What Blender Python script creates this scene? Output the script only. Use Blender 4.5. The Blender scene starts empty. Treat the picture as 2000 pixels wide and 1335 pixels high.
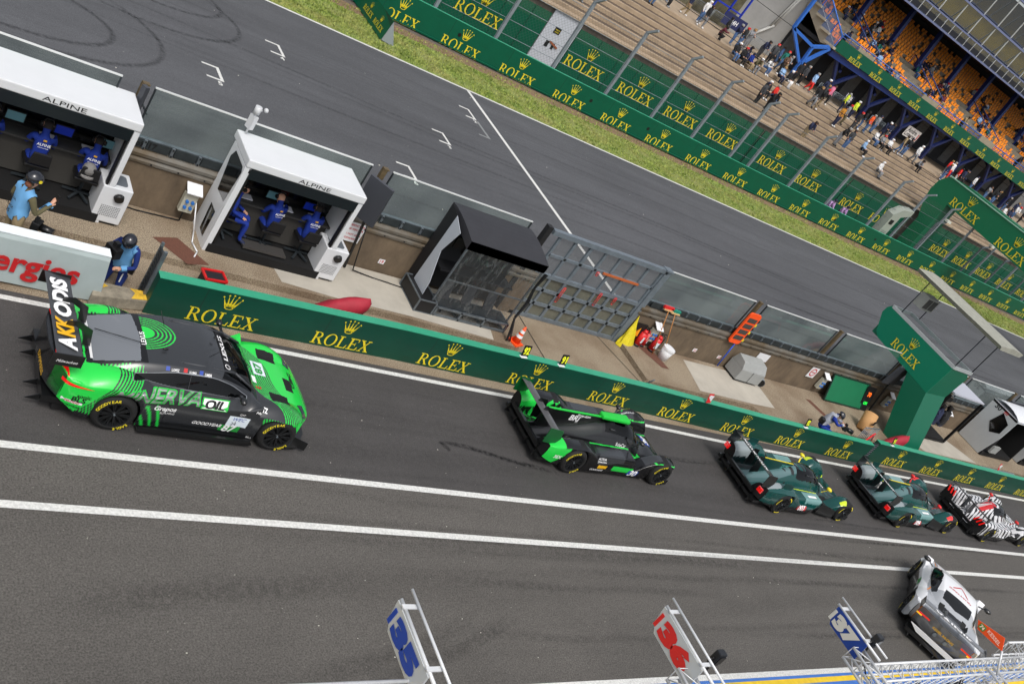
import bpy, bmesh, math, random
import numpy as np
from math import sin, cos, pi, radians, sqrt, atan2, hypot
from mathutils import Vector as V, Matrix as MX
from mathutils.bvhtree import BVHTree

random.seed(7); RNG = np.random.default_rng(7)
S = bpy.context.scene
COL = S.collection

# ------------------------------------------------------------------ camera
cam = bpy.data.objects.new('camera', bpy.data.cameras.new('camera')); COL.objects.link(cam)
cam.data.lens = 34.992; cam.data.sensor_width = 36; cam.data.clip_end = 2000; cam.data.clip_start = .1
R_ = [[0.7438968795354007, -0.389574383797656, 0.5430002137257129], [0.18216407471169024, -0.6635454015837547, -0.7256195628023593], [0.6429880889269467, 0.6387012600001115, -0.4226428965123426]]
cam.matrix_world = MX(((R_[0][0], -R_[1][0], -R_[2][0], 0), (R_[0][1], -R_[1][1], -R_[2][1], 0), (R_[0][2], -R_[1][2], -R_[2][2], 10.85), (0, 0, 0, 1)))
S.camera = cam
# ------------------------------------------------------------------ sky, sun, exposure
w = bpy.data.worlds.new('World'); S.world = w; w.use_nodes = True
nt = w.node_tree; bg = nt.nodes['Background']
sky = nt.nodes.new('ShaderNodeTexSky'); sky.sky_type = 'NISHITA'; sky.sun_disc = False
SUN_EL, SUN_AZ = radians(58), radians(200)
sky.sun_elevation = SUN_EL; sky.sun_rotation = SUN_AZ; sky.dust_density = 4; sky.air_density = 1.0; sky.ozone_density = .6
hs = nt.nodes.new('ShaderNodeHueSaturation'); hs.inputs['Saturation'].default_value = .35   # a clouded, nearly grey sky
nt.links.new(sky.outputs[0], hs.inputs['Color']); nt.links.new(hs.outputs[0], bg.inputs[0]); bg.inputs[1].default_value = .15
sd = bpy.data.lights.new('sun', 'SUN'); sd.energy = 1.4; sd.angle = radians(20); sd.color = (1, .97, .93)
so = bpy.data.objects.new('sun', sd); COL.objects.link(so)
_sv = V((sin(SUN_AZ) * cos(SUN_EL), cos(SUN_AZ) * cos(SUN_EL), sin(SUN_EL)))
so.rotation_euler = (-_sv).to_track_quat('-Z', 'Y').to_euler(); so.location = (0, 0, 60)
S.view_settings.view_transform = 'Standard'; S.view_settings.look = 'None'; S.view_settings.exposure = 0.18; S.view_settings.gamma = 1

# ------------------------------------------------------------------ helpers
def lin(c):
    return tuple(((x / 255) / 12.92 if x / 255 <= .04045 else ((x / 255 + .055) / 1.055) ** 2.4) for x in c)
_M = {}
def mat(name, rgb, rough=.6, metal=0., var=0., vs=3., bump=0., bs=40., coat=0., rgb2=None, stretch=None, attr=False, alpha=1., emit=None, spec=.5, trans=0.):
    if name in _M: return _M[name]
    m = bpy.data.materials.new(name); m.use_nodes = True; n = m.node_tree; N = n.nodes; L = n.links
    b = N['Principled BSDF']; c = lin(rgb) + (1,)
    b.inputs['Base Color'].default_value = c; b.inputs['Roughness'].default_value = rough; b.inputs['Metallic'].default_value = metal
    b.inputs['Coat Weight'].default_value = coat; b.inputs['Coat Roughness'].default_value = .08; b.inputs['Specular IOR Level'].default_value = spec
    b.inputs['Transmission Weight'].default_value = trans
    if alpha < 1: b.inputs['Alpha'].default_value = alpha
    if emit: b.inputs['Emission Color'].default_value = lin(rgb) + (1,); b.inputs['Emission Strength'].default_value = emit
    if var or bump:
        tc = N.new('ShaderNodeTexCoord'); mp = N.new('ShaderNodeMapping'); L.new(tc.outputs['Object'], mp.inputs[0])
        if stretch: mp.inputs['Scale'].default_value = stretch
    if attr:
        a = N.new('ShaderNodeAttribute'); a.attribute_name = 'Col'; L.new(a.outputs['Color'], b.inputs['Base Color'])
    elif var:
        no = N.new('ShaderNodeTexNoise'); no.inputs['Scale'].default_value = vs; no.inputs['Detail'].default_value = 8; no.inputs['Roughness'].default_value = .65
        L.new(mp.outputs[0], no.inputs[0])
        cr = N.new('ShaderNodeValToRGB'); c2 = (lin(rgb2) if rgb2 else tuple(x * (1 - var) for x in c[:3])) + (1,)
        c1 = c if rgb2 else tuple(min(1, x * (1 + var)) for x in c[:3]) + (1,)
        cr.color_ramp.elements[0].position = .34; cr.color_ramp.elements[1].position = .66
        cr.color_ramp.elements[0].color = c2; cr.color_ramp.elements[1].color = c1
        L.new(no.outputs[0], cr.inputs[0]); L.new(cr.outputs[0], b.inputs['Base Color'])
    if bump:
        no2 = N.new('ShaderNodeTexNoise'); no2.inputs['Scale'].default_value = bs; no2.inputs['Detail'].default_value = 4; L.new(mp.outputs[0], no2.inputs[0])
        bp = N.new('ShaderNodeBump'); bp.inputs['Strength'].default_value = bump; bp.inputs['Distance'].default_value = .02
        L.new(no2.outputs[0], bp.inputs['Height']); L.new(bp.outputs[0], b.inputs['Normal'])
    _M[name] = m; return m

def comps(F):
    "connected groups of faces, small crumbs dropped"
    F = [tuple(map(int, f)) for f in F]; par = {}
    def find(i):
        r = i
        while par.setdefault(r, r) != r: r = par[r]
        while par[i] != r: par[i], i = r, par[i]
        return r
    for f in F:
        r = find(f[0])
        for q in f[1:]: par[find(q)] = r
    G = {}
    for f in F: G.setdefault(find(f[0]), []).append(f)
    big = max(len(g) for g in G.values()); return [np.array(g) for g in G.values() if len(g) >= max(1, big * .02)]
class MB:
    def __init__(s): s.v = []; s.f = []; s.m = []; s.s = []
    def add(s, vs, fs, m=0, sm=False):
        o = len(s.v); s.v += [tuple(p) for p in vs]
        for f in fs: s.f.append(tuple(i + o for i in f)); s.m.append(m); s.s.append(sm)
        return s
    def box(s, c, d, m=0, rz=0., R=None):
        x, y, z = d[0] / 2, d[1] / 2, d[2] / 2
        P = [V((i * x, j * y, k * z)) for k in (-1, 1) for j in (-1, 1) for i in (-1, 1)]
        T = R if R is not None else MX.Rotation(rz, 3, 'Z')
        return s.add([T @ p + V(c) for p in P], [(0, 2, 3, 1), (4, 5, 7, 6), (0, 1, 5, 4), (2, 6, 7, 3), (0, 4, 6, 2), (1, 3, 7, 5)], m)
    def bar(s, a, b, w, h, m=0):                      # rectangular beam from a to b
        a, b = V(a), V(b); d = (b - a); l = d.length; d.normalize()
        up = V((0, 0, 1)) if abs(d.z) < .95 else V((0, 1, 0)); sx = d.cross(up).normalized(); uz = sx.cross(d)
        P = [p + sx * i * w / 2 + uz * j * h / 2 for p in (a, b) for i, j in ((-1, -1), (1, -1), (1, 1), (-1, 1))]
        return s.add(P, [(0, 1, 2, 3), (7, 6, 5, 4), (0, 4, 5, 1), (1, 5, 6, 2), (2, 6, 7, 3), (3, 7, 4, 0)], m)
    def cyl(s, a, b, r0, r1=None, n=12, m=0, cap=True, sm=True):
        r1 = r0 if r1 is None else r1; a, b = V(a), V(b); d = (b - a).normalized()
        up = V((0, 0, 1)) if abs(d.z) < .95 else V((1, 0, 0)); u = d.cross(up).normalized(); w_ = d.cross(u)
        P = [c + (u * cos(2 * pi * k / n) + w_ * sin(2 * pi * k / n)) * r for c, r in ((a, r0), (b, r1)) for k in range(n)]
        s.add(P, [(k, (k + 1) % n, n + (k + 1) % n, n + k) for k in range(n)], m, sm)
        if cap: o = len(s.v) - 2 * n; s.f += [tuple(o + k for k in range(n))[::-1], tuple(o + n + k for k in range(n))]; s.m += [m, m]; s.s += [False, False]
        return s
    def tube(s, pts, r, n=6, m=0):
        for a, b in zip(pts[:-1], pts[1:]): s.cyl(a, b, r, n=n, m=m, cap=True)
        return s
    def prism(s, poly, vec, m=0):
        n = len(poly); a = [V(p) for p in poly]; b = [p + V(vec) for p in a]
        return s.add(a + b, [tuple(range(n))[::-1], tuple(range(n, 2 * n))] + [(k, (k + 1) % n, n + (k + 1) % n, n + k) for k in range(n)], m)
    def loft(s, rings, m=0, cap=True, sm=True, closed=True):
        n = len(rings[0]); P = [p for r in rings for p in r]; F = []
        for i in range(len(rings) - 1):
            for k in range(n if closed else n - 1): F.append((i * n + k, i * n + (k + 1) % n, (i + 1) * n + (k + 1) % n, (i + 1) * n + k))
        s.add(P, F, m, sm)
        if cap: o = len(s.v) - len(P); s.f += [tuple(o + k for k in range(n))[::-1], tuple(o + len(P) - n + k for k in range(n))]; s.m += [m, m]; s.s += [False, False]
        return s
    def ball(s, c, r, m=0, n=10, k=6):
        r = (r, r, r) if not hasattr(r, '__len__') else r
        rings = [[(c[0] + r[0] * sin(pi * i / k) * cos(2 * pi * j / n), c[1] + r[1] * sin(pi * i / k) * sin(2 * pi * j / n), c[2] - r[2] * cos(pi * i / k)) for j in range(n)] for i in range(k + 1)]
        rings[0] = [(c[0] + r[0] * .02 * cos(2 * pi * j / n), c[1] + r[1] * .02 * sin(2 * pi * j / n), c[2] - r[2]) for j in range(n)]
        rings[-1] = [(p[0], p[1], c[2] + r[2]) for p in rings[0]]
        return s.loft(rings, m)
    def mesh(s, name, mats):
        me = bpy.data.meshes.new(name); me.from_pydata(s.v, [], s.f); 
        for q in (mats if isinstance(mats, (list, tuple)) else [mats]): me.materials.append(q)
        me.polygons.foreach_set('material_index', s.m); me.polygons.foreach_set('use_smooth', s.s); me.update(); return me
    def each(s, name, mats, parent=None, **k):
        "one object per separate piece"
        par = list(range(len(s.v)))
        def find(i):
            while par[i] != i: par[i] = par[par[i]]; i = par[i]
            return i
        for f in s.f:
            for q in f[1:]: par[find(q)] = find(f[0])
        G = {}
        for i, f in enumerate(s.f): G.setdefault(find(f[0]), []).append(i)
        for g in G.values():
            u = sorted({q for i in g for q in s.f[i]}); mp = {q: n for n, q in enumerate(u)}; b = MB(); b.v = [s.v[q] for q in u]; b.f = [tuple(mp[q] for q in s.f[i]) for i in g]; b.m = [s.m[i] for i in g]; b.s = [s.s[i] for i in g]; o = b.build(name, mats, parent, **k)
        return o
    def build(s, name, mats, parent=None, loc=(0, 0, 0), rz=0., bevel=0., rot=None):
        o = bpy.data.objects.new(name, s.mesh(name, mats)); COL.objects.link(o); o.location = loc; o.rotation_euler = rot or (0, 0, rz)
        if parent: o.parent = parent
        if bevel:
            b = o.modifiers.new('bevel', 'BEVEL'); b.width = bevel; b.segments = 2; b.limit_method = 'ANGLE'; b.angle_limit = radians(40)
        return o

def tag(o, label=None, cat=None, group=None, kind=None):
    if label: o['label'] = label
    if cat: o['category'] = cat
    if group: o['group'] = group
    if kind: o['kind'] = kind
    return o
def thing(name, label, cat, loc=(0, 0, 0), rz=0., group=None):
    o = bpy.data.objects.new(name, None); COL.objects.link(o); o.location = loc; o.rotation_euler = (0, 0, rz)
    o.empty_display_size = .2; return tag(o, label, cat, group)
def copy_tree(o, parent=None):
    c = o.copy(); COL.objects.link(c); c.parent = parent
    for ch in list(o.children): copy_tree(ch, c)
    return c
def struct(o): o['kind'] = 'structure'; return o

# flat lettering -----------------------------------------------------------
_T = {}
def text2d(s, bold=0., shear=0.):
    k = (s, bold, shear)
    if k in _T: return _T[k]
    cu = bpy.data.curves.new('t', 'FONT'); cu.body = s; cu.resolution_u = 3; cu.offset = bold; cu.shear = shear; cu.align_x = 'CENTER'; cu.align_y = 'CENTER'
    o = bpy.data.objects.new('t', cu); COL.objects.link(o); bpy.context.view_layer.update()
    me = o.evaluated_get(bpy.context.evaluated_depsgraph_get()).to_mesh()
    vs = np.array([v.co[:2] for v in me.vertices]); fs = [tuple(p.vertices) for p in me.polygons]
    o.to_mesh_clear(); bpy.data.objects.remove(o); bpy.data.curves.remove(cu)
    if len(vs): vs = vs - (vs.max(0) + vs.min(0)) / 2; vs = vs / .73         # capital height about 1
    _T[k] = (vs, fs); return _T[k]
def put2d(mb, g, o, xd, yd, size, m=0, w=None, h=None):
    vs, fs = g; o, xd, yd = V(o), V(xd).normalized(), V(yd).normalized()
    sx = sy = size
    if w: sx = w / (vs[:, 0].max() - vs[:, 0].min()); sy = sx
    if h: sy = h / (vs[:, 1].max() - vs[:, 1].min())
    mb.add([o + xd * (p[0] * sx) + yd * (p[1] * sy) for p in vs], fs, m)
def txt(mb, s, o, xd, yd, size=.1, m=0, w=None, h=None, bold=0.02, shear=0.): put2d(mb, text2d(s, bold, shear), o, xd, yd, size, m, w, h)

def serif_word():
    "the five serifed capitals and the five-pointed crown over them; capital height 1, centred"
    P = MB()
    def q(x0, y0, x1, y1): P.add([(x0, y0, 0), (x1, y0, 0), (x1, y1, 0), (x0, y1, 0)], [(0, 1, 2, 3)])
    def pl(*p): P.add([(a, b, 0) for a, b in p], [tuple(range(len(p)))])
    def ring(cx, cy, rx, ry, tx, ty, a0=0, a1=2 * pi, n=24):
        A = [a0 + (a1 - a0) * i / n for i in range(n + 1)]
        vs = [(cx + rx * cos(a), cy + ry * sin(a), 0) for a in A] + [(cx + (rx - tx) * cos(a), cy + (ry - ty) * sin(a), 0) for a in A]
        P.add(vs, [(i, i + 1, n + 2 + i, n + 1 + i) for i in range(n)])
    x = 0.                                                                       # R
    q(x + .12, .05, x + .27, .95); q(x, 0, x + .40, .06); q(x, .94, x + .30, 1)
    ring(x + .40, .735, .30, .265, .14, .06, -pi / 2, pi / 2, 10); q(x + .27, .94, x + .40, 1); q(x + .27, .47, x + .40, .53)
    pl((x + .36, .5), (x + .52, .5), (x + .86, .05), (x + .68, .05)); q(x + .64, 0, x + .93, .06)
    x = .98; ring(x + .44, .5, .46, .53, .15, .06)                               # O
    x = 1.98; q(x + .12, .05, x + .27, .95); q(x, .94, x + .40, 1); q(x, 0, x + .74, .07); pl((x + .66, .06), (x + .76, .06), (x + .80, .32), (x + .75, .32))  # L
    x = 2.84; q(x + .12, .05, x + .27, .95); q(x, .93, x + .72, 1); q(x, 0, x + .76, .07); q(x + .27, .47, x + .54, .54)   # E
    pl((x + .66, .94), (x + .74, .94), (x + .74, .72), (x + .70, .72)); pl((x + .68, .06), (x + .78, .06), (x + .82, .30), (x + .77, .30)); q(x + .51, .38, x + .56, .64)
    x = 3.70; pl((x + .08, .94), (x + .27, .94), (x + .84, .06), (x + .65, .06)); pl((x + .66, .94), (x + .74, .94), (x + .22, .06), (x + .14, .06))   # X
    q(x, .94, x + .36, 1); q(x + .56, .94, x + .88, 1); q(x, 0, x + .34, .06); q(x + .54, 0, x + .92, .06)
    cx, cy = 2.31, 1.42                                                          # crown
    ring(cx, cy, .30, .14, .07, .05, 0, 2 * pi, 20)
    for i in range(5):
        t = (i - 2) / 2.; bx = cx + t * .25; by = cy + .05 + .06 * (1 - abs(t)); tx = cx + t * .62; ty = cy + .98 - .22 * t * t
        pl((bx - .075, by), (bx + .075, by), (tx, ty)); a = [2 * pi * k / 8 for k in range(8)]
        P.add([(tx + .062 * cos(k), ty + .062 * sin(k), 0) for k in a], [tuple(range(8))])
    for i in range(4):
        t = (i - 1.5) / 2; bx = cx + t * .3; pl((bx - .09, cy + .08), (bx + .09, cy + .08), (bx + t * .10, cy + .36))
    vs = np.array([p[:2] for p in P.v]); vs[:, 0] -= 2.31; vs[:, 1] -= 1.2
    return vs, P.f
WORD = serif_word()
def word(mb, o, xd, yd, capw, m=0, sy=1.):
    "capw = width of the word in metres"
    s_ = capw / 4.6; vs = WORD[0] * np.array([1, sy]); put2d(mb, (vs, WORD[1]), o, xd, yd, s_, m)

def seams(m, per, off=0., scuff=.35):
    "board joints and rubber scuffs on a painted barrier"
    n = m.node_tree; N = n.nodes; L = n.links; b = N['Principled BSDF']; src = b.inputs['Base Color'].links[0].from_socket; tc = N.new('ShaderNodeTexCoord'); sp = N.new('ShaderNodeSeparateXYZ'); L.new(tc.outputs['Object'], sp.inputs[0])
    def mn(op, a, c=None):
        q = N.new('ShaderNodeMath'); q.operation = op
        for i, v in enumerate((a, c)):
            if isinstance(v, (int, float)): q.inputs[i].default_value = v
            elif v is not None: L.new(v, q.inputs[i])
        return q.outputs[0]
    j = mn('LESS_THAN', mn('FRACT', mn('DIVIDE', mn('ADD', sp.outputs['X'], 100. + off), per)), .022 / per)
    mp = N.new('ShaderNodeMapping'); mp.inputs['Scale'].default_value = (.9, 1, 7); L.new(tc.outputs['Object'], mp.inputs[0]); no = N.new('ShaderNodeTexNoise'); no.inputs['Scale'].default_value = 1.6; no.inputs['Detail'].default_value = 7; no.inputs['Roughness'].default_value = .7; L.new(mp.outputs[0], no.inputs[0])
    r = N.new('ShaderNodeMapRange'); r.inputs[1].default_value = .54; r.inputs[2].default_value = .72; r.inputs[4].default_value = scuff; L.new(no.outputs[0], r.inputs[0])
    f = mn('MAXIMUM', mn('MULTIPLY', j, .6), r.outputs[0]); mx = N.new('ShaderNodeMix'); mx.data_type = 'RGBA'; L.new(f, mx.inputs[0]); L.new(src, mx.inputs[6]); mx.inputs[7].default_value = (.012, .018, .016, 1); L.new(mx.outputs[2], b.inputs['Base Color'])
# common materials ----------------------------------------------------------
GREEN = mat('green_board', (0, 84, 60), .38, var=.06, vs=2, spec=.4)
seams(GREEN, 3.375, 1.2, .25)
GREENTOP = mat('green_top', (52, 152, 118), .4, var=.05, vs=4)
GREENL = mat('green_panel', (0, 118, 88), .35, var=.03, vs=1)
YEL = mat('gold_lettering', (228, 208, 40), .5)
BLACK = mat('black_plastic', (18, 18, 19), .45)
RUB = mat('rubber', (20, 20, 20), .8, bump=.2, bs=60)
WHITE = mat('white_paint', (225, 226, 228), .4, var=.02, vs=3)
WHITEM = mat('road_paint', (206, 206, 202), .7, var=.2, vs=22, bump=.3, bs=90)
STEEL = mat('galvanised', (118, 126, 132), .45, .6, var=.22, vs=6)
DSTEEL = mat('dark_steel', (52, 58, 62), .5, .5, var=.3, vs=5)
GREYP = mat('grey_plastic', (150, 152, 150), .5, var=.05, vs=5)
CONC = mat('wall_concrete', (118, 102, 82), .9, var=.3, vs=1.3, bump=.35, bs=9, stretch=(1, 1, .6), rgb2=(82, 70, 56))
RED = mat('red_plastic', (205, 32, 34), .45)
LTXT = mat('white_lettering', (235, 235, 235), .5)
BTXT = mat('black_lettering', (16, 16, 18), .5)
RTXT = mat('red_lettering', (190, 30, 34), .5)
BLUE = mat('blue_steel', (20, 46, 112), .45, var=.08, vs=2)
ORANGE = mat('orange_plastic', (245, 84, 24), .5)
# ================================================================== the setting: ground, road, grass
def asphalt(name, base, grain, sc, streak, patch):
    m = bpy.data.materials.new(name); m.use_nodes = True; n = m.node_tree; N = n.nodes; L = n.links; b = N['Principled BSDF']
    tc = N.new('ShaderNodeTexCoord')
    def noise(scale, det, st=(1, 1, 1), ro=.6):
        mp = N.new('ShaderNodeMapping'); mp.inputs['Scale'].default_value = st; L.new(tc.outputs['Object'], mp.inputs[0])
        t = N.new('ShaderNodeTexNoise'); t.inputs['Scale'].default_value = scale; t.inputs['Detail'].default_value = det; t.inputs['Roughness'].default_value = ro
        L.new(mp.outputs[0], t.inputs[0]); return t.outputs[0]
    def ramp(src, p0, v0, p1, v1):
        r = N.new('ShaderNodeMapRange'); r.inputs[1].default_value = p0; r.inputs[2].default_value = p1; r.inputs[3].default_value = v0; r.inputs[4].default_value = v1; L.new(src, r.inputs[0]); return r.outputs[0]
    def mul(a, c):
        q = N.new('ShaderNodeMath'); q.operation = 'MULTIPLY'; L.new(a, q.inputs[0]); L.new(c, q.inputs[1]); return q.outputs[0]
    g = noise(sc, 3, ro=.8)
    v = mul(ramp(g, .36, 1 - grain, .66, 1 + grain * 1.15), ramp(noise(.35, 4, (.25, 1.6, 1)), .35, 1 - streak, .65, 1 + streak))
    v = mul(v, ramp(noise(.9, 5), .3, 1 - patch, .7, 1 + patch)); v = mul(v, ramp(noise(1.1, 3, (.06, 3.2, 1)), .56, 1, .70, 1 - streak * 1.3))
    v = mul(v, ramp(noise(sc * .23, 2), .3, .93, .7, 1.07))
    sp = ramp(noise(sc * .45, 1), .765, 0, .80, .35)
    rgb = N.new('ShaderNodeVectorMath'); rgb.operation = 'SCALE'; rgb.inputs[0].default_value = lin(base); L.new(v, rgb.inputs['Scale'])
    mx = N.new('ShaderNodeMix'); mx.data_type = 'RGBA'; L.new(sp, mx.inputs[0]); L.new(rgb.outputs[0], mx.inputs[6]); mx.inputs[7].default_value = (.55, .52, .46, 1)
    L.new(mx.outputs[2], b.inputs['Base Color']); b.inputs['Roughness'].default_value = .82; b.inputs['Specular IOR Level'].default_value = .35
    bp = N.new('ShaderNodeBump'); bp.inputs['Strength'].default_value = .5; bp.inputs['Distance'].default_value = .01; L.new(g, bp.inputs['Height']); L.new(bp.outputs[0], b.inputs['Normal'])
    return m
PITM = asphalt('pit_asphalt', (86, 83, 79), .42, 34, .08, .06)
TRKM = asphalt('track_asphalt', (80, 81, 84), .26, 30, .13, .05)
PAVE = mat('washed_concrete', (150, 134, 112), .9, var=.0, vs=60)
def two_noise(m, c1, c2, s1, c3, s2, bumps, lo=.4, hi=.6, w=.6):
    n = m.node_tree; N = n.nodes; L = n.links; b = N['Principled BSDF']; tc = N.new('ShaderNodeTexCoord')
    a = N.new('ShaderNodeTexNoise'); a.inputs['Scale'].default_value = s1; a.inputs['Detail'].default_value = 3; a.inputs['Roughness'].default_value = .75; L.new(tc.outputs['Object'], a.inputs[0])
    r = N.new('ShaderNodeValToRGB'); r.color_ramp.elements[0].position = lo; r.color_ramp.elements[1].position = hi
    r.color_ramp.elements[0].color = lin(c1) + (1,); r.color_ramp.elements[1].color = lin(c2) + (1,); L.new(a.outputs[0], r.inputs[0])
    d = N.new('ShaderNodeTexNoise'); d.inputs['Scale'].default_value = s2; d.inputs['Detail'].default_value = 6; L.new(tc.outputs['Object'], d.inputs[0])
    mr = N.new('ShaderNodeMapRange'); mr.inputs[1].default_value = .4; mr.inputs[2].default_value = .68; mr.inputs[4].default_value = w; L.new(d.outputs[0], mr.inputs[0])
    mx = N.new('ShaderNodeMix'); mx.data_type = 'RGBA'; L.new(mr.outputs[0], mx.inputs[0]); L.new(r.outputs[0], mx.inputs[6]); mx.inputs[7].default_value = lin(c3) + (1,)
    L.new(mx.outputs[2], b.inputs['Base Color'])
    bp = N.new('ShaderNodeBump'); bp.inputs['Strength'].default_value = bumps; bp.inputs['Distance'].default_value = .015; L.new(a.outputs[0], bp.inputs['Height']); L.new(bp.outputs[0], b.inputs['Normal'])
    return m
two_noise(PAVE, (106, 92, 76), (170, 156, 133), 46, (104, 84, 64), .7, .5, w=.72)
GRS = two_noise(mat('grass_ground', (120, 125, 60), .95), (84, 102, 44), (136, 152, 72), 9, (138, 130, 86), .7, .8)
DIRT = two_noise(mat('dirt', (120, 95, 75), .95), (92, 70, 54), (150, 124, 98), 14, (110, 100, 70), 1.2, .8)
SMOOTH = mat('smooth_concrete', (172, 166, 154), .85, var=.1, vs=1.4, bump=.1, bs=30)

def poly_sheet(name, pts, z, m, parent=None):
    b = MB(); b.add([(p[0], p[1], z) for p in pts], [tuple(range(len(pts)))]); return b.build(name, m, parent)
def rect(name, x0, y0, x1, y1, z, m): return poly_sheet(name, [(x0, y0), (x1, y0), (x1, y1), (x0, y1)], z, m)
struct(rect('ground', -150, -150, 700, 500, -.03, PITM))
struct(rect('pit_lane', -40, 6.62, 330, 10.73, 0, PITM)); struct(rect('fast_lane', -40, 10.73, 330, 14.3, 0, asphalt('fast_asphalt', (70, 68, 67), .24, 40, .09, .07)))
struct(rect('paving', -40, 14.3, 330, 18.05, 0, PAVE))
struct(rect('track', -40, 18.05, 330, 33.95, 0, TRKM))
struct(rect('grass_verge', -40, 33.95, 330, 37.1, .004, GRS))
struct(rect('dirt_strip', -40, 37.1, 330, 38.0, 0, DIRT))
struct(rect('service_path', -40, 38.0, 330, 43.6, 0, two_noise(mat('path_grey', (90, 84, 80), .9), (74, 68, 64), (112, 104, 98), 8, (90, 74, 60), 1, .3)))
def line(name, pts, wd, m=WHITEM, z=.008):
    b = MB()
    for (x0, y0), (x1, y1) in zip(pts[:-1], pts[1:]):
        d = V((x1 - x0, y1 - y0, 0)).normalized(); nrm = V((-d.y, d.x, 0)) * wd / 2
        b.add([V((x0, y0, z)) - nrm, V((x1, y1, z)) - nrm, V((x1, y1, z)) + nrm, V((x0, y0, z)) + nrm], [(0, 1, 2, 3)])
    return struct(b.build(name, m))
line('lane_line', [(-40, 10.78), (330, 10.78)], .135); line('lane_line', [(-40, 9.68), (330, 9.68)], .135)
line('lane_line', [(-40, 14.1), (16, 14.1)], .12)
line('lane_line', [(16, 14.1), (24, 13.95), (330, 13.8)], .12)
line('track_edge_line', [(-40, 33.9), (330, 33.9)], .13, z=.01)
line('start_line', [(23.2, 18.3), (23.2, 33.83)], .17)
# grid boxes: long cross stroke with two short arms pointing back, and the number
def grid_box(x, y, num):
    b = MB(); z = .008; L_ = .84
    def q(x0, y0, x1, y1): b.add([(x0, y0, z), (x1, y0, z), (x1, y1, z), (x0, y1, z)], [(0, 1, 2, 3)])
    q(x - .10, y - L_, x, y); q(x - .52, y - .09, x - .10, y); q(x - .52, y - L_, x - .10, y - L_ + .09)
    txt(b, num, (x - .16, y - L_ - .17, z), (1, 0, 0), (0, 1, 0), .22, 0, bold=.03)
    struct(b.build('grid_box', m_ := WHITEM))
grid_box(10.57, 26.50, '5'); grid_box(13.48, 30.14, '4'); grid_box(19.48, 28.33, '3'); grid_box(16.52, 24.62, '6'); grid_box(22.25, 31.74, '2')
OLDP = mat('worn_paint', (128, 130, 130), .8, var=.2, vs=20)
b_ = MB(); b_.add([(22.2, 29.56, .006), (22.32, 29.56, .006), (22.32, 30.85, .006), (22.2, 30.85, .006)], [(0, 1, 2, 3)]); b_.add([(21.75, 29.56, .006), (22.2, 29.56, .006), (22.2, 29.66, .006), (21.75, 29.66, .006)], [(0, 1, 2, 3)]); struct(b_.build('worn_grid_box', OLDP))
# rubber marks left on the track and in the lane
MK = bpy.data.materials.new('rubber_mark'); MK.use_nodes = True; n_ = MK.node_tree; bs_ = n_.nodes['Principled BSDF']; bs_.inputs['Base Color'].default_value = lin((12, 12, 13)) + (1,); bs_.inputs['Roughness'].default_value = .85
at_ = n_.nodes.new('ShaderNodeAttribute'); at_.attribute_name = 'Al'; tn_ = n_.nodes.new('ShaderNodeTexNoise'); tn_.inputs['Scale'].default_value = 9; tn_.inputs['Detail'].default_value = 6; tc_ = n_.nodes.new('ShaderNodeTexCoord'); n_.links.new(tc_.outputs['Object'], tn_.inputs[0])
mr_ = n_.nodes.new('ShaderNodeMapRange'); mr_.inputs[1].default_value = .3; mr_.inputs[2].default_value = .62; n_.links.new(tn_.outputs[0], mr_.inputs[0]); mm_ = n_.nodes.new('ShaderNodeMath'); mm_.operation = 'MULTIPLY'; n_.links.new(at_.outputs['Fac'], mm_.inputs[0]); n_.links.new(mr_.outputs[0], mm_.inputs[1]); n_.links.new(mm_.outputs[0], bs_.inputs['Alpha'])
MZ = [.0030]
def mark(pts, wd, alpha):
    "a tyre mark: strongest along its middle, fading to its edges and ends"
    MZ[0] += .0001 if False else .00012; z = MZ[0]; P = [V((p[0], p[1], z)) for p in pts]; n = len(P); vs, al = [], []
    for i, p in enumerate(P):
        d = (P[min(i + 1, n - 1)] - P[max(i - 1, 0)]).normalized(); nn = V((-d.y, d.x, 0)) * wd / 2; e = min(1, 5 * min(i, n - 1 - i) / n)
        for q, a in ((-1, 0), (-.4, .8), (0, 1), (.4, .8), (1, 0)): vs.append(p + nn * q); al.append(alpha * a * e)
    me = bpy.data.meshes.new('tyre_mark'); me.from_pydata([tuple(v) for v in vs], [], [(5 * i + k, 5 * i + 5 + k, 5 * i + 6 + k, 5 * i + k + 1) for i in range(n - 1) for k in range(4)]); me.materials.append(MK)
    me.attributes.new('Al', 'FLOAT', 'POINT').data.foreach_set('value', al); o = bpy.data.objects.new('tyre_mark', me); COL.objects.link(o); return struct(o)
def arc(cx, cy, rx, ry, a0, a1, n=40): return [(cx + rx * cos(a0 + (a1 - a0) * i / n), cy + ry * sin(a0 + (a1 - a0) * i / n)) for i in range(n + 1)]
for k, (cx, cy, rx, ry, a0, a1) in enumerate([(4.5, 26.0, 3.0, 1.7, -2.6, 1.6), (5.0, 26.4, 3.9, 2.6, -2.2, 1.2), (9.0, 31.0, 2.6, 1.5, -2.4, 1.5), (8.6, 30.0, 3.4, 2.2, -2.5, 1.0), (3.0, 27.0, 3.2, 2.9, 2.0, 4.6), (3.4, 28.0, 4.0, 3.8, 2.4, 4.8)]):
    mark(arc(cx, cy, rx, ry, a0, a1), .22, .38)
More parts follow.
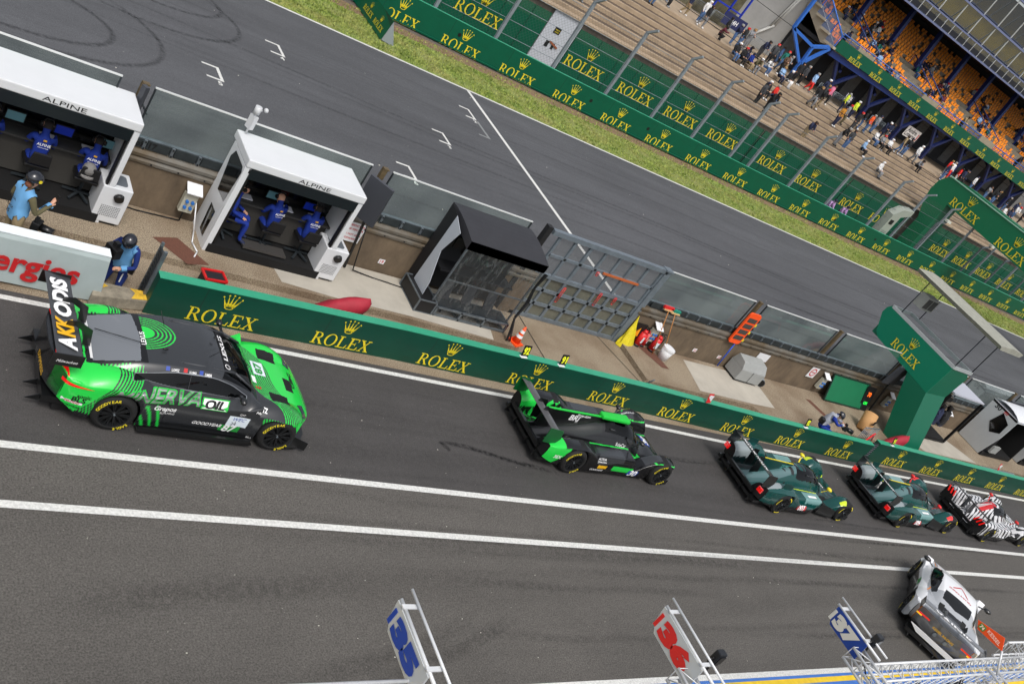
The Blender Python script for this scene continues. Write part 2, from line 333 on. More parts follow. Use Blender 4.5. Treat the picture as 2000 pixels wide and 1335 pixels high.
for k, (y0, y1, x0, x1, al) in enumerate([(28.9, 26.6, 3, 60, .34), (28.4, 26.1, 6, 66, .26), (27.3, 24.6, 0, 70, .3), (30.6, 28.8, 8, 90, .22), (25.3, 23.6, 12, 80, .26), (24.3, 24.9, 24, 110, .22), (32.2, 31.0, 12, 60, .16), (22.6, 22.0, 6, 60, .2)]):
    mark([(x0 + (x1 - x0) * t / 40, y0 + (y1 - y0) * (t / 40) + .12 * sin(t * .4 + k)) for t in range(41)], .22, al * .8)
for k, (pts, wd, al) in enumerate([([(12.3, 12.2), (13.0, 12.15), (14.2, 11.9), (15.4, 11.75)], .13, .5), ([(12.3, 12.2), (12.5, 11.95)], .14, .5), ([(4.4, 8.0), (6.5, 8.3), (9, 8.5)], .4, .1), ([(7.3, 6.8), (8.6, 7.05), (10.2, 7.5), (11.4, 8.0)], .32, .2), ([(8.5, 6.75), (9.7, 7.0), (11.0, 7.45), (12.3, 8.0)], .28, .24),
                                   ([(4, 8.1), (8, 8.5), (14, 8.8)], .5, .12), ([(16, 8.0), (24, 8.6), (34, 8.8)], .5, .12), ([(4, 12.9), (14, 12.6), (34, 12.4)], .5, .12), ([(4, 11.5), (14, 11.7), (34, 11.6)], .5, .12)]):
    P = []
    for a, c in zip(pts[:-1], pts[1:]): P += [(a[0] + (c[0] - a[0]) * t / 8, a[1] + (c[1] - a[1]) * t / 8) for t in range(8)]
    mark(P + [pts[-1]], wd * 1.3, min(.95, al * (1.5 if wd < .2 else .9)))
for k in range(26):                                              # fine lengthwise rubber lines in the lane
    y0 = 7.4 + 6.2 * float(RNG.random()); x0 = 3 + 22 * float(RNG.random()); L_ = 5 + 16 * float(RNG.random()); dy = (float(RNG.random()) - .5) * .5
    mark([(x0 + L_ * q / 12, y0 + dy * q / 12 + .03 * sin(q)) for q in range(13)], .10 + .14 * float(RNG.random()), .08 + .14 * float(RNG.random()))
# tufts of grass on the verge: one mass of small blades
n = 60000
px = 12 + RNG.random(n) ** 1.5 * 90; py = 34.05 + RNG.random(n) * 3.7; den = np.sin(px * 1.7) * np.cos(py * 3.1 + px * .4) + RNG.random(n) * 1.6
keep = (den > .1) & ((py < 37) | (RNG.random(n) < .25)); px, py = px[keep], py[keep]; n = len(px)
hh = .035 + .075 * RNG.random(n); an = RNG.random(n) * pi; wv = .018 + .022 * RNG.random(n); lean = (RNG.random((n, 2)) - .5) * .1
vs = np.zeros((n, 3, 3)); vs[:, 0] = np.stack([px - np.cos(an) * wv, py - np.sin(an) * wv, np.full(n, .0)], 1); vs[:, 1] = np.stack([px + np.cos(an) * wv, py + np.sin(an) * wv, np.full(n, .0)], 1)
vs[:, 2] = np.stack([px + lean[:, 0], py + lean[:, 1], hh], 1)
me = bpy.data.meshes.new('grass'); me.from_pydata(vs.reshape(-1, 3).tolist(), [], [(3 * i, 3 * i + 1, 3 * i + 2) for i in range(n)])
me.materials.append(mat('grass_blades', (112, 128, 44), .8, var=.0)); two_noise(_M['grass_blades'], (88, 114, 34), (160, 174, 84), 3, (170, 158, 100), .8, 0)
o = bpy.data.objects.new('grass', me); COL.objects.link(o); tag(o, 'short green and straw coloured grass along the track edge', 'grass', kind='stuff')

# raised concrete platforms, joints, pale patches behind the pit wall
def slab(name, pts, h=.15, m=PAVE):
    b = MB(); b.prism([(x, y, 0) for x, y in pts], (0, 0, h)); return struct(b.build(name, m, loc=(0, 0, .002)))
slab('paving_platform', [(-10, 16.35), (12.3, 16.12), (16.45, 15.98), (16.75, 16.6), (16.4, 17.72), (-10, 17.72)])
slab('paving_platform', [(21.36, 17.72), (21.36, 15.98), (21.52, 15.9), (26.4, 15.9), (26.7, 15.55), (60, 15.55), (60, 17.72)])
struct(poly_sheet('smooth_patch', [(9.6, 17.2), (9.75, 16.3), (11.0, 16.2), (13.1, 16.2), (15.6, 16.05), (16.0, 17.7), (9.7, 17.7)], .157, SMOOTH))
struct(poly_sheet('smooth_patch', [(24.2, 17.5), (23.85, 16.02), (26.5, 16.0), (27.8, 16.05), (27.9, 17.2), (26.85, 17.55)], .157, SMOOTH))
struct(poly_sheet('smooth_patch', [(36.5, 16.6), (37.5, 15.6), (42, 15.6), (40, 17.7), (38, 17.6)], .157, SMOOTH))
JO = mat('joint', (34, 30, 26), .9)
for p in ([(17.46, 17.75), (17.43, 14.7)], [(20.52, 17.9), (21.6, 14.7)], [(-10, 15.4), (6.3, 15.5)], [(27.1, 15.0), (60, 15.2)]): line('paving_joint', p, .035, JO, .006)
RUST = mat('drain_cover', (98, 62, 48), .8, var=.2, vs=30)
for p in ([(22.05, 17.6), (22.7, 17.65), (22.95, 16.75), (22.6, 16.75)], [(30.7, 17.1), (31.0, 17.1), (31.35, 16.3), (31.05, 16.3)], [(7.0, 16.75), (7.55, 16.95), (8.1, 16.25), (7.6, 16.1)]): struct(poly_sheet('drain_cover', p, .159, RUST))

# small pale bits of litter and stone on the asphalt
b_ = MB()
for k in range(110):
    x, y = (4 + 60 * float(RNG.random()) ** 1.6, 18.5 + 15 * float(RNG.random())) if k % 2 else (3 + 30 * float(RNG.random()), 6.8 + 7 * float(RNG.random())); s_ = .008 + .022 * float(RNG.random()) * (1.2 if k % 2 else .5); b_.ball((x, y, .006), (s_, s_ * .6, s_ * .3), n=5, k=3)
o = b_.build('debris', mat('debris', (206, 202, 190), .8)); tag(o, 'scattered small pale stones and litter on the asphalt', 'debris', kind='stuff')
# painted apron in front of the garages
PBLUE = mat('apron_blue', (62, 112, 186), .7, var=.1, vs=5); PYEL = mat('apron_yellow', (226, 190, 40), .7, var=.12, vs=5)
struct(rect('garage_apron', -40, 3.2, 330, 6.49, .0, PYEL)); struct(rect('apron_line', -40, 6.49, 330, 6.62, .004, WHITEM))
struct(rect('apron_stripe', -40, 6.42, 330, 6.487, .005, PBLUE)); 
b_ = MB()
for k in range(60):
    x = 14 + k * .62
    if k % 9 < 5: b_.add([(x, 5.0, .006), (x + .34, 5.0, .006), (x + .34 + .3, 5.75, .006), (x + .3, 5.75, .006)], [(0, 1, 2, 3)])
b_.add([(5, 6.0, .006), (60, 6.0, .006), (60, 6.29, .006), (5, 6.29, .006)], [(0, 1, 2, 3)]); b_.add([(5, 3.3, .006), (60, 3.3, .006), (60, 4.7, .006), (5, 4.7, .006)], [(0, 1, 2, 3)])
struct(b_.build('apron_pattern', PBLUE))
# ================================================================== pit wall boards, retaining wall, glass, far barrier
def pl(x, pts): return float(np.interp(x, [p[0] for p in pts], [p[1] for p in pts]))
GRN2 = mat('pit_board_green', (0, 66, 50), .42, var=.10, vs=1.1, bump=.06, bs=3); seams(GRN2, 2.68, .9, .5)
WALLPTS = [(6.5, 14.45), (12.0, 14.6), (20.1, 14.55), (25.5, 14.36), (31.1, 14.25)]
WALL2 = [(31.75, 14.45), (45, 14.15), (120, 14.1)]
def board_wall(name, label, pts, words, h, th, capw, zc, tops=True, cat='barrier', wordm=YEL, gm=None):
    "a long advertising barrier following a polyline, with a lighter cap strip and repeated lettering"
    t = thing(name, label, cat, (pts[0][0], pts[0][1], 0)); ox, oy = pts[0]
    fb = MB(); cb = MB()
    for i, ((x0, y0), (x1, y1)) in enumerate(zip(pts[:-1], pts[1:])):
        P = [(x0 - ox, y0 - oy, 0), (x1 - ox, y1 - oy, 0), (x1 - ox, y1 - oy + th, 0), (x0 - ox, y0 - oy + th, 0)]
        fb.prism(P, (0, 0, h)); Q = [(p[0], p[1] + (-.004 if k < 2 else .004), h + .001) for k, p in enumerate(P)]; cb.prism(Q, (0, 0, .014))
    fb.build('face_board', gm or GREEN, t)
    if tops: cb.build('cap_strip', GREENTOP, t)
    for x in words:
        wb = MB(); y = pl(x, pts); e = .1; d = V((2 * e, pl(x + e, pts) - pl(x - e, pts), 0)); word(wb, (0, 0, 0), d, (0, 0, 1), capw)
        wb.build('lettering', wordm, t, loc=(x - ox, y - oy - .006, zc))
    return t
board_wall('barrier_wall', 'long dark green barrier with gold lettering beside the black and green coupe', WALLPTS, [7.97 + 2.7 * k + (0, -.02, -.02, -.08, -.02, 0, .04, 0, .1)[k] for k in range(9)], .83, .2, 1.40, .42, gm=GRN2)
board_wall('barrier_wall', 'green barrier with gold lettering beyond the gap, beside the zebra striped car', WALL2, [33.49 + 2.65 * k for k in range(16)], .83, .2, 1.40, .42, gm=GRN2)
# white sponsor barrier at the left
t = thing('barrier_wall', 'pale grey banner covered barrier with large red lettering at the left edge', 'barrier', (5.6, 14.5, 0))
b = MB(); n = 30
rings = []
for i in range(n + 1):
    x = -12 * (1 - i / n) ; wob = .012 * sin(x * 5.3) + .008 * sin(x * 13)
    sk = .0 if i < n else .0
    rings.append([(x + (.10 if i == n else 0), -.05 + wob, .04 + .02 * sin(x * 3)), (x, .0 + wob * .5, .88), (x, .03, .955), (x, .25, .96), (x, .28, .9), (x, .30, .02)])
b.loft(rings, 0, cap=True, sm=False); b.build('banner', mat('banner_grey', (164, 176, 176), .55, var=.05, vs=2, bump=.25, bs=5), t)
b = MB(); b.box((-6.0, .14, .968), (12.0, .235, .012)); b.build('cap_strip', mat('white_vinyl', (226, 232, 234), .4, var=.03, vs=3), t)
b = MB(); txt(b, 'TotalEnergies', (-1.98, -.075, .44), (1, 0, 0), (0, 0, 1), w=3.2, bold=.028); b.build('lettering', RTXT, t)
# low concrete block in the opening, with worn yellow paint
t = thing('concrete_block', 'low worn concrete block with yellow paint between the white and green barriers', 'block', (6.0, 14.55, 0))
b = MB(); b.prism([(-.5, -.22, 0), (.52, -.06, 0), (.52, .22, 0), (-.4, .22, 0)], (0, 0, .25)); b.build('block', mat('weathered_concrete', (140, 132, 116), .9, var=.3, vs=5, bump=.5, bs=20), t, bevel=.02)
b = MB(); b.add([(.2, -.1, .256), (.5, -.05, .256), (.5, .2, .256), (.22, .2, .256), (.3, .08, .256)], [(0, 1, 2, 3, 4)]); b.add([(-.42, -.05, .256), (-.18, .12, .256), (-.26, .19, .256), (-.38, .16, .256)], [(0, 1, 2, 3)]); b.each('paint_patch', mat('worn_yellow', (206, 166, 48), .8, var=.3, vs=14), t)
t = thing('slatted_gate', 'narrow ribbed grey metal gate leaf at the left end of the green barrier', 'gate', (6.48, 14.68, 0))
b = MB(); b.box((0, .28, .62), (.05, .05, 1.24)); b.box((0, 0, .62), (.06, .06, 1.24)); b.build('frame', STEEL, t)
b = MB(); [b.box((-.01, .14, .12 + .085 * k), (.035, .24, .05)) for k in range(13)]; b.build('slats', DSTEEL, t)

# retaining wall between pit and track, steel rail and dark tilted panels along its top
YW = [(-20, 17.75), (200, 17.75)]
WT = thing('retaining_wall', 'stained brown concrete wall with a steel rail between pit and race track', 'wall', (0, 17.75, 0))
b = MB(); rb = MB(); db = MB(); lb = MB(); bolts = MB()
OPEN = (17.35, 21.25)
for (x0, x1) in ((-20, 17.2), (21.3, 120)):
    b.box(((x0 + x1) / 2, .14, .6), (x1 - x0, .28, 1.2))
    prof = [(-.012, 1.12), (-.045, 1.15), (-.045, 1.20), (-.01, 1.25), (-.05, 1.30), (-.05, 1.36), (-.01, 1.42), (.10, 1.42), (.10, 1.12)]
    rb.loft([[(x0, p[0], p[1]) for p in prof], [(x1, p[0], p[1]) for p in prof]], sm=False); db.box(((x0 + x1) / 2, .14, 1.49), (x1 - x0, .10, .12)); lb.box(((x0 + x1) / 2, .12, 1.625), (x1 - x0, .10, .02))
x = -3.0
while x < 70:
    if not (OPEN[0] - .6 < x < OPEN[1] + .1): db.box((x + .22, .05, 1.53), (.44, .03, .19)); lb.box((x + .5, .035, 1.53), (.06, .05, .2)); [bolts.cyl((x + .5, .005, z), (x + .5, -.01, z), .018, n=6) for z in (1.46, 1.6)]; bolts.cyl((x + .2, -.05, 1.18), (x + .2, -.065, 1.18), .02, n=6)
    x += .56
b.build('concrete', CONC, WT); rb.build('steel_rail', mat('rail_steel', (116, 114, 108), .55, .3, var=.4, vs=.9, rgb2=(92, 76, 52)), WT)
db.build('dark_panels', mat('slate_panel', (50, 56, 58), .5, .3, var=.3, vs=3), WT); lb.build('brackets', STEEL, WT); bolts.build('bolts', BLACK, WT)
b = MB(); txt(b, 'Box 17', (6.45, .028, 1.53), (1, 0, 0), (0, 0, 1), .13, bold=.03); b.build('lettering', BTXT, WT)
for x_, s_ in ((12.67, '19'), (24.67, '21'), (25.93, '22')):
    q = MB(); q.box((x_, -.008, .46), (.16, .012, .12), 0); txt(q, s_, (x_, -.018, .46), (1, 0, 0), (0, 0, 1), .09, 1); q.build('number_plate', [WHITE, RTXT], WT)
# glass screens
GL = bpy.data.materials.new('screen_glass'); GL.use_nodes = True; n_ = GL.node_tree; N_ = n_.nodes; L_ = n_.links; N_.remove(N_['Principled BSDF'])
tr = N_.new('ShaderNodeBsdfTransparent'); tr.inputs[0].default_value = (.90, .95, .93, 1); gs = N_.new('ShaderNodeBsdfGlossy'); gs.inputs['Roughness'].default_value = .03
gs.inputs[0].default_value = (.9, .95, .93, 1); mx = N_.new('ShaderNodeMixShader'); lw_ = N_.new('ShaderNodeLayerWeight'); fr = N_.new('ShaderNodeMath'); fr.operation = 'POWER'; fr.inputs[1].default_value = 4.; L_.new(lw_.outputs['Facing'], fr.inputs[0])
di = N_.new('ShaderNodeBsdfDiffuse'); di.inputs[0].default_value = (.5, .55, .53, 1); m2 = N_.new('ShaderNodeMixShader')
tn = N_.new('ShaderNodeTexNoise'); tn.inputs['Scale'].default_value = .6; tc_ = N_.new('ShaderNodeTexCoord'); L_.new(tc_.outputs['Object'], tn.inputs[0]); mr_ = N_.new('ShaderNodeMapRange'); mr_.inputs[1].default_value = .4; mr_.inputs[2].default_value = .7; mr_.inputs[3].default_value = .0; mr_.inputs[4].default_value = .09; L_.new(tn.outputs[0], mr_.inputs[0])
L_.new(fr.outputs[0], mx.inputs[0]); L_.new(tr.outputs[0], mx.inputs[1]); L_.new(gs.outputs[0], mx.inputs[2]); L_.new(mr_.outputs[0], m2.inputs[0]); L_.new(mx.outputs[0], m2.inputs[1]); L_.new(di.outputs[0], m2.inputs[2]); L_.new(m2.outputs[0], N_['Material Output'].inputs[0])
GLBL = ['behind the left team booth', 'between the two white team booths', 'behind the black canopy', 'right of the steel gate', 'behind the orange board', 'behind the green panel', 'behind the green tower', 'past the green tower', 'at the far right', 'far along the pit wall']
for k, (x0, x1) in enumerate(((-6, 5.6), (6.23, 11.17), (11.72, 16.01), (21.37, 25.66), (26.26, 30.49), (31.06, 35.3), (36.1, 40.5), (40.93, 45.04), (45.76, 53), (53.7, 66))):
    t = thing('glass_screen', 'clear glass safety screen with pale top rail ' + GLBL[k], 'screen', (x0, 17.87, 1.46), group='glass screens on the pit wall')
    b = MB(); b.box(((x1 - x0) / 2, 0, .62), (x1 - x0, .02, 1.22)); b.build('pane', GL, t)
    b = MB(); b.box(((x1 - x0) / 2, 0, 1.245), (x1 - x0, .035, .028)); b.build('top_rail', mat('rail_white', (205, 208, 206), .4), t)
    b = MB(); b.box((.012, 0, .62), (.025, .045, 1.22)); b.box((x1 - x0 - .012, 0, .62), (.025, .045, 1.22)); b.each('edge_clamp', DSTEEL, t)
POSTM = mat('bronze_post', (98, 84, 60), .6, .3, var=.3, vs=8)
for k, x in enumerate((6.05, 11.55, 26.02, 30.86, 35.7, 40.7, 45.45)):
    b = MB(); b.box((0, 0, 1.0), (.12, .1, 2.1)); b.box((.02, .0, 2.06), (.14, .12, .03)); o = b.build('screen_post', POSTM, loc=(x, 17.96, .62))
    tag(o, 'weathered bronze steel post ' + ['next to the monitor of the left booth', 'behind the dark tilted display', 'behind the orange arrow board', 'right of the no-entry sign', 'behind the green tower', 'next to the black monitor at right', 'farthest right on the wall'][k], 'post', 'posts between the glass screens')

# far side: barrier, fence, boards on the terrace wall
FB = [(-10, 38.9), (21, 38.45), (30, 38.1), (46, 37.95), (62, 38.1), (90, 38.6), (200, 42)]
board_wall('trackside_barrier', 'long bright green barrier with gold lettering behind the grass verge', FB, [17.9 + 3.375 * k for k in range(30)], 1.3, .12, 2.1, .58)
t2 = bpy.data.objects['trackside_barrier']
b = MB(); pts = [(p[0] + 10, p[1] - 38.9) for p in FB]
for (x0, y0), (x1, y1) in zip(pts[:-1], pts[1:]): b.bar((x0, y0 - .05, .10), (x1, y1 - .05, .10), .09, .05)
b.build('lower_strip', GREEN, t2)
for k, x in enumerate((24.3, 32.6, 36.9, 55.2, 60.4)):
    b = MB(); b.cyl((0, 0, 0), (0, -.012, 0), .09, n=12); b.build('hole', BLACK, t2, loc=(x + 10, pl(x, FB) - 38.9 - .003, .75))
LABC = iter(range(100))
for k, x in enumerate((15.4, 19.0, 22.7, 26.2, 29.85, 33.57, 37.12, 40.52, 44.0, 45.78, 49.95, 54.12, 59.25, 62.4, 66.2, 70.3, 75.0, 80, 85, 90, 96)):
    hgt = 4.85; b = MB(); b.box((0, 0, hgt / 2), (.15, .13, hgt)); b.bar((0, 0, hgt - .02), (.10, -.48 if k % 2 else -.4, hgt + .38), .13, .11)
    for q in range(4): b.cyl((-.06, -.03, 2 + q * .7), (-.075, -.03, 2 + q * .7), .03, n=6)
    b.box((.0, .3, .05), (.3, .9, .1)) 
    o = b.build('fence_post', mat('post_grey', (136, 144, 150), .5, .3, var=.15, vs=3), loc=(x, 38.62 + max(0, (x - 62) * .02), 0)); nth = ['first', 'second', 'third', 'fourth', 'fifth', 'sixth', 'seventh', 'eighth', 'ninth', 'tenth', 'eleventh', 'twelfth', 'thirteenth', 'fourteenth', 'fifteenth', 'sixteenth', 'seventeenth', 'eighteenth', 'nineteenth', 'twentieth', 'last'][k]
    tag(o, 'tall grey fence post with bent tip behind the trackside barrier, %s from the left' % nth, 'fence post', 'posts of the catch fence')
# woven wire of the fence
WIRE = bpy.data.materials.new('wire_mesh'); WIRE.use_nodes = True; n_ = WIRE.node_tree; N_ = n_.nodes; L_ = n_.links; bs_ = N_['Principled BSDF']; bs_.inputs['Base Color'].default_value = lin((96, 102, 100)) + (1,); bs_.inputs['Metallic'].default_value = .5
tc_ = N_.new('ShaderNodeTexCoord'); sx_ = N_.new('ShaderNodeSeparateXYZ'); L_.new(tc_.outputs['Object'], sx_.inputs[0])
def mnode(op, a, b=None):
    q = N_.new('ShaderNodeMath'); q.operation = op
    for i, v in enumerate((a, b)):
        if v is None: continue
        if isinstance(v, (int, float)): q.inputs[i].default_value = v
        else: L_.new(v, q.inputs[i])
    return q.outputs[0]
def wires(per, wd, diag=True):
    z = sx_.outputs['Z']; x = sx_.outputs['X']
    a = mnode('ADD', x, z) if diag else x; c = mnode('SUBTRACT', x, z) if diag else z
    la = mnode('LESS_THAN', mnode('FRACT', mnode('DIVIDE', mnode('ADD', a, 500.), per)), wd); lb_ = mnode('LESS_THAN', mnode('FRACT', mnode('DIVIDE', mnode('ADD', c, 500.), per)), wd)
    return mnode('MAXIMUM', la, lb_)
L_.new(wires(.2, .05), bs_.inputs['Alpha'])
b = MB(); b.add([(0, 0, 1.2), (90, 0, 1.2), (90, 0, 4.75), (0, 0, 4.75)], [(0, 1, 2, 3)]); o = b.build('wire_fence', WIRE, loc=(8, 38.70, 0)); tag(o, 'see-through woven wire netting strung between the tall grey fence posts', 'fence')
b = MB(); [b.cyl((0, 0, z), (100, 0, z), .014, n=5) for z in (1.6, 2.3, 3.0, 3.7, 4.4)]; o = b.build('fence_cable', STEEL, loc=(8, 38.66, 0)); tag(o, 'horizontal steel cables running along the catch fence', 'cables')

# concrete spectator terrace
TERR = two_noise(mat('terrace_gravel', (112, 100, 88), .9), (58, 48, 40), (108, 92, 76), 9, (84, 66, 50), .5, .4)  # real gravel, coloured darker to carry the shaded band of each step
TEDGE = mat('terrace_edge', (160, 140, 116), .85, var=.22, vs=.8)
TWALL = mat('terrace_wall', (138, 124, 112), .9, var=.22, vs=2.5, bump=.3, bs=10, stretch=(2, 1, .4))
T = thing('spectator_terrace', 'stepped concrete and gravel terrace rising behind the trackside fence', 'terrace', (10, 43.3, 0))
X1 = 260
b = MB(); b.box((X1 / 2, .3, 1.45), (X1, .6, 2.9)); b.build('front_wall', TWALL, T)
b = MB(); b.box((X1 / 2, -.02, 2.96), (X1, .7, .10)); b.build('coping', TEDGE, T)
b1, b2 = MB(), MB(); NST = 8; z = 2.9; y = .3
for k in range(NST):
    dz = .225; b1.box((X1 / 2, y + .36, z / 2), (X1, .74, z - .012 - .05)); b2.box((X1 / 2, y + .89, (z + dz) / 2 - .03), (X1, .36, z + dz)); y += 1.06; z += dz
b1.build('gravel_tread', TERR, T); b2.build('step_edge', TEDGE, T)
TY, TZ = 43.3 + y, z                                                       # start of the walkway
b = MB(); b.box((X1 / 2, y + 5.7, z / 2 - .02), (X1, 11.6, z)); b.build('walkway', mat('walkway', (158, 140, 118), .9, var=.12, vs=1.5), T)
# green advertising boards hung on the terrace wall, mesh topped
GM = bpy.data.materials.new('green_netting'); GM.use_nodes = True; n_ = GM.node_tree; N_ = n_.nodes; L_ = n_.links; bs_ = N_['Principled BSDF']; bs_.inputs['Base Color'].default_value = lin((0, 92, 62)) + (1,); bs_.inputs['Roughness'].default_value = .6
tc_ = N_.new('ShaderNodeTexCoord'); sx_ = N_.new('ShaderNodeSeparateXYZ'); L_.new(tc_.outputs['Object'], sx_.inputs[0]); L_.new(mnode('MAXIMUM', wires(.11, .42), .45), bs_.inputs['Alpha'])
def ad_board(x0, x1, words, lab):
    t = thing('advertising_board', lab, 'advertising board', (x0, 43.12, 0), group='green boards on the terrace wall')
    b = MB(); b.box(((x1 - x0) / 2, 0, 1.0), (x1 - x0, .06, 1.9)); b.build('face_board', GREEN, t)
    b = MB(); b.add([(0, -.035, 1.951), (x1 - x0, -.035, 1.951), (x1 - x0, -.035, 2.6), (0, -.035, 2.6)], [(0, 1, 2, 3)]); b.build('netting', GM, t)
    b = MB(); [b.box((q, -.045, 1.3), (.035, .03, 2.62)) for q in np.arange(.02, x1 - x0, 1.66)]; b.build('batten', mat('green_dark', (0, 66, 46), .5), t)
    for x in words: wb = MB(); word(wb, (0, 0, 0), (1, 0, 0), (0, 0, 1), 2.85, sy=.95); wb.build('lettering', YEL, t, loc=(x - x0, -.066, 1.27))
ad_board(12, 31.4, [20.4, 27.6], 'green board with gold lettering left of the grey door panel')
ad_board(33.5, 50.2, [35.1, 39.3, 43.4, 47.5], 'green board with four gold words right of the grey door panel')
ad_board(50.3, 60.9, [52.9, 57.2], 'green board with two gold words in front of the seated terrace crowd')
ad_board(61.0, 69.9, [62.9, 67.0], 'green board behind the grey camera column')
ad_board(72.2, 120, [76.5, 80.5, 84.6, 88.8, 93, 97, 101], 'green board beyond the green footbridge leg')
t = thing('door_panel', 'light grey door panel with two small black notices on the terrace wall', 'door', (31.45, 43.08, 0))
b = MB(); b.box((1.0, 0, 1.45), (2.0, .08, 2.9)); b.build('panel', mat('grey_door', (190, 194, 200), .5, var=.03, vs=2), t, bevel=.01)
b = MB(); b.box((.78, -.05, 1.95), (.42, .02, .36)); b.box((.62, -.05, 1.12), (.22, .02, .34)); b.box((1.05, -.05, 1.12), (.16, .02, .34)); b.each('notice', BTXT, t)
b = MB(); txt(b, 'TERRAIN', (.78, -.064, 1.98), (1, 0, 0), (0, 0, 1), .06); txt(b, 'ACCES', (.78, -.064, 1.86), (1, 0, 0), (0, 0, 1), .06); b.build('notice_lettering', YEL, t)
b = MB(); b.bar((.75, -.06, 1.3), (1.35, -.08, 1.12), .05, .1); b.build('latch', mat('rust', (150, 84, 50), .7), t)
# ================================================================== racing cars
def pchip(x, xs, ys):
    xs = np.array(xs, float); ys = np.array(ys, float); h = np.diff(xs); d = np.diff(ys) / h; m = np.zeros(len(xs))
    for i in range(1, len(xs) - 1):
        if d[i - 1] * d[i] > 0: w1 = 2 * h[i] + h[i - 1]; w2 = h[i] + 2 * h[i - 1]; m[i] = (w1 + w2) / (w1 / d[i - 1] + w2 / d[i])
    m[0] = d[0]; m[-1] = d[-1]; x = np.asarray(x, float); xc = np.clip(x, xs[0], xs[-1]); k = np.clip(np.searchsorted(xs, xc) - 1, 0, len(xs) - 2)
    t = (xc - xs[k]) / h[k]; t2 = t * t; t3 = t2 * t
    return (2 * t3 - 3 * t2 + 1) * ys[k] + (t3 - 2 * t2 + t) * h[k] * m[k] + (-2 * t3 + 3 * t2) * ys[k + 1] + (t3 - t2) * h[k] * m[k + 1]
def sst(a, b, x): t = np.clip((x - a) / (b - a), 0, 1); return t * t * (3 - 2 * t)
def bump(x, c, r0, r1=None):                      # smooth hill of half widths r0 (below c) and r1 (above c)
    r1 = r0 if r1 is None else r1; t = np.where(x < c, (c - x) / r0, (x - c) / r1); return np.clip(1 - t * t, 0, 1) ** 1.5
def shell(root, prefix, xr, nx, ny, W, Hf, zsill, wheels, wr, color, cat, endc, parts, arch=True, K=12, tum=.03, drop=None):
    """bodywork as one smooth skin: rows run across the car, the sides drop to the sill and arch over the wheels.
    color(x,y,z,side) gives the painted colour of each point, cat(x,y,z,side) the part a face belongs to (-1 leaves a hole)"""
    X = np.linspace(xr[0], xr[1], nx); extra = []
    for xw in wheels: extra += list(xw + wr * np.cos(np.linspace(0, pi, 25)))
    X = np.unique(np.round(np.concatenate([X, extra]), 4)); keep = [0]
    for i in range(1, len(X)):
        if X[i] - X[keep[-1]] > .002: keep.append(i)
    X = X[keep]; nx = len(X); s = np.linspace(-1, 1, ny)
    Wd = W(X)[:, None]; Y = Wd * s[None, :]; XX = X[:, None] - endc(X)[:, None] * np.abs(s[None, :]) ** 2.6
    Z = Hf(XX, Y); zb = zsill(X)
    if arch:
        for xw in wheels:
            d = np.abs(X - xw); a = np.where(d < wr, np.sqrt(np.maximum(wr * wr - d * d, 0)) + .345, 0); zb = np.maximum(zb, a)
    zb = np.minimum(zb, np.minimum(Z[:, 0], Z[:, -1]) - .01)
    t = np.linspace(0, 1, K + 1)[1:]
    def side(j):
        ye = Y[:, j][:, None]; ze = Z[:, j][:, None]; zz = ze + (zb[:, None] - ze) * t[None, :]
        yy = ye * (1 + .012 * np.sin(np.pi * t)[None, :] - tum * (t ** 2)[None, :]); xx = np.repeat(XX[:, j][:, None], K, 1); return xx, yy, zz
    a, b_, c = side(0), (XX, Y, Z), side(-1)
    G = [np.concatenate([a[i][:, ::-1], b_[i], c[i]], 1) for i in range(3)]; P = np.stack(G, 2); nr = P.shape[1]
    sd = np.zeros((nx, nr), int); sd[:, :K] = -1; sd[:, -K:] = 1
    V_ = P.reshape(-1, 3); sdv = sd.reshape(-1); idx = np.arange(nx * nr).reshape(nx, nr)
    F = np.stack([idx[:-1, :-1], idx[1:, :-1], idx[1:, 1:], idx[:-1, 1:]], -1).reshape(-1, 4)
    # closing faces at nose and tail
    V2, F2 = [], []; base = len(V_); ec = []
    for e, i in enumerate((0, nx - 1)):
        top = idx[i, K:K + ny]; o = base + len(V2); V2 += [(V_[q][0] + (-.0 if e == 0 else .0), V_[q][1] * .97, zb[i]) for q in top]
        for q in range(ny - 1): f = (top[q], top[q + 1], o + q + 1, o + q); F2.append(f if e == 1 else f[::-1])
    VV = np.concatenate([V_, np.array(V2)]); FF = np.concatenate([F, np.array(F2)]); sv = np.concatenate([sdv, np.full(len(V2), 2)])
    cc = VV[FF].mean(1); fs = np.where(np.any(np.isin(sv[FF], (2,)), 1), 2, np.where(np.all(sv[FF] <= 0, 1) & np.any(sv[FF] == -1, 1), -1, np.where(np.any(sv[FF] == 1, 1), 1, 0)))
    ct = cat(cc[:, 0], cc[:, 1], cc[:, 2], fs); rgb = color(VV[:, 0], VV[:, 1], VV[:, 2], sv); out = {}
    for k, (nm, m) in enumerate(parts):
        sel = FF[ct == k]
        if not len(sel): continue
        for sel in comps(sel):
         us, inv = np.unique(sel.reshape(-1), return_inverse=True); me = bpy.data.meshes.new(nm); me.from_pydata(VV[us].tolist(), [], inv.reshape(-1, 4).tolist()); me.materials.append(m)
         me.polygons.foreach_set('use_smooth', [True] * len(me.polygons)); at = me.color_attributes.new('Col', 'FLOAT_COLOR', 'POINT')
         q = np.ones((len(us), 4)); q[:, :3] = rgb[us]; at.data.foreach_set('color', q.ravel()); me.update()
         o = bpy.data.objects.new(nm, me); COL.objects.link(o); o.parent = root; out[nm] = o
    bv = BVHTree.FromPolygons([tuple(p) for p in VV.tolist()], [tuple(map(int, f)) for f in FF], epsilon=0)
    return out, bv
LC = lambda r, g, b: np.array(lin((r, g, b)))
PAINT = mat('car_paint', (200, 200, 200), .22, coat=.35, attr=True, spec=.5)
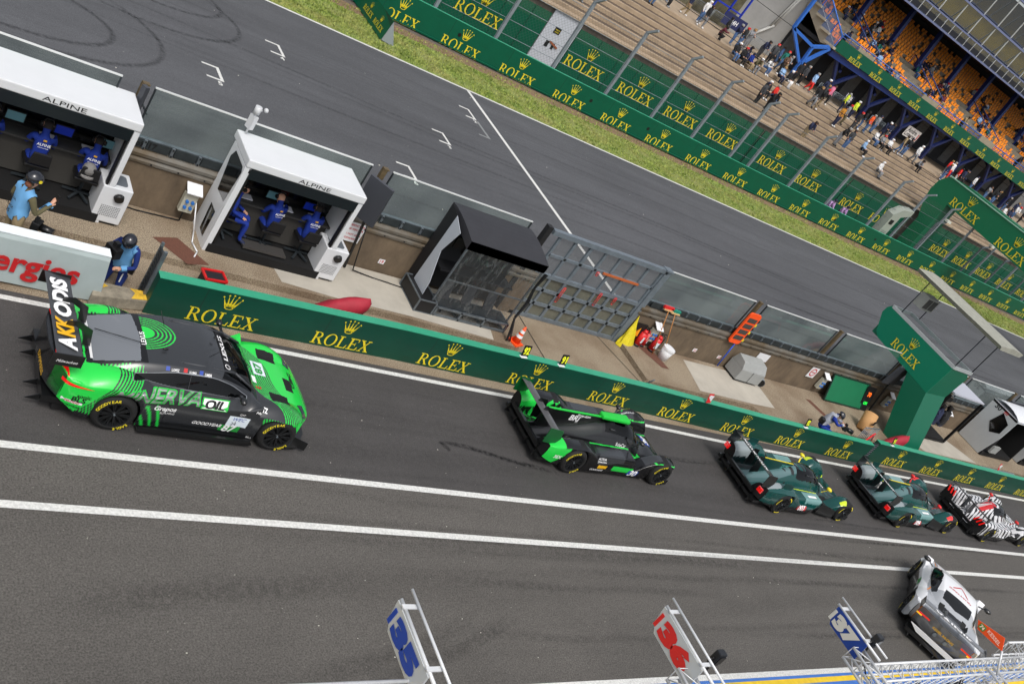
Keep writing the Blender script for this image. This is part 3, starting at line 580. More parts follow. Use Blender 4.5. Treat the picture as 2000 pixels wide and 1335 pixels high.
CARB = mat('carbon', (17, 18, 19), .35, coat=.5, spec=.5)
DKIN = mat('cockpit_dark', (10, 10, 11), .8)
GLASS = mat('car_glass', (4, 5, 6), .03, alpha=.9, coat=0, spec=.35)
GLASSR = mat('car_glass_rear', (112, 116, 121), .12, alpha=.96, coat=.5, spec=.9)  # pale rear glass: the reflected sky is painted into its base colour
RIMM = mat('rim_grey', (44, 46, 48), .35, .6); LAMPR = mat('tail_lamp', (225, 24, 20), .2, coat=1, emit=.35)
def decal(bv, mb, g, o, xd, yd, nd, size=None, m=0, w=None, h=None, off=.005, cell=.04):
    "lay flat lettering on the bodywork: every point is dropped along -nd onto the skin"
    vs, fs = g; o, xd, yd, nd = V(o), V(xd).normalized(), V(yd).normalized(), V(nd).normalized()
    sx = size or 1
    if w: sx = w / (vs[:, 0].max() - vs[:, 0].min())
    sy = sx if not h else h / (vs[:, 1].max() - vs[:, 1].min())
    bm = bmesh.new(); B = [bm.verts.new((p[0] * sx, p[1] * sy, 0)) for p in vs]
    for f in fs:
        try: bm.faces.new([B[i] for i in f])
        except ValueError: pass
    bmesh.ops.triangulate(bm, faces=bm.faces[:])
    for _ in range(4):
        ed = [e for e in bm.edges if e.calc_length() > cell]
        if ed: bmesh.ops.subdivide_edges(bm, edges=ed, cuts=1, use_grid_fill=False); bmesh.ops.triangulate(bm, faces=[f for f in bm.faces if len(f.verts) > 3])
    bm.verts.index_update(); out = []; ok = []
    for v in bm.verts:
        p = o + xd * v.co.x + yd * v.co.y; hit = bv.ray_cast(p + nd * 1.2, -nd, 3.0)
        if hit[0] is None: out.append(p); ok.append(False)
        else: out.append(hit[0] + nd * off); ok.append(True)
    F = [tuple(v.index for v in f.verts) for f in bm.faces if all(ok[v.index] for v in f.verts)]
    F = [f for f in F if max((out[f[i]] - out[f[i - 1]]).length for i in range(len(f))) < cell * 6]
    mb.add(out, F, m); bm.free()
def rect2d(w, h): return (np.array([(-w / 2, -h / 2), (w / 2, -h / 2), (w / 2, h / 2), (-w / 2, h / 2)]), [(0, 1, 2, 3)])
def arc_text(mb, s, cx, cz, y, r, a_mid, size, m, dirn=1):
    "letters standing on a circle in the xz plane (outer face of a tyre)"
    adv = size * .95 / r; a = a_mid + adv * (len(s) - 1) / 2
    for ch in s:
        if ch != ' ':
            u = V((cos(a), 0, sin(a))); tdir = V((sin(a), 0, -cos(a))); put2d(mb, text2d(ch, .03), V((cx, y, cz)) + u * r, tdir, u, size, m)
        a -= adv
def wheel(root, x, y, r, wd, side, rim_r, letters=None, lett_col=YEL, nspoke=10, rimmat=RIMM, accent=None):
    "side -1: outer face looks to -y"
    b = MB(); prof = [(rim_r, -.5), (rim_r + .03, -.5), (r - .035, -.46), (r - .008, -.36), (r, -.2), (r, .2), (r - .008, .36), (r - .035, .46), (rim_r + .03, .5), (rim_r, .5)]; n = 40
    rings = [[(pr * cos(2 * pi * k / n), q * wd, pr * sin(2 * pi * k / n)) for pr, q in prof] for k in range(n)]; rings.append(rings[0]); b.loft(rings, 0, cap=False)
    rb = MB(); o_ = side * wd * .5
    for r0, r1, y0, y1 in ((rim_r, rim_r - .018, o_ * .98, o_ * .98), (rim_r - .018, rim_r - .03, o_ * .98, o_ * .5)):
        P = [[(rr * cos(2 * pi * k / n), yy, rr * sin(2 * pi * k / n)) for rr, yy in ((r0, y0), (r1, y1))] for k in range(n)]; P.append(P[0]); rb.loft(P, 0, cap=False, closed=False)
    for k in range(nspoke):
        a = 2 * pi * k / nspoke; e = .10 if nspoke > 8 else .16
        for s_ in (-1, 1):
            p0 = V((.03 * cos(a), o_ * .72, .03 * sin(a))); p1 = V(((rim_r - .02) * cos(a + s_ * e), o_ * .92, (rim_r - .02) * sin(a + s_ * e))); rb.bar(p0, p1, .016, .02)
    rb.cyl((0, o_ * .6, 0), (0, o_ * .86, 0), .05, .032, n=10); rb.cyl((0, o_ * .86, 0), (0, o_ * .97, 0), .02, n=6, m=1)
    rb.cyl((0, o_ * .35, 0), (0, o_ * .45, 0), rim_r * .72, n=24, m=2)
    w_ = rb.build('wheel', [rimmat, STEEL, mat('brake_dark', (26, 24, 24), .5, .4)], root, (x, y, r)); b.build('tyre', RUB, w_)
    lb = MB(); yl = side * (wd * .5 + .006) if False else side * (wd * .485)
    rl = (rim_r + r) / 2 - .004; yl = side * wd * .505
    if letters:
        arc_text(lb, letters[0], 0, 0, yl, rl, 2.25, .055, 0); 
        if len(letters) > 1: arc_text(lb, letters[1], 0, 0, yl, rl, -.95, .05, 0)
        lb.build('lettering', lett_col, w_)
    elif lett_col:
        for a0 in (0.5, 2.4, 4.4):
            P = [[((rl + q) * cos(a0 + .75 * k / 12), yl, (rl + q) * sin(a0 + .75 * k / 12)) for q in (-.014, .014)] for k in range(13)]; lb.loft(P, 0, cap=False, closed=False)
        lb.build('marking', lett_col, w_)
    return w_

def coupe(name, label, P, loc, rz, color):
    t = thing(name, label, 'race car', loc, rz)
    zd = lambda x: pchip(x, *P['deck']); Wf = lambda x: pchip(x, *P['width'])
    def Hf(x, y):
        W_ = Wf(x); u = np.abs(y) / W_; z = zd(x) - .035 * u ** 2 - P.get('sh', .20) * u ** 7
        for xw in P['wheels']: z = z + P.get('fb', .055) * bump(x, xw, .55) * bump(np.abs(y), .80, .28, .4)
        r = pchip(x, *P['roof']); yr = pchip(x, *P['roofw']); yb = pchip(x, *P['basew']); a = np.clip((np.abs(y) - yr) / (yb - yr), 0, 1.6)
        g = r - .03 * (np.abs(y) / yr).clip(0, 1) ** 2 - (r - P['belt']) * (.25 * a + .75 * a ** 1.6); g = np.where(r < P['rmin'], -1, g)
        return np.maximum(z, g) + P['extra'](x, y) if 'extra' in P else np.maximum(z, g)
    parts = [('body', PAINT), ('windscreen', GLASS), ('side_window', GLASS), ('rear_window', P.get('rearglass', GLASSR)), ('air_vent', mat('vent_black', (9, 9, 10), .7))]
    out, bv = shell(t, name, P['xr'], P.get('nx', 400), P.get('ny', 190), Wf, Hf, lambda x: pchip(x, *P['sill']), P['wheels'], .385, color, P['cat'], lambda x: pchip(x, *P['endc']), parts)
    b = MB(); x0, x1 = P['xr']; b.box(((x0 + x1) / 2, 0, .22), (x1 - x0 - .5, 1.46, .30)); 
    for q in (x0 + .34, 0, x1 - .5): pass
    b.box((0.0, 0, .5), (1.9, 1.5, .35)); b.build('underbody', DKIN, t)
    k_ = P.get('cage', 1.); ib = MB(); ib.box((-.25, .35, .75), (.5, .4, .3)); ib.box((-.5, .35, .98), (.14, .42, .4), R=MX.Rotation(-.2, 3, 'Y'))
    for s_ in (-1, 1): ib.tube([(.75, .58 * s_, .95), (.35, .5 * s_, 1.16), (-.55, .5 * s_, 1.19), (-1.3, .42 * s_, 1.0)], .02)
    ib.tube([(-.55, -.5, 1.19), (-.55, .5, .75)], .02); ib.tube([(-.55, .5, 1.19), (-.55, -.5, .75)], .02); ib.v = [(p[0] * (1 if k_ == 1 else .8) + (0 if k_ == 1 else .12), p[1] * k_, p[2] * k_) for p in ib.v]; ib.build('roll_cage', mat('cage_grey', (60, 62, 66), .5), t)
    return t, out, bv

# ---- the green and black coupe
G87, D87 = LC(34, 205, 72), LC(42, 44, 47)
GREYR = LC(48, 50, 53)  # roof grey: sky reflection on dark gloss put into the colour
def col87(x, y, z, s):
    n = len(x); c = np.tile(D87, (n, 1))
    dfr = x - (1.26 - .55 * y) - .10 * np.sin(y * 5); dfr = np.where((s == -1), x - 1.50 - .35 * (.7 - z), dfr); dfr = np.where(s == 1, x - 1.1, dfr)
    drr = -(x + 1.62) + .62 * (np.clip(z, .3, 1.0) - .80); drr = np.where(np.abs(y) < .62, drr - .25, drr)
    top = (s == 0) & (x > .7); c[top] = LC(48, 50, 53)
    st = (np.sin(2 * pi * dfr / .048) > .15) & (dfr > -.55) & (dfr < 0); c[(dfr > 0) | st] = G87
    st2 = (np.sin(2 * pi * (drr) / .05) > .1) & (drr > -.42) & (drr < 0); c[(drr > 0) | st2] = G87
    rr = np.sqrt(((x + 1.14) / .95) ** 2 + ((y - .10) / .66) ** 2); ro = (z > 1.03) & (x > -1.16) & (x < .9) & (s == 0)
    c[ro] = GREYR; c[(s == 0) & (x < -1.10) & (x > -1.97) & (np.abs(y) < .585)] = LC(12, 12, 13); c[ro & (x > -1.10) & (y > -.38) & ((rr < .24) | ((rr < .60) & (np.sin(2 * pi * rr / .07) > .45)))] = G87
    c[(x < -2.0) & (np.abs(y) < .60)] = D87 * .6; c[(s == 2) & (x < 0) & (np.abs(y) < .82)] = D87 * .8; c[(s == 0) & (x < -2.40) & (np.abs(y) < .7)] = D87
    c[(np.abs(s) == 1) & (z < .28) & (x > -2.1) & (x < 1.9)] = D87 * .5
    lowg = (s == -1) & (z < .62) & (x > -1.0) & (x < -.55); c[lowg & (np.sin(2 * pi * (z + .35 * x) / .045) > .6) & (x < -.62 - .6 * (z - .3))] = G87
    return c
def cat87(x, y, z, s):
    c = np.zeros(len(x), int); ay = np.abs(y); xs = x + .32 * y * y
    c[(s == 0) & (xs > .24) & (xs < .83) & (ay < .66)] = 1
    top = pchip(x, [-1.30, -1.0, -.6, -.1, .2, .60], [.985, 1.05, 1.115, 1.125, 1.08, .925]); bot = pchip(x, [-1.30, -.9, 0, .60], [.965, .935, .91, .895])
    c[(ay > .5) & (z < top) & (z > bot) & (x > -1.30) & (x < .60) & (s == 0)] = 2
    c[(s == 0) & (x < -1.16 - .08 * ay) & (x > -1.90 + .12 * ay ** 2) & (ay < .52 + (x + 1.9) * .05)] = 3
    for (a, b, c0, d, sk) in ((1.14, 1.52, -.66, -.42, 0), (1.14, 1.52, .42, .66, 0), (1.56, 1.74, -.22, .10, .0)):
        c[(s == 0) & (x > a) & (x < b) & (y > c0) & (y < d)] = 4
    c[(s == 2) & (x > 0) & (ay < .55) & (z < .46)] = 4; c[(s == -1) & (x < -2.28) & (x > -2.44) & (z > .42) & (z < .72)] = 4; c[(s == -1) & (x > 1.50) & (x < 1.70) & (z > .74)] = 4
    return c
P87 = dict(xr=(-2.46, 2.06), nx=430, ny=210, deck=([-2.5, -2.4, -2.1, -1.7, -.9, 0, .7, 1.2, 1.6, 1.9, 2.08], [.86, .93, .965, .965, .93, .895, .865, .82, .745, .64, .50]),
           width=([-2.5, -2.3, -1.8, -1.385, -.95, -.3, .6, 1.05, 1.4, 1.7, 1.95], [.84, .92, .985, .995, .955, .92, .92, .97, 1.0, .975, .88]), wheels=(-1.385, 1.385),
           roof=([-2.05, -1.87, -1.5, -1.15, -.6, -.15, .15, .38, .62, .86, 1.0], [.90, .975, 1.075, 1.16, 1.212, 1.216, 1.19, 1.12, 1.01, .87, .74]), rmin=.84,
           roofw=([-2.0, -1.5, -.9, -.3, .3, .7, 1.0], [.50, .54, .585, .60, .60, .62, .64]), basew=([-2.0, -1.4, -.6, .3, 1.0], [.70, .78, .84, .83, .78]), belt=.885,
           sill=([-2.5, -2.2, -2.0, -.9, .9, 1.75, 2.06], [.42, .32, .22, .14, .14, .16, .13]), endc=([-2.5, -2.1, -1.4, 1.0, 1.6, 2.06], [-.24, -.10, 0, 0, .10, .30]), cat=cat87, fb=.085, sh=.13)
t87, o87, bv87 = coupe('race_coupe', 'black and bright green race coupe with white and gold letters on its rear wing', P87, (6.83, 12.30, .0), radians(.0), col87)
SIDE = dict(xd=(1, 0, 0), yd=(0, 0, 1), nd=(0, -1, 0))
def side_text(t, bv, s, x, z, w, m, bold=.02, shear=0., h=None, slope=0., nm='lettering', off=.005):
    b = MB(); decal(bv, b, text2d(s, bold, shear), (x, 0, z), (1, 0, slope), (-slope, 0, 1), (0, -1, 0), w=w, h=h, off=off); return b.build(nm, m, t)
def side_patch(t, bv, x, z, w, h, m, nm='sticker', off=.003):
    b = MB(); decal(bv, b, rect2d(w, h), (x, 0, z), (1, 0, 0), (0, 0, 1), (0, -1, 0), off=off, size=1, cell=.08); return b.build(nm, m, t)
SILV = mat('silver_lettering', (190, 196, 192), .3, .3, var=.5, vs=5, rgb2=(60, 66, 64), stretch=(.6, 1, 5)); GRL = mat('green_lettering', (30, 190, 62), .4); LBLUE = mat('sticker_white', (214, 224, 232), .4); GSTK = mat('sticker_green', (34, 140, 56), .4)
GOLD = mat('wing_gold', (226, 172, 24), .4); DBL = mat('sticker_blue', (40, 70, 160), .4)
side_text(t87, bv87, 'MINERVA', -.86, .775, 1.42, GRL, .05, .35, h=.225, slope=.05, off=.004); side_text(t87, bv87, 'MINERVA', -.86, .775, 1.38, SILV, .01, .35, h=.195, slope=.05, off=.008)
side_patch(t87, bv87, .10, .76, .46, .18, GRL, off=.004); side_patch(t87, bv87, .10, .76, .42, .15, LTXT, off=.007); side_text(t87, bv87, 'OIL', .10, .76, .34, BTXT, .05, .25, h=.13, off=.010)
side_text(t87, bv87, 'Grapos', -.66, .56, .36, LTXT, .03, .1); side_text(t87, bv87, 'SORTING', -.60, .48, .24, LTXT, .0, .1)
side_text(t87, bv87, 'GOODYEAR', .12, .36, .5, LTXT, .02, .3); side_patch(t87, bv87, .60, .50, .36, .22, LBLUE); side_text(t87, bv87, 'WEC', .61, .555, .22, DBL, .0, .3, off=.009); side_text(t87, bv87, '24', .54, .45, .09, BTXT, 0, off=.009)
side_patch(t87, bv87, .52, .325, .36, .14, GSTK); side_text(t87, bv87, '87', .52, .325, .24, LTXT, .03, .15, off=.008); side_text(t87, bv87, 'BELL', .93, .2, .1, LTXT, 0, off=.006)
side_text(t87, bv87, 'sonic', -1.92, .60, .2, BTXT); side_text(t87, bv87, 'BLS', -1.97, .52, .2, BTXT, .03); side_text(t87, bv87, 'GOODYEAR', -2.06, .36, .32, BTXT); side_patch(t87, bv87, -2.05, .45, .30, .055, LTXT); side_text(t87, bv87, 'FERODO', -2.05, .45, .2, RTXT, .02, off=.008)
side_text(t87, bv87, 'HERTZ', .92, .78, .22, LTXT, .04, .2); side_text(t87, bv87, 'QXP', .62, .66, .1, LTXT, .0)
b = MB()
def top_text(t, bv, s, x, y, w, m, a=0., bold=.02, shear=0., h=None, off=.006, nm='lettering'):
    b = MB(); decal(bv, b, text2d(s, bold, shear), (x, y, 0), (cos(a), sin(a), 0), (-sin(a), cos(a), 0), (0, 0, 1), w=w, h=h, off=off); return b.build(nm, m, t)
def top_patch(t, bv, x, y, w, h, m, a=0., off=.004, nm='sticker'):
    b = MB(); decal(bv, b, rect2d(w, h), (x, y, 0), (cos(a), sin(a), 0), (-sin(a), cos(a), 0), (0, 0, 1), off=off, size=1, cell=.08); return b.build(nm, m, t)
top_patch(t87, bv87, .235, 0, .12, 1.04, BTXT, 0, off=.012, nm='sun_strip'); top_text(t87, bv87, 'LEXUS', .235, .06, .62, LTXT, pi / 2, .03, off=.02, h=.085)
top_text(t87, bv87, 'O', .235, -.40, .11, LTXT, pi / 2, .0, off=.02)
top_text(t87, bv87, 'LEXUS', -1.12, -.05, .3, LTXT, pi / 2, .02)
top_patch(t87, bv87, 1.06, .12, .24, .34, LBLUE, off=.005); top_text(t87, bv87, '87', 1.06, .12, .28, GSTK, pi / 2, .04, off=.010, h=.15); top_patch(t87, bv87, .90, -.20, .08, .16, LTXT); top_text(t87, bv87, 'E', .95, -.38, .06, RTXT, pi / 2)
top_text(t87, bv87, 'CIBC', 1.78, .12, .42, BTXT, pi / 2, .05, h=.08)
for x_, c_, s_ in ((-.80, DBL, 'LOPEZ'), (-.52, RTXT, 'SCHMID'), (-.26, DBL, 'UMBR')): top_patch(t87, bv87, x_, -.64, .06, .05, c_); top_text(t87, bv87, s_, x_ + .12, -.655, .12, LTXT)
tx = [-1.30, -1.0, -.6, -.1, .2, .60]; tz = [.985, 1.05, 1.115, 1.125, 1.08, .925]; q_ = [(x, pchip(x, tx, tz)) for x in np.linspace(-1.3, .6, 24)]; q2 = [(x, pchip(x, [-1.30, -.9, 0, .60], [.965, .935, .91, .895])) for x in np.linspace(.6, -1.3, 24)]
def ring2d(P, wd): n = len(P); c_ = np.mean(P, 0); return (np.array([tuple(p) for p in P] + [tuple(np.array(p) + (np.array(p) - c_) / np.linalg.norm(np.array(p) - c_) * wd) for p in P]), [(i, (i + 1) % n, n + (i + 1) % n, n + i) for i in range(n)])
g_ = ring2d([(float(a_), float(b_)) for a_, b_ in q_ + q2], .016); b = MB(); decal(bv87, b, g_, (0, 0, 0), (1, 0, 0), (0, 0, 1), (0, -1, 0), size=1, off=.008); b.build('window_trim', mat('trim_silver', (150, 154, 158), .3, .6), t87)
b = MB(); decal(bv87, b, rect2d(.014, .20), (-.42, 0, 1.01), (1, 0, 0), (0, 0, 1), (0, -1, 0), size=1, off=.008); b.build('window_pillar', CARB, t87); b = MB(); decal(bv87, b, rect2d(.008, .62), (.56, 0, .60), (1, 0, 0), (0, 0, 1), (0, -1, 0), size=1, off=.003); decal(bv87, b, rect2d(.008, .60), (-.62, 0, .60), (1, 0, 0), (0, 0, 1), (0, -1, 0), size=1, off=.003); b.each('door_gap', BLACK, t87)
# lamps, mirrors, wing, splitter, fins, aerials
for s_ in (-1, 1):
    b = MB(); decal(bv87, b, (np.array([(-.05, -.34), (.12, -.30), (.06, .0), (-.02, .30), (-.09, .30), (-.10, .05)]), [(0, 1, 2, 3, 4, 5)]), (-2.30, s_ * .70, 0), (1, 0, 0), (0, -s_, 0), (0, 0, 1), size=1, off=.012); b.build('tail_lamp', LAMPR, t87)
    b = MB(); decal(bv87, b, (np.array([(-.1, -.035), (.36, .0), (-.1, .03)]), [(0, 1, 2)]), (-2.18, 0, .77), (1, 0, .0), (0, 0, 1), (0, s_, 0), size=1, off=.012); b.build('side_lamp', LAMPR, t87)
    b = MB(); decal(bv87, b, (np.array([(-.06, -.16), (.08, -.12), (.03, .2), (-.1, .14)]), [(0, 1, 2, 3)]), (1.82, s_ * .66, 0), (1, 0, 0), (0, s_ * -1, 0), (0, 0, 1), size=1, off=.008); b.build('headlamp', mat('lamp_glass', (70, 76, 84), .05, coat=1), t87)
    b = MB(); b.ball((.46, s_ * .98, 1.0), (.06, .09, .055)); b.bar((.48, s_ * .80, .96), (.46, s_ * .95, .99), .05, .02); b.build('mirror', CARB, t87)
b = MB(); wing = []
for k, yy in enumerate(np.linspace(-.93, .93, 9)): wing.append([(-2.56, yy, 1.33), (-2.50, yy, 1.30), (-2.33, yy, 1.262), (-2.20, yy, 1.27), (-2.17, yy, 1.285), (-2.33, yy, 1.298), (-2.49, yy, 1.325)])
b.loft(wing, 0, sm=False); wg = b.build('rear_wing', mat('wing_grey', (54, 55, 57), .32, coat=.6, spec=.6), t87)
b = MB()
for s_ in (-1, 1): b.box((-2.37, s_ * .94, 1.22), (.44, .012, .22)); 
b.each('end_plate', CARB, wg)
b = MB()
for s_ in (-1, 1): b.prism([(x_ - .1, s_ * .27, z_) for x_, z_ in ((-1.92, 1.0), (-1.80, 1.0), (-1.86, 1.30), (-2.10, 1.43), (-2.26, 1.40), (-2.26, 1.30), (-2.12, 1.33), (-1.97, 1.24))], (0, .012, 0))
b.each('swan_neck', CARB, wg)
def flat_text(root, s, o, xd, yd, w, m, bold=.03, h=None, shear=0., nm='lettering'): b = MB(); txt(b, s, o, xd, yd, 1, 0, w=w, h=h, bold=bold, shear=shear); return b.build(nm, m, root)
YW_ = (0, 1, 0); XW = (-1, 0, .12)
flat_text(wg, 'ODiS', (-2.375, .36, 1.325), YW_, XW, .90, LTXT, .05, h=.27); flat_text(wg, 'KK', (-2.375, -.31, 1.325), YW_, XW, .42, GOLD, .05, h=.27); flat_text(wg, 'A', (-2.375, -.67, 1.325), YW_, XW, .28, LTXT, .05, h=.27)
flat_text(wg, 'Milwaukee', (-2.37, -.949, 1.20), (1, 0, 0), (0, 0, 1), .3, LTXT, .0, shear=.3)
flat_text(t87, 'DXPRESS', (-2.49, -.35, .60), (0, -1, 0), (0, 0, 1), .5, GOLD, .03)
b = MB(); b.prism([(1.62, -.97, .07), (1.90, -.93, .07), (2.14, -.55, .07), (2.20, 0, .07), (2.14, .55, .07), (1.90, .93, .07), (1.62, .97, .07)], (0, 0, .022)); b.box((1.93, -.90, .17), (.26, .012, .18), rz=-.5); b.box((1.93, .90, .17), (.26, .012, .18), rz=.5); b.build('splitter', CARB, t87)
b = MB(); b.prism([(-.95, -1.02, .09), (1.0, -1.02, .09), (1.0, 1.02, .09), (-.95, 1.02, .09)], (0, 0, .03)); b.prism([(-.95, -1.0, .12), (-.55, -1.03, .12), (.95, -1.03, .12), (.95, -.97, .12)], (0, 0, .06)); b.build('side_skirt', CARB, t87)
b = MB(); b.box((-2.20, 0, .26), (.42, 1.5, .12)); [b.prism([(-2.60, y, .15), (-2.3, y, .12), (-2.3, y, .32)], (0, .012, 0)) for y in (-.66, -.33, .33, .66)]; b.build('diffuser', CARB, t87)
b = MB(); b.cyl((-.1, -.32, 1.25), (-.02, -.40, 1.47), .005, n=4); b.cyl((-.75, .25, 1.24), (-.9, .3, 1.5), .005, n=4); b.cyl((.18, .1, 1.26), (.02, .1, 1.45), .005, n=4); b.ball((.1, .18, 1.27), (.035, .035, .015)); b.ball((-.82, -.3, 1.235), (.05, .02, .02)); b.each('aerial', BLACK, t87)
b = MB(); b.tube([(-1.2, -.20, 1.20), (-1.5, -.05, 1.13), (-1.80, .12, 1.045)], .008, n=4); b.tube([(.78, -.02, .97), (.45, .25, 1.14)], .008, n=4); b.each('wiper', BLACK, t87)
b = MB(); decal(bv87, b, rect2d(.04, .98), (-1.885, 0, 0), (1, 0, 0), (0, 1, 0), (0, 0, 1), size=1, off=.006); b.build('window_tape', mat('tape_white', (215, 215, 215), .5), t87)
for x_ in (-1.385, 1.385):
    for s_ in (-1, 1): wheel(t87, x_, s_ * .855, .345, .30, s_, .245, ('GOODYEAR', 'EAGLE'))

# ---- sports prototypes: a low floor, four fenders, a bubble cockpit, side pods and a finned engine cover
def plat(x, c, r0, r1=None, p=3.2): r1 = r0 if r1 is None else r1; t = np.where(x < c, (c - x) / r0, (x - c) / r1); return np.clip(1 - np.abs(t) ** p, 0, 1) ** .7
def smax(*a, k=.018):
    a = np.stack(np.broadcast_arrays(*a)); m = a.max(0); return m + k * np.log(np.exp((a - m) / k).sum(0)) * .6
def prototype(name, label, P, loc, rz, color):
    t = thing(name, label, 'race car', loc, rz); g = P
    def Hf(x, y):
        ay = np.abs(y)
        tub = np.minimum(pchip(x, *g['cock']), 9) ; hw = pchip(x, *g['cockw']); cp = np.where(ay < hw * 1.6, .30 + (tub - .30) * (1 - (ay / (hw * 1.6)).clip(0, 1) ** 2.6), .2)
        ff = .30 + (g['ffz'] - .30) * pchip(x, *g['ffx']) * plat(ay, .74, .25, .36); rf = .30 + (g['rfz'] - .30) * pchip(x, *g['rfx']) * plat(ay, .75, .29, .36)
        pod = .26 + (g['podz'] - .26) * sst(g['podx'][0], g['podx'][0] + .3, x) * (1 - sst(g['podx'][1] - .35, g['podx'][1], x)) * (1 - sst(.84, .98, ay)) * sst(.2, .5, ay)
        fl = .27 + 0 * x - .10 * sst(1.6, 2.0, x)
        return smax(cp, ff, rf, pod, fl)
    Wf = lambda x: pchip(x, *g['width'])
    parts = [('body', PAINT), ('canopy', GLASS), ('air_vent', mat('vent_black', (9, 9, 10), .7))]
    out, bv = shell(t, name, g['xr'], g.get('nx', 300), g.get('ny', 150), Wf, Hf, lambda x: pchip(x, *g['sill']), g['wheels'], .375, color, g['cat'], lambda x: pchip(x, *g['endc']), parts, tum=.02)
    x0, x1 = g['xr']; b = MB(); b.box(((x0 + x1) / 2, 0, .12), (x1 - x0 - .3, 1.5, .10)); b.box((0, 0, .25), (1.7, 1.5, .2)); b.build('floor', DKIN, t)
    b = MB(); b.box((-.25, 0, .55), (.5, .3, .3)); b.ball((-.05, 0, .80), (.13, .12, .13)); b.tube([(.55, -.3, .62), (.2, -.27, .86), (-.3, -.27, .9)], .018); b.build('driver', mat('driver_dark', (40, 42, 46), .6), t)
    wx, wz, wc = g['wing']; b = MB(); b.loft([[(wx - wc, yy, wz + .05), (wx - wc * .3, yy, wz - .012), (wx, yy, wz), (wx, yy, wz + .012), (wx - wc * .3, yy, wz + .016), (wx - wc, yy, wz + .062)] for yy in np.linspace(-g['ws'], g['ws'], 5)], 0, sm=False); wg = b.build('rear_wing', g['wingm'], t)
    b = MB()
    for s_ in (-1, 1): b.prism([(wx - wc - .06, s_ * g['ws'], wz + .10), (wx + .04, s_ * g['ws'], wz + .07), (wx + .12, s_ * g['ws'], wz - .16), (wx + .02, s_ * g['ws'], wz - .34), (wx - wc - .02, s_ * g['ws'], wz - .30)], (0, .012 * s_, 0))
    b.each('end_plate', g.get('epm', CARB), wg); b = MB()
    for s_ in (-1, 1): b.prism([(wx - .05, s_ * .14, wz - .45), (wx + .3, s_ * .14, wz - .42), (wx + .1, s_ * .14, wz + .1), (wx - .14, s_ * .14, wz + .12), (wx - .16, s_ * .14, wz)], (0, .01, 0))
    b.each('swan_neck', CARB, wg)
    fx0, fz0, fx1, fz1 = g['fin']; b = MB(); b.prism([(fx0, -.008, .4), (fx0, -.008, fz0), (fx0 + .1, -.008, fz0 + .02), (fx1, -.008, fz1), (fx1, -.008, .5)], (0, .016, 0)); b.build('fin', g.get('finm', CARB), t)
    b = MB(); xn = x1; b.prism([(xn - .55, -.96, .055), (xn - .1, -.95, .055), (xn + .06, -.6, .055), (xn + .08, 0, .055), (xn + .06, .6, .055), (xn - .1, .95, .055), (xn - .55, .96, .055)], (0, 0, .02)); b.box((xn - .22, -.955, .14), (.3, .012, .15)); b.box((xn - .22, .955, .14), (.3, .012, .15)); b.build('splitter', CARB, t)
    b = MB(); b.box((x0 + .12, 0, .22), (.3, 1.7, .08)); b.box((x0 - .02, 0, .40), (.08, 1.3, .10)); [b.prism([(x0 - .10, y, .12), (x0 + .2, y, .08), (x0 + .1, y, .32), (x0 - .05, y, .32)], (0, .012, 0)) for y in (-.7, -.3, .3, .7)]; b.build('diffuser', CARB, t)
    for s_ in (-1, 1):
        mx_, my_, mz_ = g['mirror']; b = MB(); b.ball((mx_, s_ * my_, mz_), (.07, .09, .05)); b.bar((mx_, s_ * my_, mz_ - .02), (mx_ - .05, s_ * (my_ - .1), mz_ - .22), .04, .015); b.build('mirror', g.get('mirm', CARB), t)
    for x_ in g['wheels']:
        for s_ in (-1, 1): wheel(t, x_, s_ * .845, .345, .30, s_, .235, *g['tyre'])
    return t, out, bv, wg
LG, LK = LC(34, 205, 72), LC(12, 12, 14)
def col30(x, y, z, s):
    c = np.tile(LK, (len(x), 1)); ay = np.abs(y)
    c[(s == 0) & (ay < .30) & (z > .55) & (x < -.5)] = LC(26, 30, 28)
    c[(s == 0) & (ay < .53) & (ay > .49) & (x > -.9) & (x < 1.2)] = LG; c[(s == 0) & (y > .02) & (y < .35) & (z > .86) & (x > -.9)] = LG
    c[(s == 0) & (x < -1.95) & (ay > .5)] = LG; c[(x < -2.2) & (s == -1)] = LG; c[(s == 0) & (np.abs(z - .62) < .012) & (x > 0) & (ay > .5)] = LG; c[(s == 0) & (ay > .60) & (ay < .88) & (np.abs(x - 1.45) < .16)] = LC(6, 6, 7); c[(s == 0) & (ay < .48) & (ay > .44) & (x > .9)] = LG * .8; c[(s == -1) & (x < -1.8) & (x - .7 * z < -2.2)] = LG
    c[(s == 0) & (ay > .92) & (x > 0)] = LG; sw = (np.sin(x * 21 + 3 * np.sin(y * 17)) * np.sin(y * 23 + 2 * np.sin(x * 9)) > .1) & (s == 0) & (x < -1.2) & (y > .2) & (y < .62); c[sw] = LG
    c[(s == 0) & (ay > .6) & (x > .9) & (x < 1.4) & (ay < .86)] = LC(52, 54, 57); c[(s == 0) & (x > -.75) & (x < .1) & (ay > .6)] = LC(46, 48, 51)
    c[(s == -1) & (x > -.2) & (x < .6) & (z > .22) & (z < .36) & (np.abs(x - .2) < .35)] = LG; c[(s == -1) & (x > 1.8)] = LG; c[(s == 2) & (x > 0) & (ay > .7)] = LG
    return c
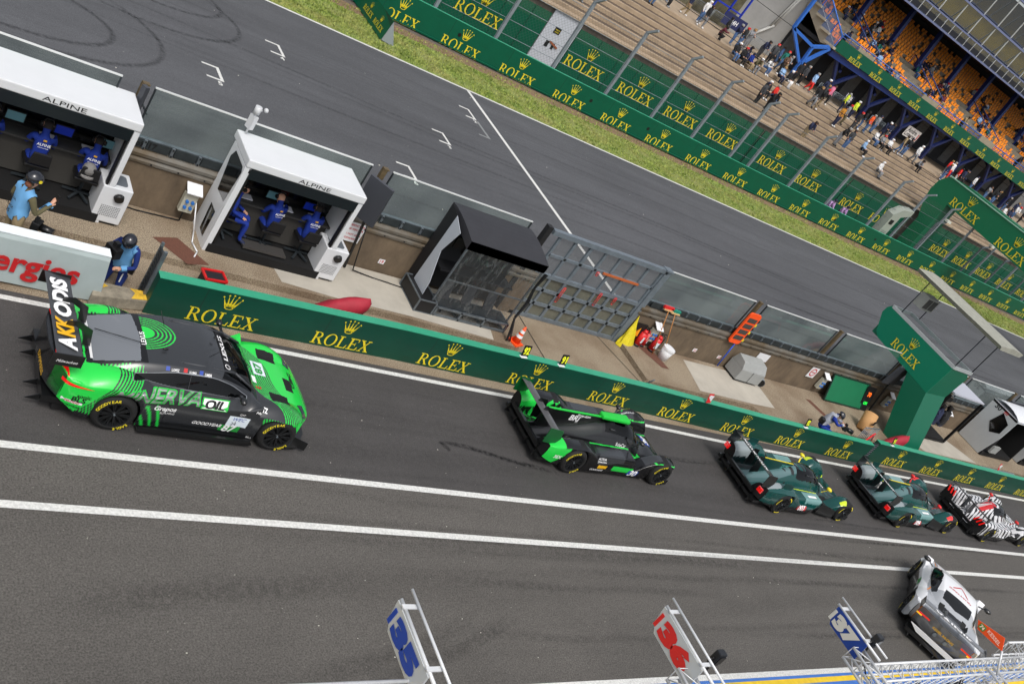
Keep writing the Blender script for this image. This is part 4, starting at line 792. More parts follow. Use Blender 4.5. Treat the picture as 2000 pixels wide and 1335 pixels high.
def catp(x, y, z, s):
    c = np.zeros(len(x), int); ay = np.abs(y); w = pchip(x, [-.45, -.1, .3, .7, .95], [.28, .34, .38, .34, .14])
    c[(s == 0) & (x > -.42) & (x < .93) & (ay < w) & (z > .54) & ~((z > .985) & (x < .18) & (ay < .2))] = 1
    c[(s == 0) & (ay > .58) & (ay < .90) & (np.abs(np.abs(x - .02) - 1.43) < .09) & (z > .56)] = 2; c[(s == 2) & (x < 0) & (z < .5)] = 2; c[(s == 2) & (x > 0) & (ay > .35) & (ay < .62)] = 2
    return c
LMP = dict(xr=(-2.42, 1.98), width=([-2.42, -2.2, -1.48, -.6, 0, .8, 1.48, 1.8, 1.98], [.88, .93, .945, .93, .90, .90, .945, .94, .86]), wheels=(-1.48, 1.48),
           cock=([-2.42, -1.9, -1.2, -.6, -.1, .22, .5, .75, 1.0, 1.5, 1.98], [.42, .52, .70, .90, 1.01, 1.03, .96, .80, .62, .50, .30]), cockw=([-2.42, -1.5, -.6, .2, .8, 1.3, 1.98], [.16, .20, .30, .38, .34, .28, .26]),
           ffz=.70, ffx=([.7, .95, 1.25, 1.5, 1.8, 2.0], [0, .55, .95, 1, .85, .3]), rfz=.76, rfx=([-2.45, -2.2, -1.7, -1.35, -.95, -.6], [.72, .85, 1, 1, .7, 0]), podz=.60, podx=(-1.5, .75),
           sill=([-2.42, -2.0, -1.2, 1.0, 1.7, 1.98], [.30, .20, .10, .10, .12, .10]), endc=([-2.42, -2.0, -1.2, 1.1, 1.7, 1.98], [-.05, 0, 0, 0, .03, .12]), cat=catp,
           wing=(-2.28, .97, .30), ws=.80, wingm=mat('wing_gunmetal', (86, 86, 88), .35, coat=.5), epm=mat('plate_green', (10, 84, 40), .3), fin=(-2.28, .99, -.30, 1.0), mirror=(.55, .60, .92), tyre=(('GOODYEAR', 'EAGLE'), YEL, 12))
t30, o30, bv30, w30 = prototype('prototype_racer', 'black and light green closed prototype with number 30 and a plain grey rear wing', LMP, (17.15, 12.74, 0), 0, col30)
b = MB(); b.bar((-.5, -.02, 1.02), (-2.2, -.02, 1.0), .05, .02); b.build('fin_edge', GRL, t30)
b = MB(); b.prism([(.36, -.13, 1.0), (.36, .13, 1.0), (-.55, .10, 1.0), (-.55, -.10, 1.0)], (0, 0, .10)); b.build('air_scoop', GRL, t30, bevel=.03)
flat_text(t30, 'Prop.com', (-1.02, -.012, .92), (1, 0, 0), (0, 0, 1), .42, LTXT); flat_text(t30, 'BRJ', (-1.25, -.012, .80), (1, 0, 0), (0, 0, 1), .3, LTXT)
side_text(t30, bv30, '30', .62, .22, .26, LTXT, .04, .1, off=.008); side_patch(t30, bv30, .62, .22, .34, .15, DBL); top_patch(t30, bv30, 1.42, .02, .34, .32, DBL); top_text(t30, bv30, '30', 1.42, .02, .28, LTXT, pi / 2, .04, off=.012)
side_text(t30, bv30, 'SolaCar', .12, .66, .34, LTXT, .0, .2, off=.02); side_text(t30, bv30, 'ACTUA', -.62, .50, .26, LTXT); side_text(t30, bv30, 'FORMATION', -.60, .43, .3, LTXT); side_text(t30, bv30, 'GOODYEAR', -.62, .20, .42, LTXT, .02, .2); side_patch(t30, bv30, -.50, .30, .30, .09, GOLD)
side_text(t30, bv30, '3EX', -2.02, .42, .22, LTXT, .02); top_text(t30, bv30, 'CLEARLY POINT', 1.25, .78, .4, LTXT, 0)
for s_ in (-1, 1): b = MB(); decal(bv30, b, (np.array([(-.05, -.1), (.12, -.06), (.1, .1), (-.04, .09)]), [(0, 1, 2, 3)]), (1.82, s_ * .7, 0), (1, 0, 0), (0, 1, 0), (0, 0, 1), size=1, off=.01); b.build('headlamp', _M['lamp_glass'], t30)

TEAL, TEALD, LIME = LC(0, 66, 62), LC(3, 30, 30), LC(196, 214, 40)
def colval(acc):
    def f(x, y, z, s):
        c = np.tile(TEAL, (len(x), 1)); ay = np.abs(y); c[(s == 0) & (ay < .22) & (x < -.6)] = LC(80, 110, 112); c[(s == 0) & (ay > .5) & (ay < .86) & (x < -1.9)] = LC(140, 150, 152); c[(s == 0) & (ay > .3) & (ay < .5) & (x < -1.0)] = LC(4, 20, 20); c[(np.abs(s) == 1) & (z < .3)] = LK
        ln = np.abs(ay - pchip(x, [-1.2, -.5, .4, 1.0, 1.6, 2.0], [.50, .52, .56, .50, .42, .5])) < .016; c[(s == 0) & ln & (x > -1.3)] = LIME; c[(s == 0) & (x > -.5) & (x < .35) & (ay > .58) & (ay < .9)] = LC(110, 150, 148)
        c[(s == 0) & (ay < .35) & (x > -1.3) & (z > .8) & (np.sin(x * 26 + y * 9) > .3)] = LC(20, 24, 24); c[(s == 0) & (x > .8) & (ay < .5) & (np.sin(x * 20 - ay * 22) > -.2)] = TEALD; c[(s == 0) & (ay > .82) & (x > 1.2) & (x < 1.5)] = acc
        c[(s == 2)] = LK; return c
    return f
def catv(x, y, z, s):
    c = np.zeros(len(x), int); ay = np.abs(y); w = pchip(x, [-.95, -.5, 0, .5, .85], [.20, .33, .36, .30, .12])
    c[(s == 0) & (x > -.7) & (x < .82) & (ay < w) & (z > .52) & ~((z > .955) & (x < -.3) & (ay < .17))] = 1
    c[(s == 0) & (ay > .35) & (ay < .55) & (x > .85) & (x < 1.25)] = 2; c[(s == 2) & (x < 0)] = 2; c[(s == 0) & (ay > .45) & (ay < .62) & (x > -1.25) & (x < -.9)] = 2; return c
VAL = dict(LMP, xr=(-2.62, 2.06), wheels=(-1.555, 1.555), width=([-2.62, -2.2, -1.55, -.8, -.2, .7, 1.2, 1.55, 1.9, 2.06], [.90, .96, .985, .95, .97, .80, .93, .985, .95, .84]),
           cock=([-2.62, -1.9, -1.2, -.7, -.3, 0, .35, .65, .9, 1.4, 2.06], [.40, .56, .78, .96, 1.0, .98, .88, .72, .56, .40, .26]), cockw=([-2.62, -1.5, -.7, 0, .6, 1.1, 2.06], [.12, .18, .28, .34, .28, .17, .15]),
           ffz=.68, ffx=([.95, 1.15, 1.4, 1.65, 1.9, 2.1], [0, .6, 1, .95, .7, .2]), rfz=.82, rfx=([-2.65, -2.3, -1.8, -1.4, -1.0, -.6], [.75, .9, 1, .95, .6, 0]), podz=.56, podx=(-1.6, .62),
           sill=([-2.62, -2.1, -1.2, 1.1, 1.8, 2.06], [.32, .22, .10, .10, .12, .10]), endc=([-2.62, -2.2, -1.3, 1.2, 1.7, 2.06], [-.12, -.04, 0, 0, .04, .15]), cat=catv,
           wing=(-2.52, 1.06, .30), ws=.82, wingm=mat('wing_dark_grey', (40, 46, 46), .35, coat=.4), epm=CARB, fin=(-2.3, 1.04, -.78, .98), finm=mat('fin_teal', (6, 58, 54), .35), mirror=(.50, .66, .86), tyre=(None, YEL, 10))
for (xc, yc, tone, num, lab, acc) in ((24.88, 12.30, LIME, '007', 'dark teal prototype with lime mirrors and number 007, third car in the queue', LIME), (31.55, 12.34, LC(230, 60, 60), '009', 'dark teal prototype with red mirrors and number 009 before the zebra striped car', LC(225, 60, 60))):
    VAL['mirm'] = YEL if num == '007' else RED
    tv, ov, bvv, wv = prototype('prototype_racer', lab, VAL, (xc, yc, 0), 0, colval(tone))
    flat_text(wv, 'ASTON MARTIN', (-2.66, .0, 1.095), (0, 1, 0), (-1, 0, .14), 1.15, LTXT, .03, h=.12)
    flat_text(tv, 'THE HEART', (-1.05, -.012, .90), (1, 0, 0), (0, 0, 1), .42, mat('teal_text', (90, 170, 165), .4)); flat_text(tv, 'OF RACING', (-1.05, -.012, .82), (1, 0, 0), (0, 0, 1), .4, _M['teal_text'])
    b = MB(); b.bar((-.80, -.0, 1.0), (-2.2, -.0, 1.055), .02, .02); b.build('fin_edge', YEL, tv)
    side_patch(tv, bvv, -.55, .30, .42, .13, RTXT, off=.004); side_text(tv, bvv, num, -.55, .30, .32, LTXT, .04, off=.009); top_patch(tv, bvv, -.1, -.74, .40, .08, LTXT); top_patch(tv, bvv, 1.25, 0, .2, .2, LTXT); top_text(tv, bvv, num, 1.25, 0, .18, BTXT, pi / 2, off=.01)
    for s_ in (-1, 1): b = MB(); [b.box((-2.70, s_ * .80, .66 - .05 * q), (.05, .16, .032)) for q in range(3)]; b.each('tail_lamp', LAMPR, tv)
    b = MB(); b.add([(-.42, -1.0, .5), (-.42, -1.0, .1), (.2, -1.0, .12), (.4, -.98, .3)], [(0, 1, 2, 3)])
    b.prism([(.45, -.86, .10), (1.15, -.99, .10), (1.15, -.96, .36), (.5, -.82, .44)], (0, .02, 0)); b.f = b.f[1:]; b.m = b.m[1:]; b.s = b.s[1:]; b.each('turning_vane', CARB, tv)
    b = MB(); b.prism([(-2.0, -.86, .74), (-1.5, -.86, .72), (-1.55, -.86, .96), (-1.95, -.86, 1.0)], (0, .012, 0)); b.prism([(-2.0, .84, .74), (-1.5, .84, .72), (-1.55, .84, .96), (-1.95, .84, 1.0)], (0, .012, 0)); b.each('louvre_plate', _M['fin_teal'], tv)
def colpeu(x, y, z, s):
    c = np.tile(LC(208, 208, 210), (len(x), 1)); ay = np.abs(y); z_ = (np.sin(x * 24 + 8 * np.abs(np.sin(y * 4)) + 2 * np.sin(y * 15)) + .5 * np.sin(y * 31 + x * 9) > .25); c[z_] = LC(26, 27, 29); c[s == 2] = LK
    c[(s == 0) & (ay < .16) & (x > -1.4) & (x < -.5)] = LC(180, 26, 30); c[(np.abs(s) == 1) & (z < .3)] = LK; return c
PEU = dict(VAL, wheels=(-1.52, 1.52), xr=(-2.30, 2.3), cat=catv, rfz=.80, rfx=([-2.35, -2.1, -1.8, -1.4, -1.0, -.6], [.9, 1, 1, .95, .6, 0]), wing=(-2.18, .92, .12), ws=.86, wingm=mat('wing_pale', (120, 120, 122), .4), fin=(-2.2, .78, -.7, .98), finm=mat('fin_white', (200, 200, 202), .4), mirm=RED)
tp, op, bvp, wp = prototype('prototype_racer', 'white prototype with black zebra stripes and claw shaped red tail lamps at the right edge', PEU, (37.25, 12.16, 0), 0, colpeu)
for s_ in (-1, 1):
    b = MB(); [b.bar((-2.345, s_ * (.52 + .13 * q), .60), (-2.335, s_ * (.60 + .13 * q), .80), .03, .045) for q in range(3)]; b.each('tail_lamp', LAMPR, tp)
# ---- the white and grey coupe pushed round towards the garages
def colf(x, y, z, s):
    c = np.tile(LC(164, 167, 171), (len(x), 1)); ay = np.abs(y); W_ = LC(226, 227, 229)
    c[(s == 0) & (z > 1.0) & (x > -.75)] = W_; c[(s == 0) & (x > .7) & (ay < .5)] = W_; e = np.abs(ay - pchip(x, [-2.2, -1.2, -.4, .6, 1.6, 2.3], [.82, .86, .66, .60, .62, .8])) < .022; c[(s == 0) & e] = LC(232, 140, 50)
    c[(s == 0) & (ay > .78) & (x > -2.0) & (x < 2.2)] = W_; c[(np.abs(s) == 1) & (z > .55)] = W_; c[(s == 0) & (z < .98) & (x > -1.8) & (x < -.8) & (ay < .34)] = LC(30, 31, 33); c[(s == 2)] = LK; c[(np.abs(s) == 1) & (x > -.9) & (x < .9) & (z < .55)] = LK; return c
def catf(x, y, z, s):
    c = np.zeros(len(x), int); ay = np.abs(y); xs = x + .25 * y * y
    c[(s == 0) & (xs > .55) & (xs < 1.12) & (ay < .60)] = 1; top = pchip(x, [-.85, -.3, .1, .45, .85], [1.0, 1.12, 1.14, 1.08, .92]); c[(ay > .48) & (z < top) & (z > .90) & (x > -.85) & (x < .85) & (s == 0)] = 2
    c[(s == 0) & (x < -.62) & (x > -1.15 + .3 * ay) & (ay < .42)] = 3; c[(s == 0) & (x < -1.2) & (x > -1.62) & (ay > .28) & (ay < .42)] = 4; c[(s == -1) & (x > -1.02) & (x < -.7) & (z > .45) & (z < .8)] = 4; c[(s == 1) & (x > -1.02) & (x < -.7) & (z > .45) & (z < .8)] = 4; return c
PF = dict(xr=(-2.16, 2.30), nx=300, ny=150, deck=([-2.2, -2.1, -1.8, -1.3, -.6, .3, .9, 1.4, 1.9, 2.2, 2.3], [.86, .94, .96, .93, .90, .86, .82, .76, .66, .50, .38]), width=([-2.2, -1.9, -1.3, -.7, 0, .8, 1.3, 1.8, 2.1, 2.3], [.90, .98, 1.0, .96, .90, .92, .99, .95, .82, .66]), wheels=(-1.26, 1.26),
          roof=([-1.7, -1.4, -1.0, -.6, -.1, .25, .55, .85, 1.12, 1.25], [.86, .95, 1.08, 1.17, 1.19, 1.17, 1.10, .98, .84, .70]), rmin=.80, roofw=([-1.7, -1.0, 0, .6, 1.2], [.30, .42, .52, .54, .56]), basew=([-1.7, -1.0, 0, .6, 1.2], [.50, .68, .80, .78, .70]), belt=.88,
          sill=([-2.2, -2.0, -1.0, 1.0, 1.9, 2.3], [.45, .3, .14, .14, .16, .12]), endc=([-2.2, -1.8, -1.2, 1.1, 1.7, 2.3], [-.22, -.08, 0, 0, .12, .45]), cat=catf, cage=.88, fb=.05, sh=.15, rearglass=mat('hatch_dark', (14, 15, 16), .3))
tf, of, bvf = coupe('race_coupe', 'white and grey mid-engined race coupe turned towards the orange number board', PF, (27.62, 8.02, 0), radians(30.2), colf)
for s_ in (-1, 1):
    b = MB(); b.box((-2.19, s_ * .66, .78), (.03, .34, .035)); b.build('tail_lamp', LAMPR, tf); b = MB(); b.box((-2.19, s_ * .78, .74), (.03, .16, .03)); b.build('indicator', mat('amber', (250, 190, 30), .3, emit=.4), tf)
    b = MB(); b.ball((.72, s_ * 1.02, .98), (.08, .12, .06)); b.bar((.75, s_ * .78, .90), (.73, s_ * .95, .96), .05, .02); b.build('mirror', CARB, tf)
    b = MB(); b.cyl((-2.16, s_ * .16, .58), (-2.20, s_ * .16, .58), .05, n=14); b.build('exhaust', STEEL, tf)
    b = MB(); b.prism([(-1.75, s_ * .3, .93), (-1.6, s_ * .3, .93), (-1.9, s_ * .3, 1.22), (-2.15, s_ * .3, 1.2), (-2.1, s_ * .3, 1.1)], (0, .012, 0)); b.build('wing_stay', CARB, tf)
b = MB(); b.loft([[(-2.38, yy, 1.14), (-2.2, yy, 1.08), (-2.02, yy, 1.09), (-2.02, yy, 1.105), (-2.2, yy, 1.11), (-2.38, yy, 1.155)] for yy in np.linspace(-.92, .92, 5)], 0, sm=False); wf = b.build('rear_wing', mat('wing_silver', (112, 114, 118), .35, coat=.4), tf)
b = MB(); [b.box((-2.2, s_ * .93, 1.06), (.42, .012, .2)) for s_ in (-1, 1)]; b.each('end_plate', CARB, wf)
flat_text(wf, 'VAINIK', (-2.19, 0, 1.114), (0, -1, 0), (1, 0, 0), 1.2, LTXT, .03, h=.12)
flat_text(tf, 'KESSEL RACING', (-2.172, 0, .70), (0, -1, 0), (0, 0, 1), .62, GOLD, .02)
b = MB(); b.prism([(-2.20, -.75, .42), (-2.20, .75, .42), (-2.20, .5, .30), (-2.20, -.5, .30)], (.05, 0, 0)); b.build('bumper_panel', mat('bumper_white', (214, 214, 214), .4), tf)
b = MB(); b.box((-2.1, 0, .22), (.3, 1.5, .1)); [b.prism([(-2.30, y, .12), (-2.05, y, .10), (-2.05, y, .3)], (0, .012, 0)) for y in (-.6, -.2, .2, .6)]; b.build('diffuser', CARB, tf)
b = MB(); b.prism([(2.0, -.9, .07), (2.32, -.6, .07), (2.42, 0, .07), (2.32, .6, .07), (2.0, .9, .07)], (0, 0, .022)); b.build('splitter', CARB, tf)
top_text(tf, bvf, 'QUATTRINI', -.36, 0, .7, RTXT, pi / 2, .02, h=.09); tri = MB(); decal(bvf, tri, (np.array([(-.2, -.26), (.2, 0), (-.2, .26), (-.2, .22), (.13, 0), (-.16, -.19), (-.16, .26), (-.2, .26)])[:6], [(0, 1, 4, 5), (1, 2, 3, 4)]), (-.05, 0, 0), (1, 0, 0), (0, 1, 0), (0, 0, 1), size=1, off=.006); tri.build('emblem', RTXT, tf)
side_text(tf, bvf, 'AF CORSE', .0, .62, .5, LTXT); b = MB(); decal(bvf, b, rect2d(.4, .14), (-.1, 0, .62), (-1, 0, 0), (0, 0, 1), (0, 1, 0), size=1); b.build('sticker', GSTK, tf)
for x_ in (-1.26, 1.26):
    for s_ in (-1, 1): wheel(tf, x_, s_ * .82, .345, .30, s_, .24, ('GOODYEAR', 'EAGLE'))
# ================================================================== people
SKIN = mat('skin', (196, 148, 122), .6); HAIRM = mat('hair_brown', (52, 36, 26), .8)
def cloth(name, rgb): return mat('cloth_' + name, rgb, .85, var=.10, vs=14)
CL = {k: cloth(k.replace(' ', '_'), v) for k, v in {'black': (24, 24, 27), 'navy': (28, 36, 66), 'dark grey': (58, 60, 64), 'grey': (128, 130, 134), 'white': (222, 222, 222), 'royal blue': (6, 42, 132), 'denim': (74, 104, 148), 'pale blue': (142, 176, 214),
      'red': (212, 42, 34), 'maroon': (92, 30, 44), 'mustard': (180, 122, 34), 'teal': (22, 108, 98), 'khaki': (150, 132, 100), 'olive': (92, 86, 60), 'orange': (232, 92, 36), 'pink': (214, 120, 150), 'hi-vis yellow': (206, 222, 52), 'brown': (92, 68, 52), 'purple': (110, 60, 150), 'lilac': (188, 150, 200)}.items()}
def joints(pose, hgt=1.75, **kw):
    J = dict(pelvis=(0, 0, .95), belly=(0, 0, 1.12), chest=(.01, 0, 1.32), neck=(0, 0, 1.48), hb=(.02, 0, 1.56), hm=(.035, 0, 1.64), ht=(.02, 0, 1.725))
    for s, n in ((1, 'L'), (-1, 'R')):
        J.update({'sh' + n: (0, .185 * s, 1.415), 'el' + n: (-.02, .25 * s, 1.13), 'wr' + n: (.09, .25 * s, .90), 'ha' + n: (.12, .25 * s, .82), 'hip' + n: (0, .09 * s, .90), 'kn' + n: (.03, .11 * s, .50), 'an' + n: (0, .12 * s, .09), 'to' + n: (.17, .14 * s, .045)})
    def up(d): J.update(d)
    def bend(a, pts=('belly', 'chest', 'neck', 'hb', 'hm', 'ht', 'shL', 'shR', 'elL', 'elR', 'wrL', 'wrR', 'haL', 'haR'), o=(0, .95)):
        for p in pts: x, y, z = J[p]; dx, dz = x - o[0], z - o[1]; J[p] = (o[0] + dx * cos(a) + dz * sin(a), y, o[1] - dx * sin(a) + dz * cos(a))
    if pose == 'cross': up(dict(elL=(.02, .27, 1.14), wrL=(.22, .06, 1.18), haL=(.25, -.03, 1.18), elR=(.02, -.27, 1.14), wrR=(.22, -.04, 1.14), haR=(.25, .04, 1.12)))
    if pose == 'phone': up(dict(elR=(.14, -.25, 1.17), wrR=(.33, -.16, 1.34), haR=(.37, -.14, 1.42), elL=(.1, .25, 1.16), wrL=(.28, .1, 1.22), haL=(.33, .04, 1.26)))
    if pose == 'walk': up(dict(knL=(.16, .10, .52), anL=(.12, .11, .10), toL=(.29, .12, .06), knR=(-.04, -.10, .50), anR=(-.26, -.11, .13), toR=(-.12, -.12, .04)))
    if pose == 'lean': up(dict(elL=(.22, .22, 1.14), wrL=(.40, .1, 1.20), haL=(.45, .04, 1.2), elR=(.22, -.22, 1.14), wrR=(.40, -.1, 1.20), haR=(.45, -.04, 1.2))); bend(.38)
    if pose in ('sit', 'sit_lean', 'sit_work', 'sit_side'):
        for n, s in (('L', 1), ('R', -1)): up({'kn' + n: (.44, .13 * s, .98), 'an' + n: (.42, .13 * s, .56), 'to' + n: (.58, .15 * s, .50), 'wr' + n: (.26, .16 * s, 1.06), 'ha' + n: (.34, .13 * s, 1.04), 'el' + n: (.04, .24 * s, 1.14)})
        if pose == 'sit_lean': bend(.5, o=(0, .95)); up(dict(wrL=(.44, .10, 1.10), haL=(.5, .05, 1.1), wrR=(.44, -.10, 1.10), haR=(.5, -.05, 1.1), elL=(.34, .2, 1.04), elR=(.34, -.2, 1.04)))
        if pose == 'sit_work': up(dict(elL=(.14, .24, 1.2), wrL=(.36, .17, 1.24), haL=(.44, .15, 1.24), elR=(.14, -.24, 1.2), wrR=(.36, -.17, 1.24), haR=(.44, -.15, 1.24))); bend(.16)
        for k in list(J): x, y, z = J[k]; J[k] = (x, y, z - .50)
    if pose == 'kneel':
        for n, s in (('L', 1), ('R', -1)): up({'kn' + n: (.12, .14 * s, .52), 'an' + n: (-.26, .14 * s, .52), 'to' + n: (-.42, .14 * s, .50), 'hip' + n: (0, .1 * s, .90)})
        up(dict(elR=(.10, -.30, 1.20), wrR=(.30, -.30, 1.22), haR=(.37, -.27, 1.24), elL=(.12, .27, 1.10), wrL=(.30, .08, 1.12), haL=(.36, .02, 1.14))); bend(.22)
        for k in list(J): x, y, z = J[k]; J[k] = (x, y, z - .45)
    if pose == 'crouch':
        for n, s in (('L', 1), ('R', -1)): up({'kn' + n: (.30, .16 * s, .78), 'an' + n: (.06, .15 * s, .46), 'to' + n: (.22, .17 * s, .41), 'el' + n: (.24, .24 * s, 1.10), 'wr' + n: (.42, .10 * s, 1.16), 'ha' + n: (.48, .06 * s, 1.17)})
        up(dict(pelvis=(-.12, 0, .74), hipL=(-.1, .1, .72), hipR=(-.1, -.1, .72), belly=(-.08, 0, .92), chest=(.02, 0, 1.12), neck=(.06, 0, 1.27), hb=(.11, 0, 1.34), hm=(.14, 0, 1.41), ht=(.14, 0, 1.50), shL=(.03, .185, 1.21), shR=(.03, -.185, 1.21)))
        for k in list(J): x, y, z = J[k]; J[k] = (x, y, z - .37)
    if 'head' in kw:                                      # nod
        a = kw['head']; ox, oz = J['neck'][0], J['neck'][2]
        for p in ('hb', 'hm', 'ht'): x, y, z = J[p]; dx, dz = x - ox, z - oz; J[p] = (ox + dx * cos(a) + dz * sin(a), y, oz - dx * sin(a) + dz * cos(a))
    J.update(kw.get('J', {})); f = hgt / 1.75
    return {k: (v[0] * f, v[1] * f, v[2] * f) for k, v in J.items()}
RAD = dict(pelvis=(.145, .12), belly=(.135, .11), chest=(.155, .12), neck=(.058, .058), hb=(.072, .08), hm=(.092, .102), ht=(.07, .078), sh=(.068, .068), el=(.048, .046), wr=(.034, .032), ha=(.036, .03), hip=(.10, .10), kn=(.064, .064), an=(.045, .045), to=(.042, .04))
_FG = {}
def figure(pose, detail=0, hgt=1.75, slim=1., key=None, **kw):
    "one continuous skinned body; slots: skin, top, trousers, shoes, hair"
    k = (pose, detail, hgt, slim, key)
    if k in _FG: return _FG[k]
    J = joints(pose, hgt, **kw); N = list(J); ix = {n: i for i, n in enumerate(N)}; P = [J[n] for n in N]; R = [RAD.get(n, RAD.get(n[:-1])) for n in N]
    E = [('pelvis', 'belly'), ('belly', 'chest'), ('chest', 'neck'), ('neck', 'hb'), ('hb', 'hm'), ('hm', 'ht')]
    for s in 'LR': E += [('chest', 'sh' + s), ('sh' + s, 'el' + s), ('el' + s, 'wr' + s), ('wr' + s, 'ha' + s), ('pelvis', 'hip' + s), ('hip' + s, 'kn' + s), ('kn' + s, 'an' + s), ('an' + s, 'to' + s)]
    E2 = [(ix[a], ix[b]) for a, b in E]; lab = [('skin' if a in ('neck', 'hb', 'hm') or a[:2] == 'wr' else 'shoe' if a[:2] == 'an' else 'leg' if a[:3] in ('hip', 'pel') or a[:2] == 'kn' else 'top') for a, b in E]
    lab[0] = 'top'
    if detail:                                            # fingers, thumb, nose, ears
        for s, sg in (('L', 1), ('R', -1)):
            w_, h = V(J['wr' + s]), V(J['ha' + s]); d = (h - w_).normalized(); side = d.cross(V((0, 0, 1)) if abs(d.z) < .9 else V((1, 0, 0))).normalized(); dn = side.cross(d).normalized()
            dn = dn if dn.z < 0 else -dn
            for q in range(4):
                o = h + side * (q - 1.5) * .017; l = (.030, .036, .034, .026)[q]; a = o + d * .03; b = a + (d * .75 + dn * .65).normalized() * l; c = b + (d * .15 + dn).normalized() * l * .8
                i0 = len(P); P += [tuple(a), tuple(b), tuple(c)]; R += [(.010, .010), (.009, .009), (.008, .008)]; E2 += [(ix['ha' + s], i0), (i0, i0 + 1), (i0 + 1, i0 + 2)]; lab += ['skin'] * 3
            a = w_ + d * .035 - side * sg * .03; b = a + (d * .8 - side * sg * .5 + dn * .3).normalized() * .035; i0 = len(P); P += [tuple(a), tuple(b), tuple(b + d * .022)]; R += [(.014, .014), (.011, .011), (.009, .009)]; E2 += [(ix['wr' + s], i0), (i0, i0 + 1), (i0 + 1, i0 + 2)]; lab += ['skin'] * 3
        hm = V(J['hm']); upv = (V(J['ht']) - V(J['hb'])).normalized(); fw = V((upv.z, 0, -upv.x)); i0 = len(P)
        P += [tuple(hm + fw * .105 - upv * .01), tuple(hm + V((0, .094, 0)) - upv * .0), tuple(hm - V((0, .094, 0)))]; R += [(.016, .018), (.012, .026), (.012, .026)]; E2 += [(ix['hm'], i0), (ix['hm'], i0 + 1), (ix['hm'], i0 + 2)]; lab += ['skin'] * 3
    me = bpy.data.meshes.new('sk'); me.from_pydata(P, E2, []); o = bpy.data.objects.new('sk', me); COL.objects.link(o); o.modifiers.new('s', 'SKIN')
    if detail: o.modifiers.new('u', 'SUBSURF').levels = 1
    sv = me.skin_vertices[0].data
    for i, r in enumerate(R): sv[i].radius = (r[0] * slim, r[1] * slim) if i < len(N) else r; sv[i].use_root = (i == 0)
    bpy.context.view_layer.update(); ev = o.evaluated_get(bpy.context.evaluated_depsgraph_get()); m2 = bpy.data.meshes.new_from_object(ev); bpy.data.objects.remove(o); bpy.data.meshes.remove(me)
    cs = np.array([p.center[:] for p in m2.polygons]); A = np.array([P[a] for a, b in E2]); B = np.array([P[b] for a, b in E2]); D = B - A
    t = np.clip(((cs[:, None] - A[None]) * D[None]).sum(2) / np.maximum((D * D).sum(1), 1e-9)[None], 0, 1); dist = np.linalg.norm(cs[:, None] - (A[None] + t[..., None] * D[None]), axis=2) - np.array([(R[a][0] + R[b][0]) / 2 for a, b in E2])[None]
    nb = dist.argmin(1); mi = {'skin': 0, 'top': 1, 'leg': 2, 'shoe': 3}; m2.materials.clear()
    for q in range(5): m2.materials.append(SKIN)
    hm, ht = V(J['hm']), V(J['ht']); upv = (ht - V(J['hb'])).normalized(); fw = V((upv.z, 0, -upv.x))
    for i, p in enumerate(m2.polygons):
        p.use_smooth = True; q = mi[lab[nb[i]]]
        if nb[i] in (4, 5) or lab[nb[i]] == 'skin' and nb[i] == 3:
            r = V(cs[i]) - hm
            if r.dot(upv) > .035 or (r.dot(fw) < -.005 and r.dot(upv) > -.075): q = 4
        if kw.get('shorts') and lab[nb[i]] == 'leg' and cs[i][2] < J['knL'][2] + .04 and nb[i] in (12, 20): q = 0
        if kw.get('tee') and nb[i] in (8, 16): q = 0
        p.material_index = q
    _FG[k] = (m2, J); return m2, J
HAIRC = [mat('hair_dark', (28, 22, 18), .8), HAIRM, mat('hair_fair', (150, 118, 70), .8), mat('hair_grey', (150, 148, 144), .8), cloth('cap_white', (225, 225, 225)), cloth('cap_red', (200, 40, 40)), cloth('cap_navy', (26, 32, 60))]
def person(label, pose, loc, rz, top='black', leg='denim', shoe='black', hair=0, detail=0, hgt=1.75, group=None, slim=1., **kw):
    me, J = figure(pose, detail, hgt, slim, tuple(sorted((k, str(v)) for k, v in kw.items())), **kw)
    o = bpy.data.objects.new('person', me); COL.objects.link(o); o.location = loc; o.rotation_euler = (0, 0, rz)
    for i, m in enumerate((SKIN, CL[top], CL[leg], CL.get(shoe, BLACK), HAIRC[hair] if isinstance(hair, int) else hair)): o.material_slots[i].link = 'OBJECT'; o.material_slots[i].material = m
    tag(o, label, 'person', group); return o, J
def overlay(o, name, m, test, off=.014):
    "a garment: the faces of the body that pass the test, pushed out along their normals"
    me = o.data; fs = [p for p in me.polygons if test(p.center, p.material_index)]; vi = sorted({v for p in fs for v in p.vertices}); mp = {v: i for i, v in enumerate(vi)}
    b = MB(); b.add([me.vertices[v].co + me.vertices[v].normal * off for v in vi], [tuple(mp[v] for v in p.vertices) for p in fs], 0, True); return b.build(name, m, o)
def helmet(o, J, m, peak=True, nm='helmet', r=.132):
    hm, ht = V(J['hm']), V(J['ht']); up_ = (ht - V(J['hb'])).normalized(); fw = V((up_.z, 0, -up_.x)); sd = V((0, 1, 0)); c = hm + up_ * .015 - fw * .01; b = MB(); rings = []
    for i in range(9):
        a = -.12 + (pi / 2 + .1) * i / 8; rings.append([c + (fw * cos(q) * 1.12 + sd * sin(q) * .95) * r * cos(a) + up_ * r * 1.02 * sin(a) for q in [2 * pi * k / 16 for k in range(16)]])
    b.loft(rings, 0); h = b.build(nm, m, o)
    if peak: b = MB(); b.add([c + fw * r * 1.02 + sd * .08, c + fw * r * 1.02 - sd * .08, c + fw * r * 1.5 - sd * .05 - up_ * .02, c + fw * r * 1.5 + sd * .05 - up_ * .02], [(0, 1, 2, 3)]); b.build('peak', m, h)
    return h
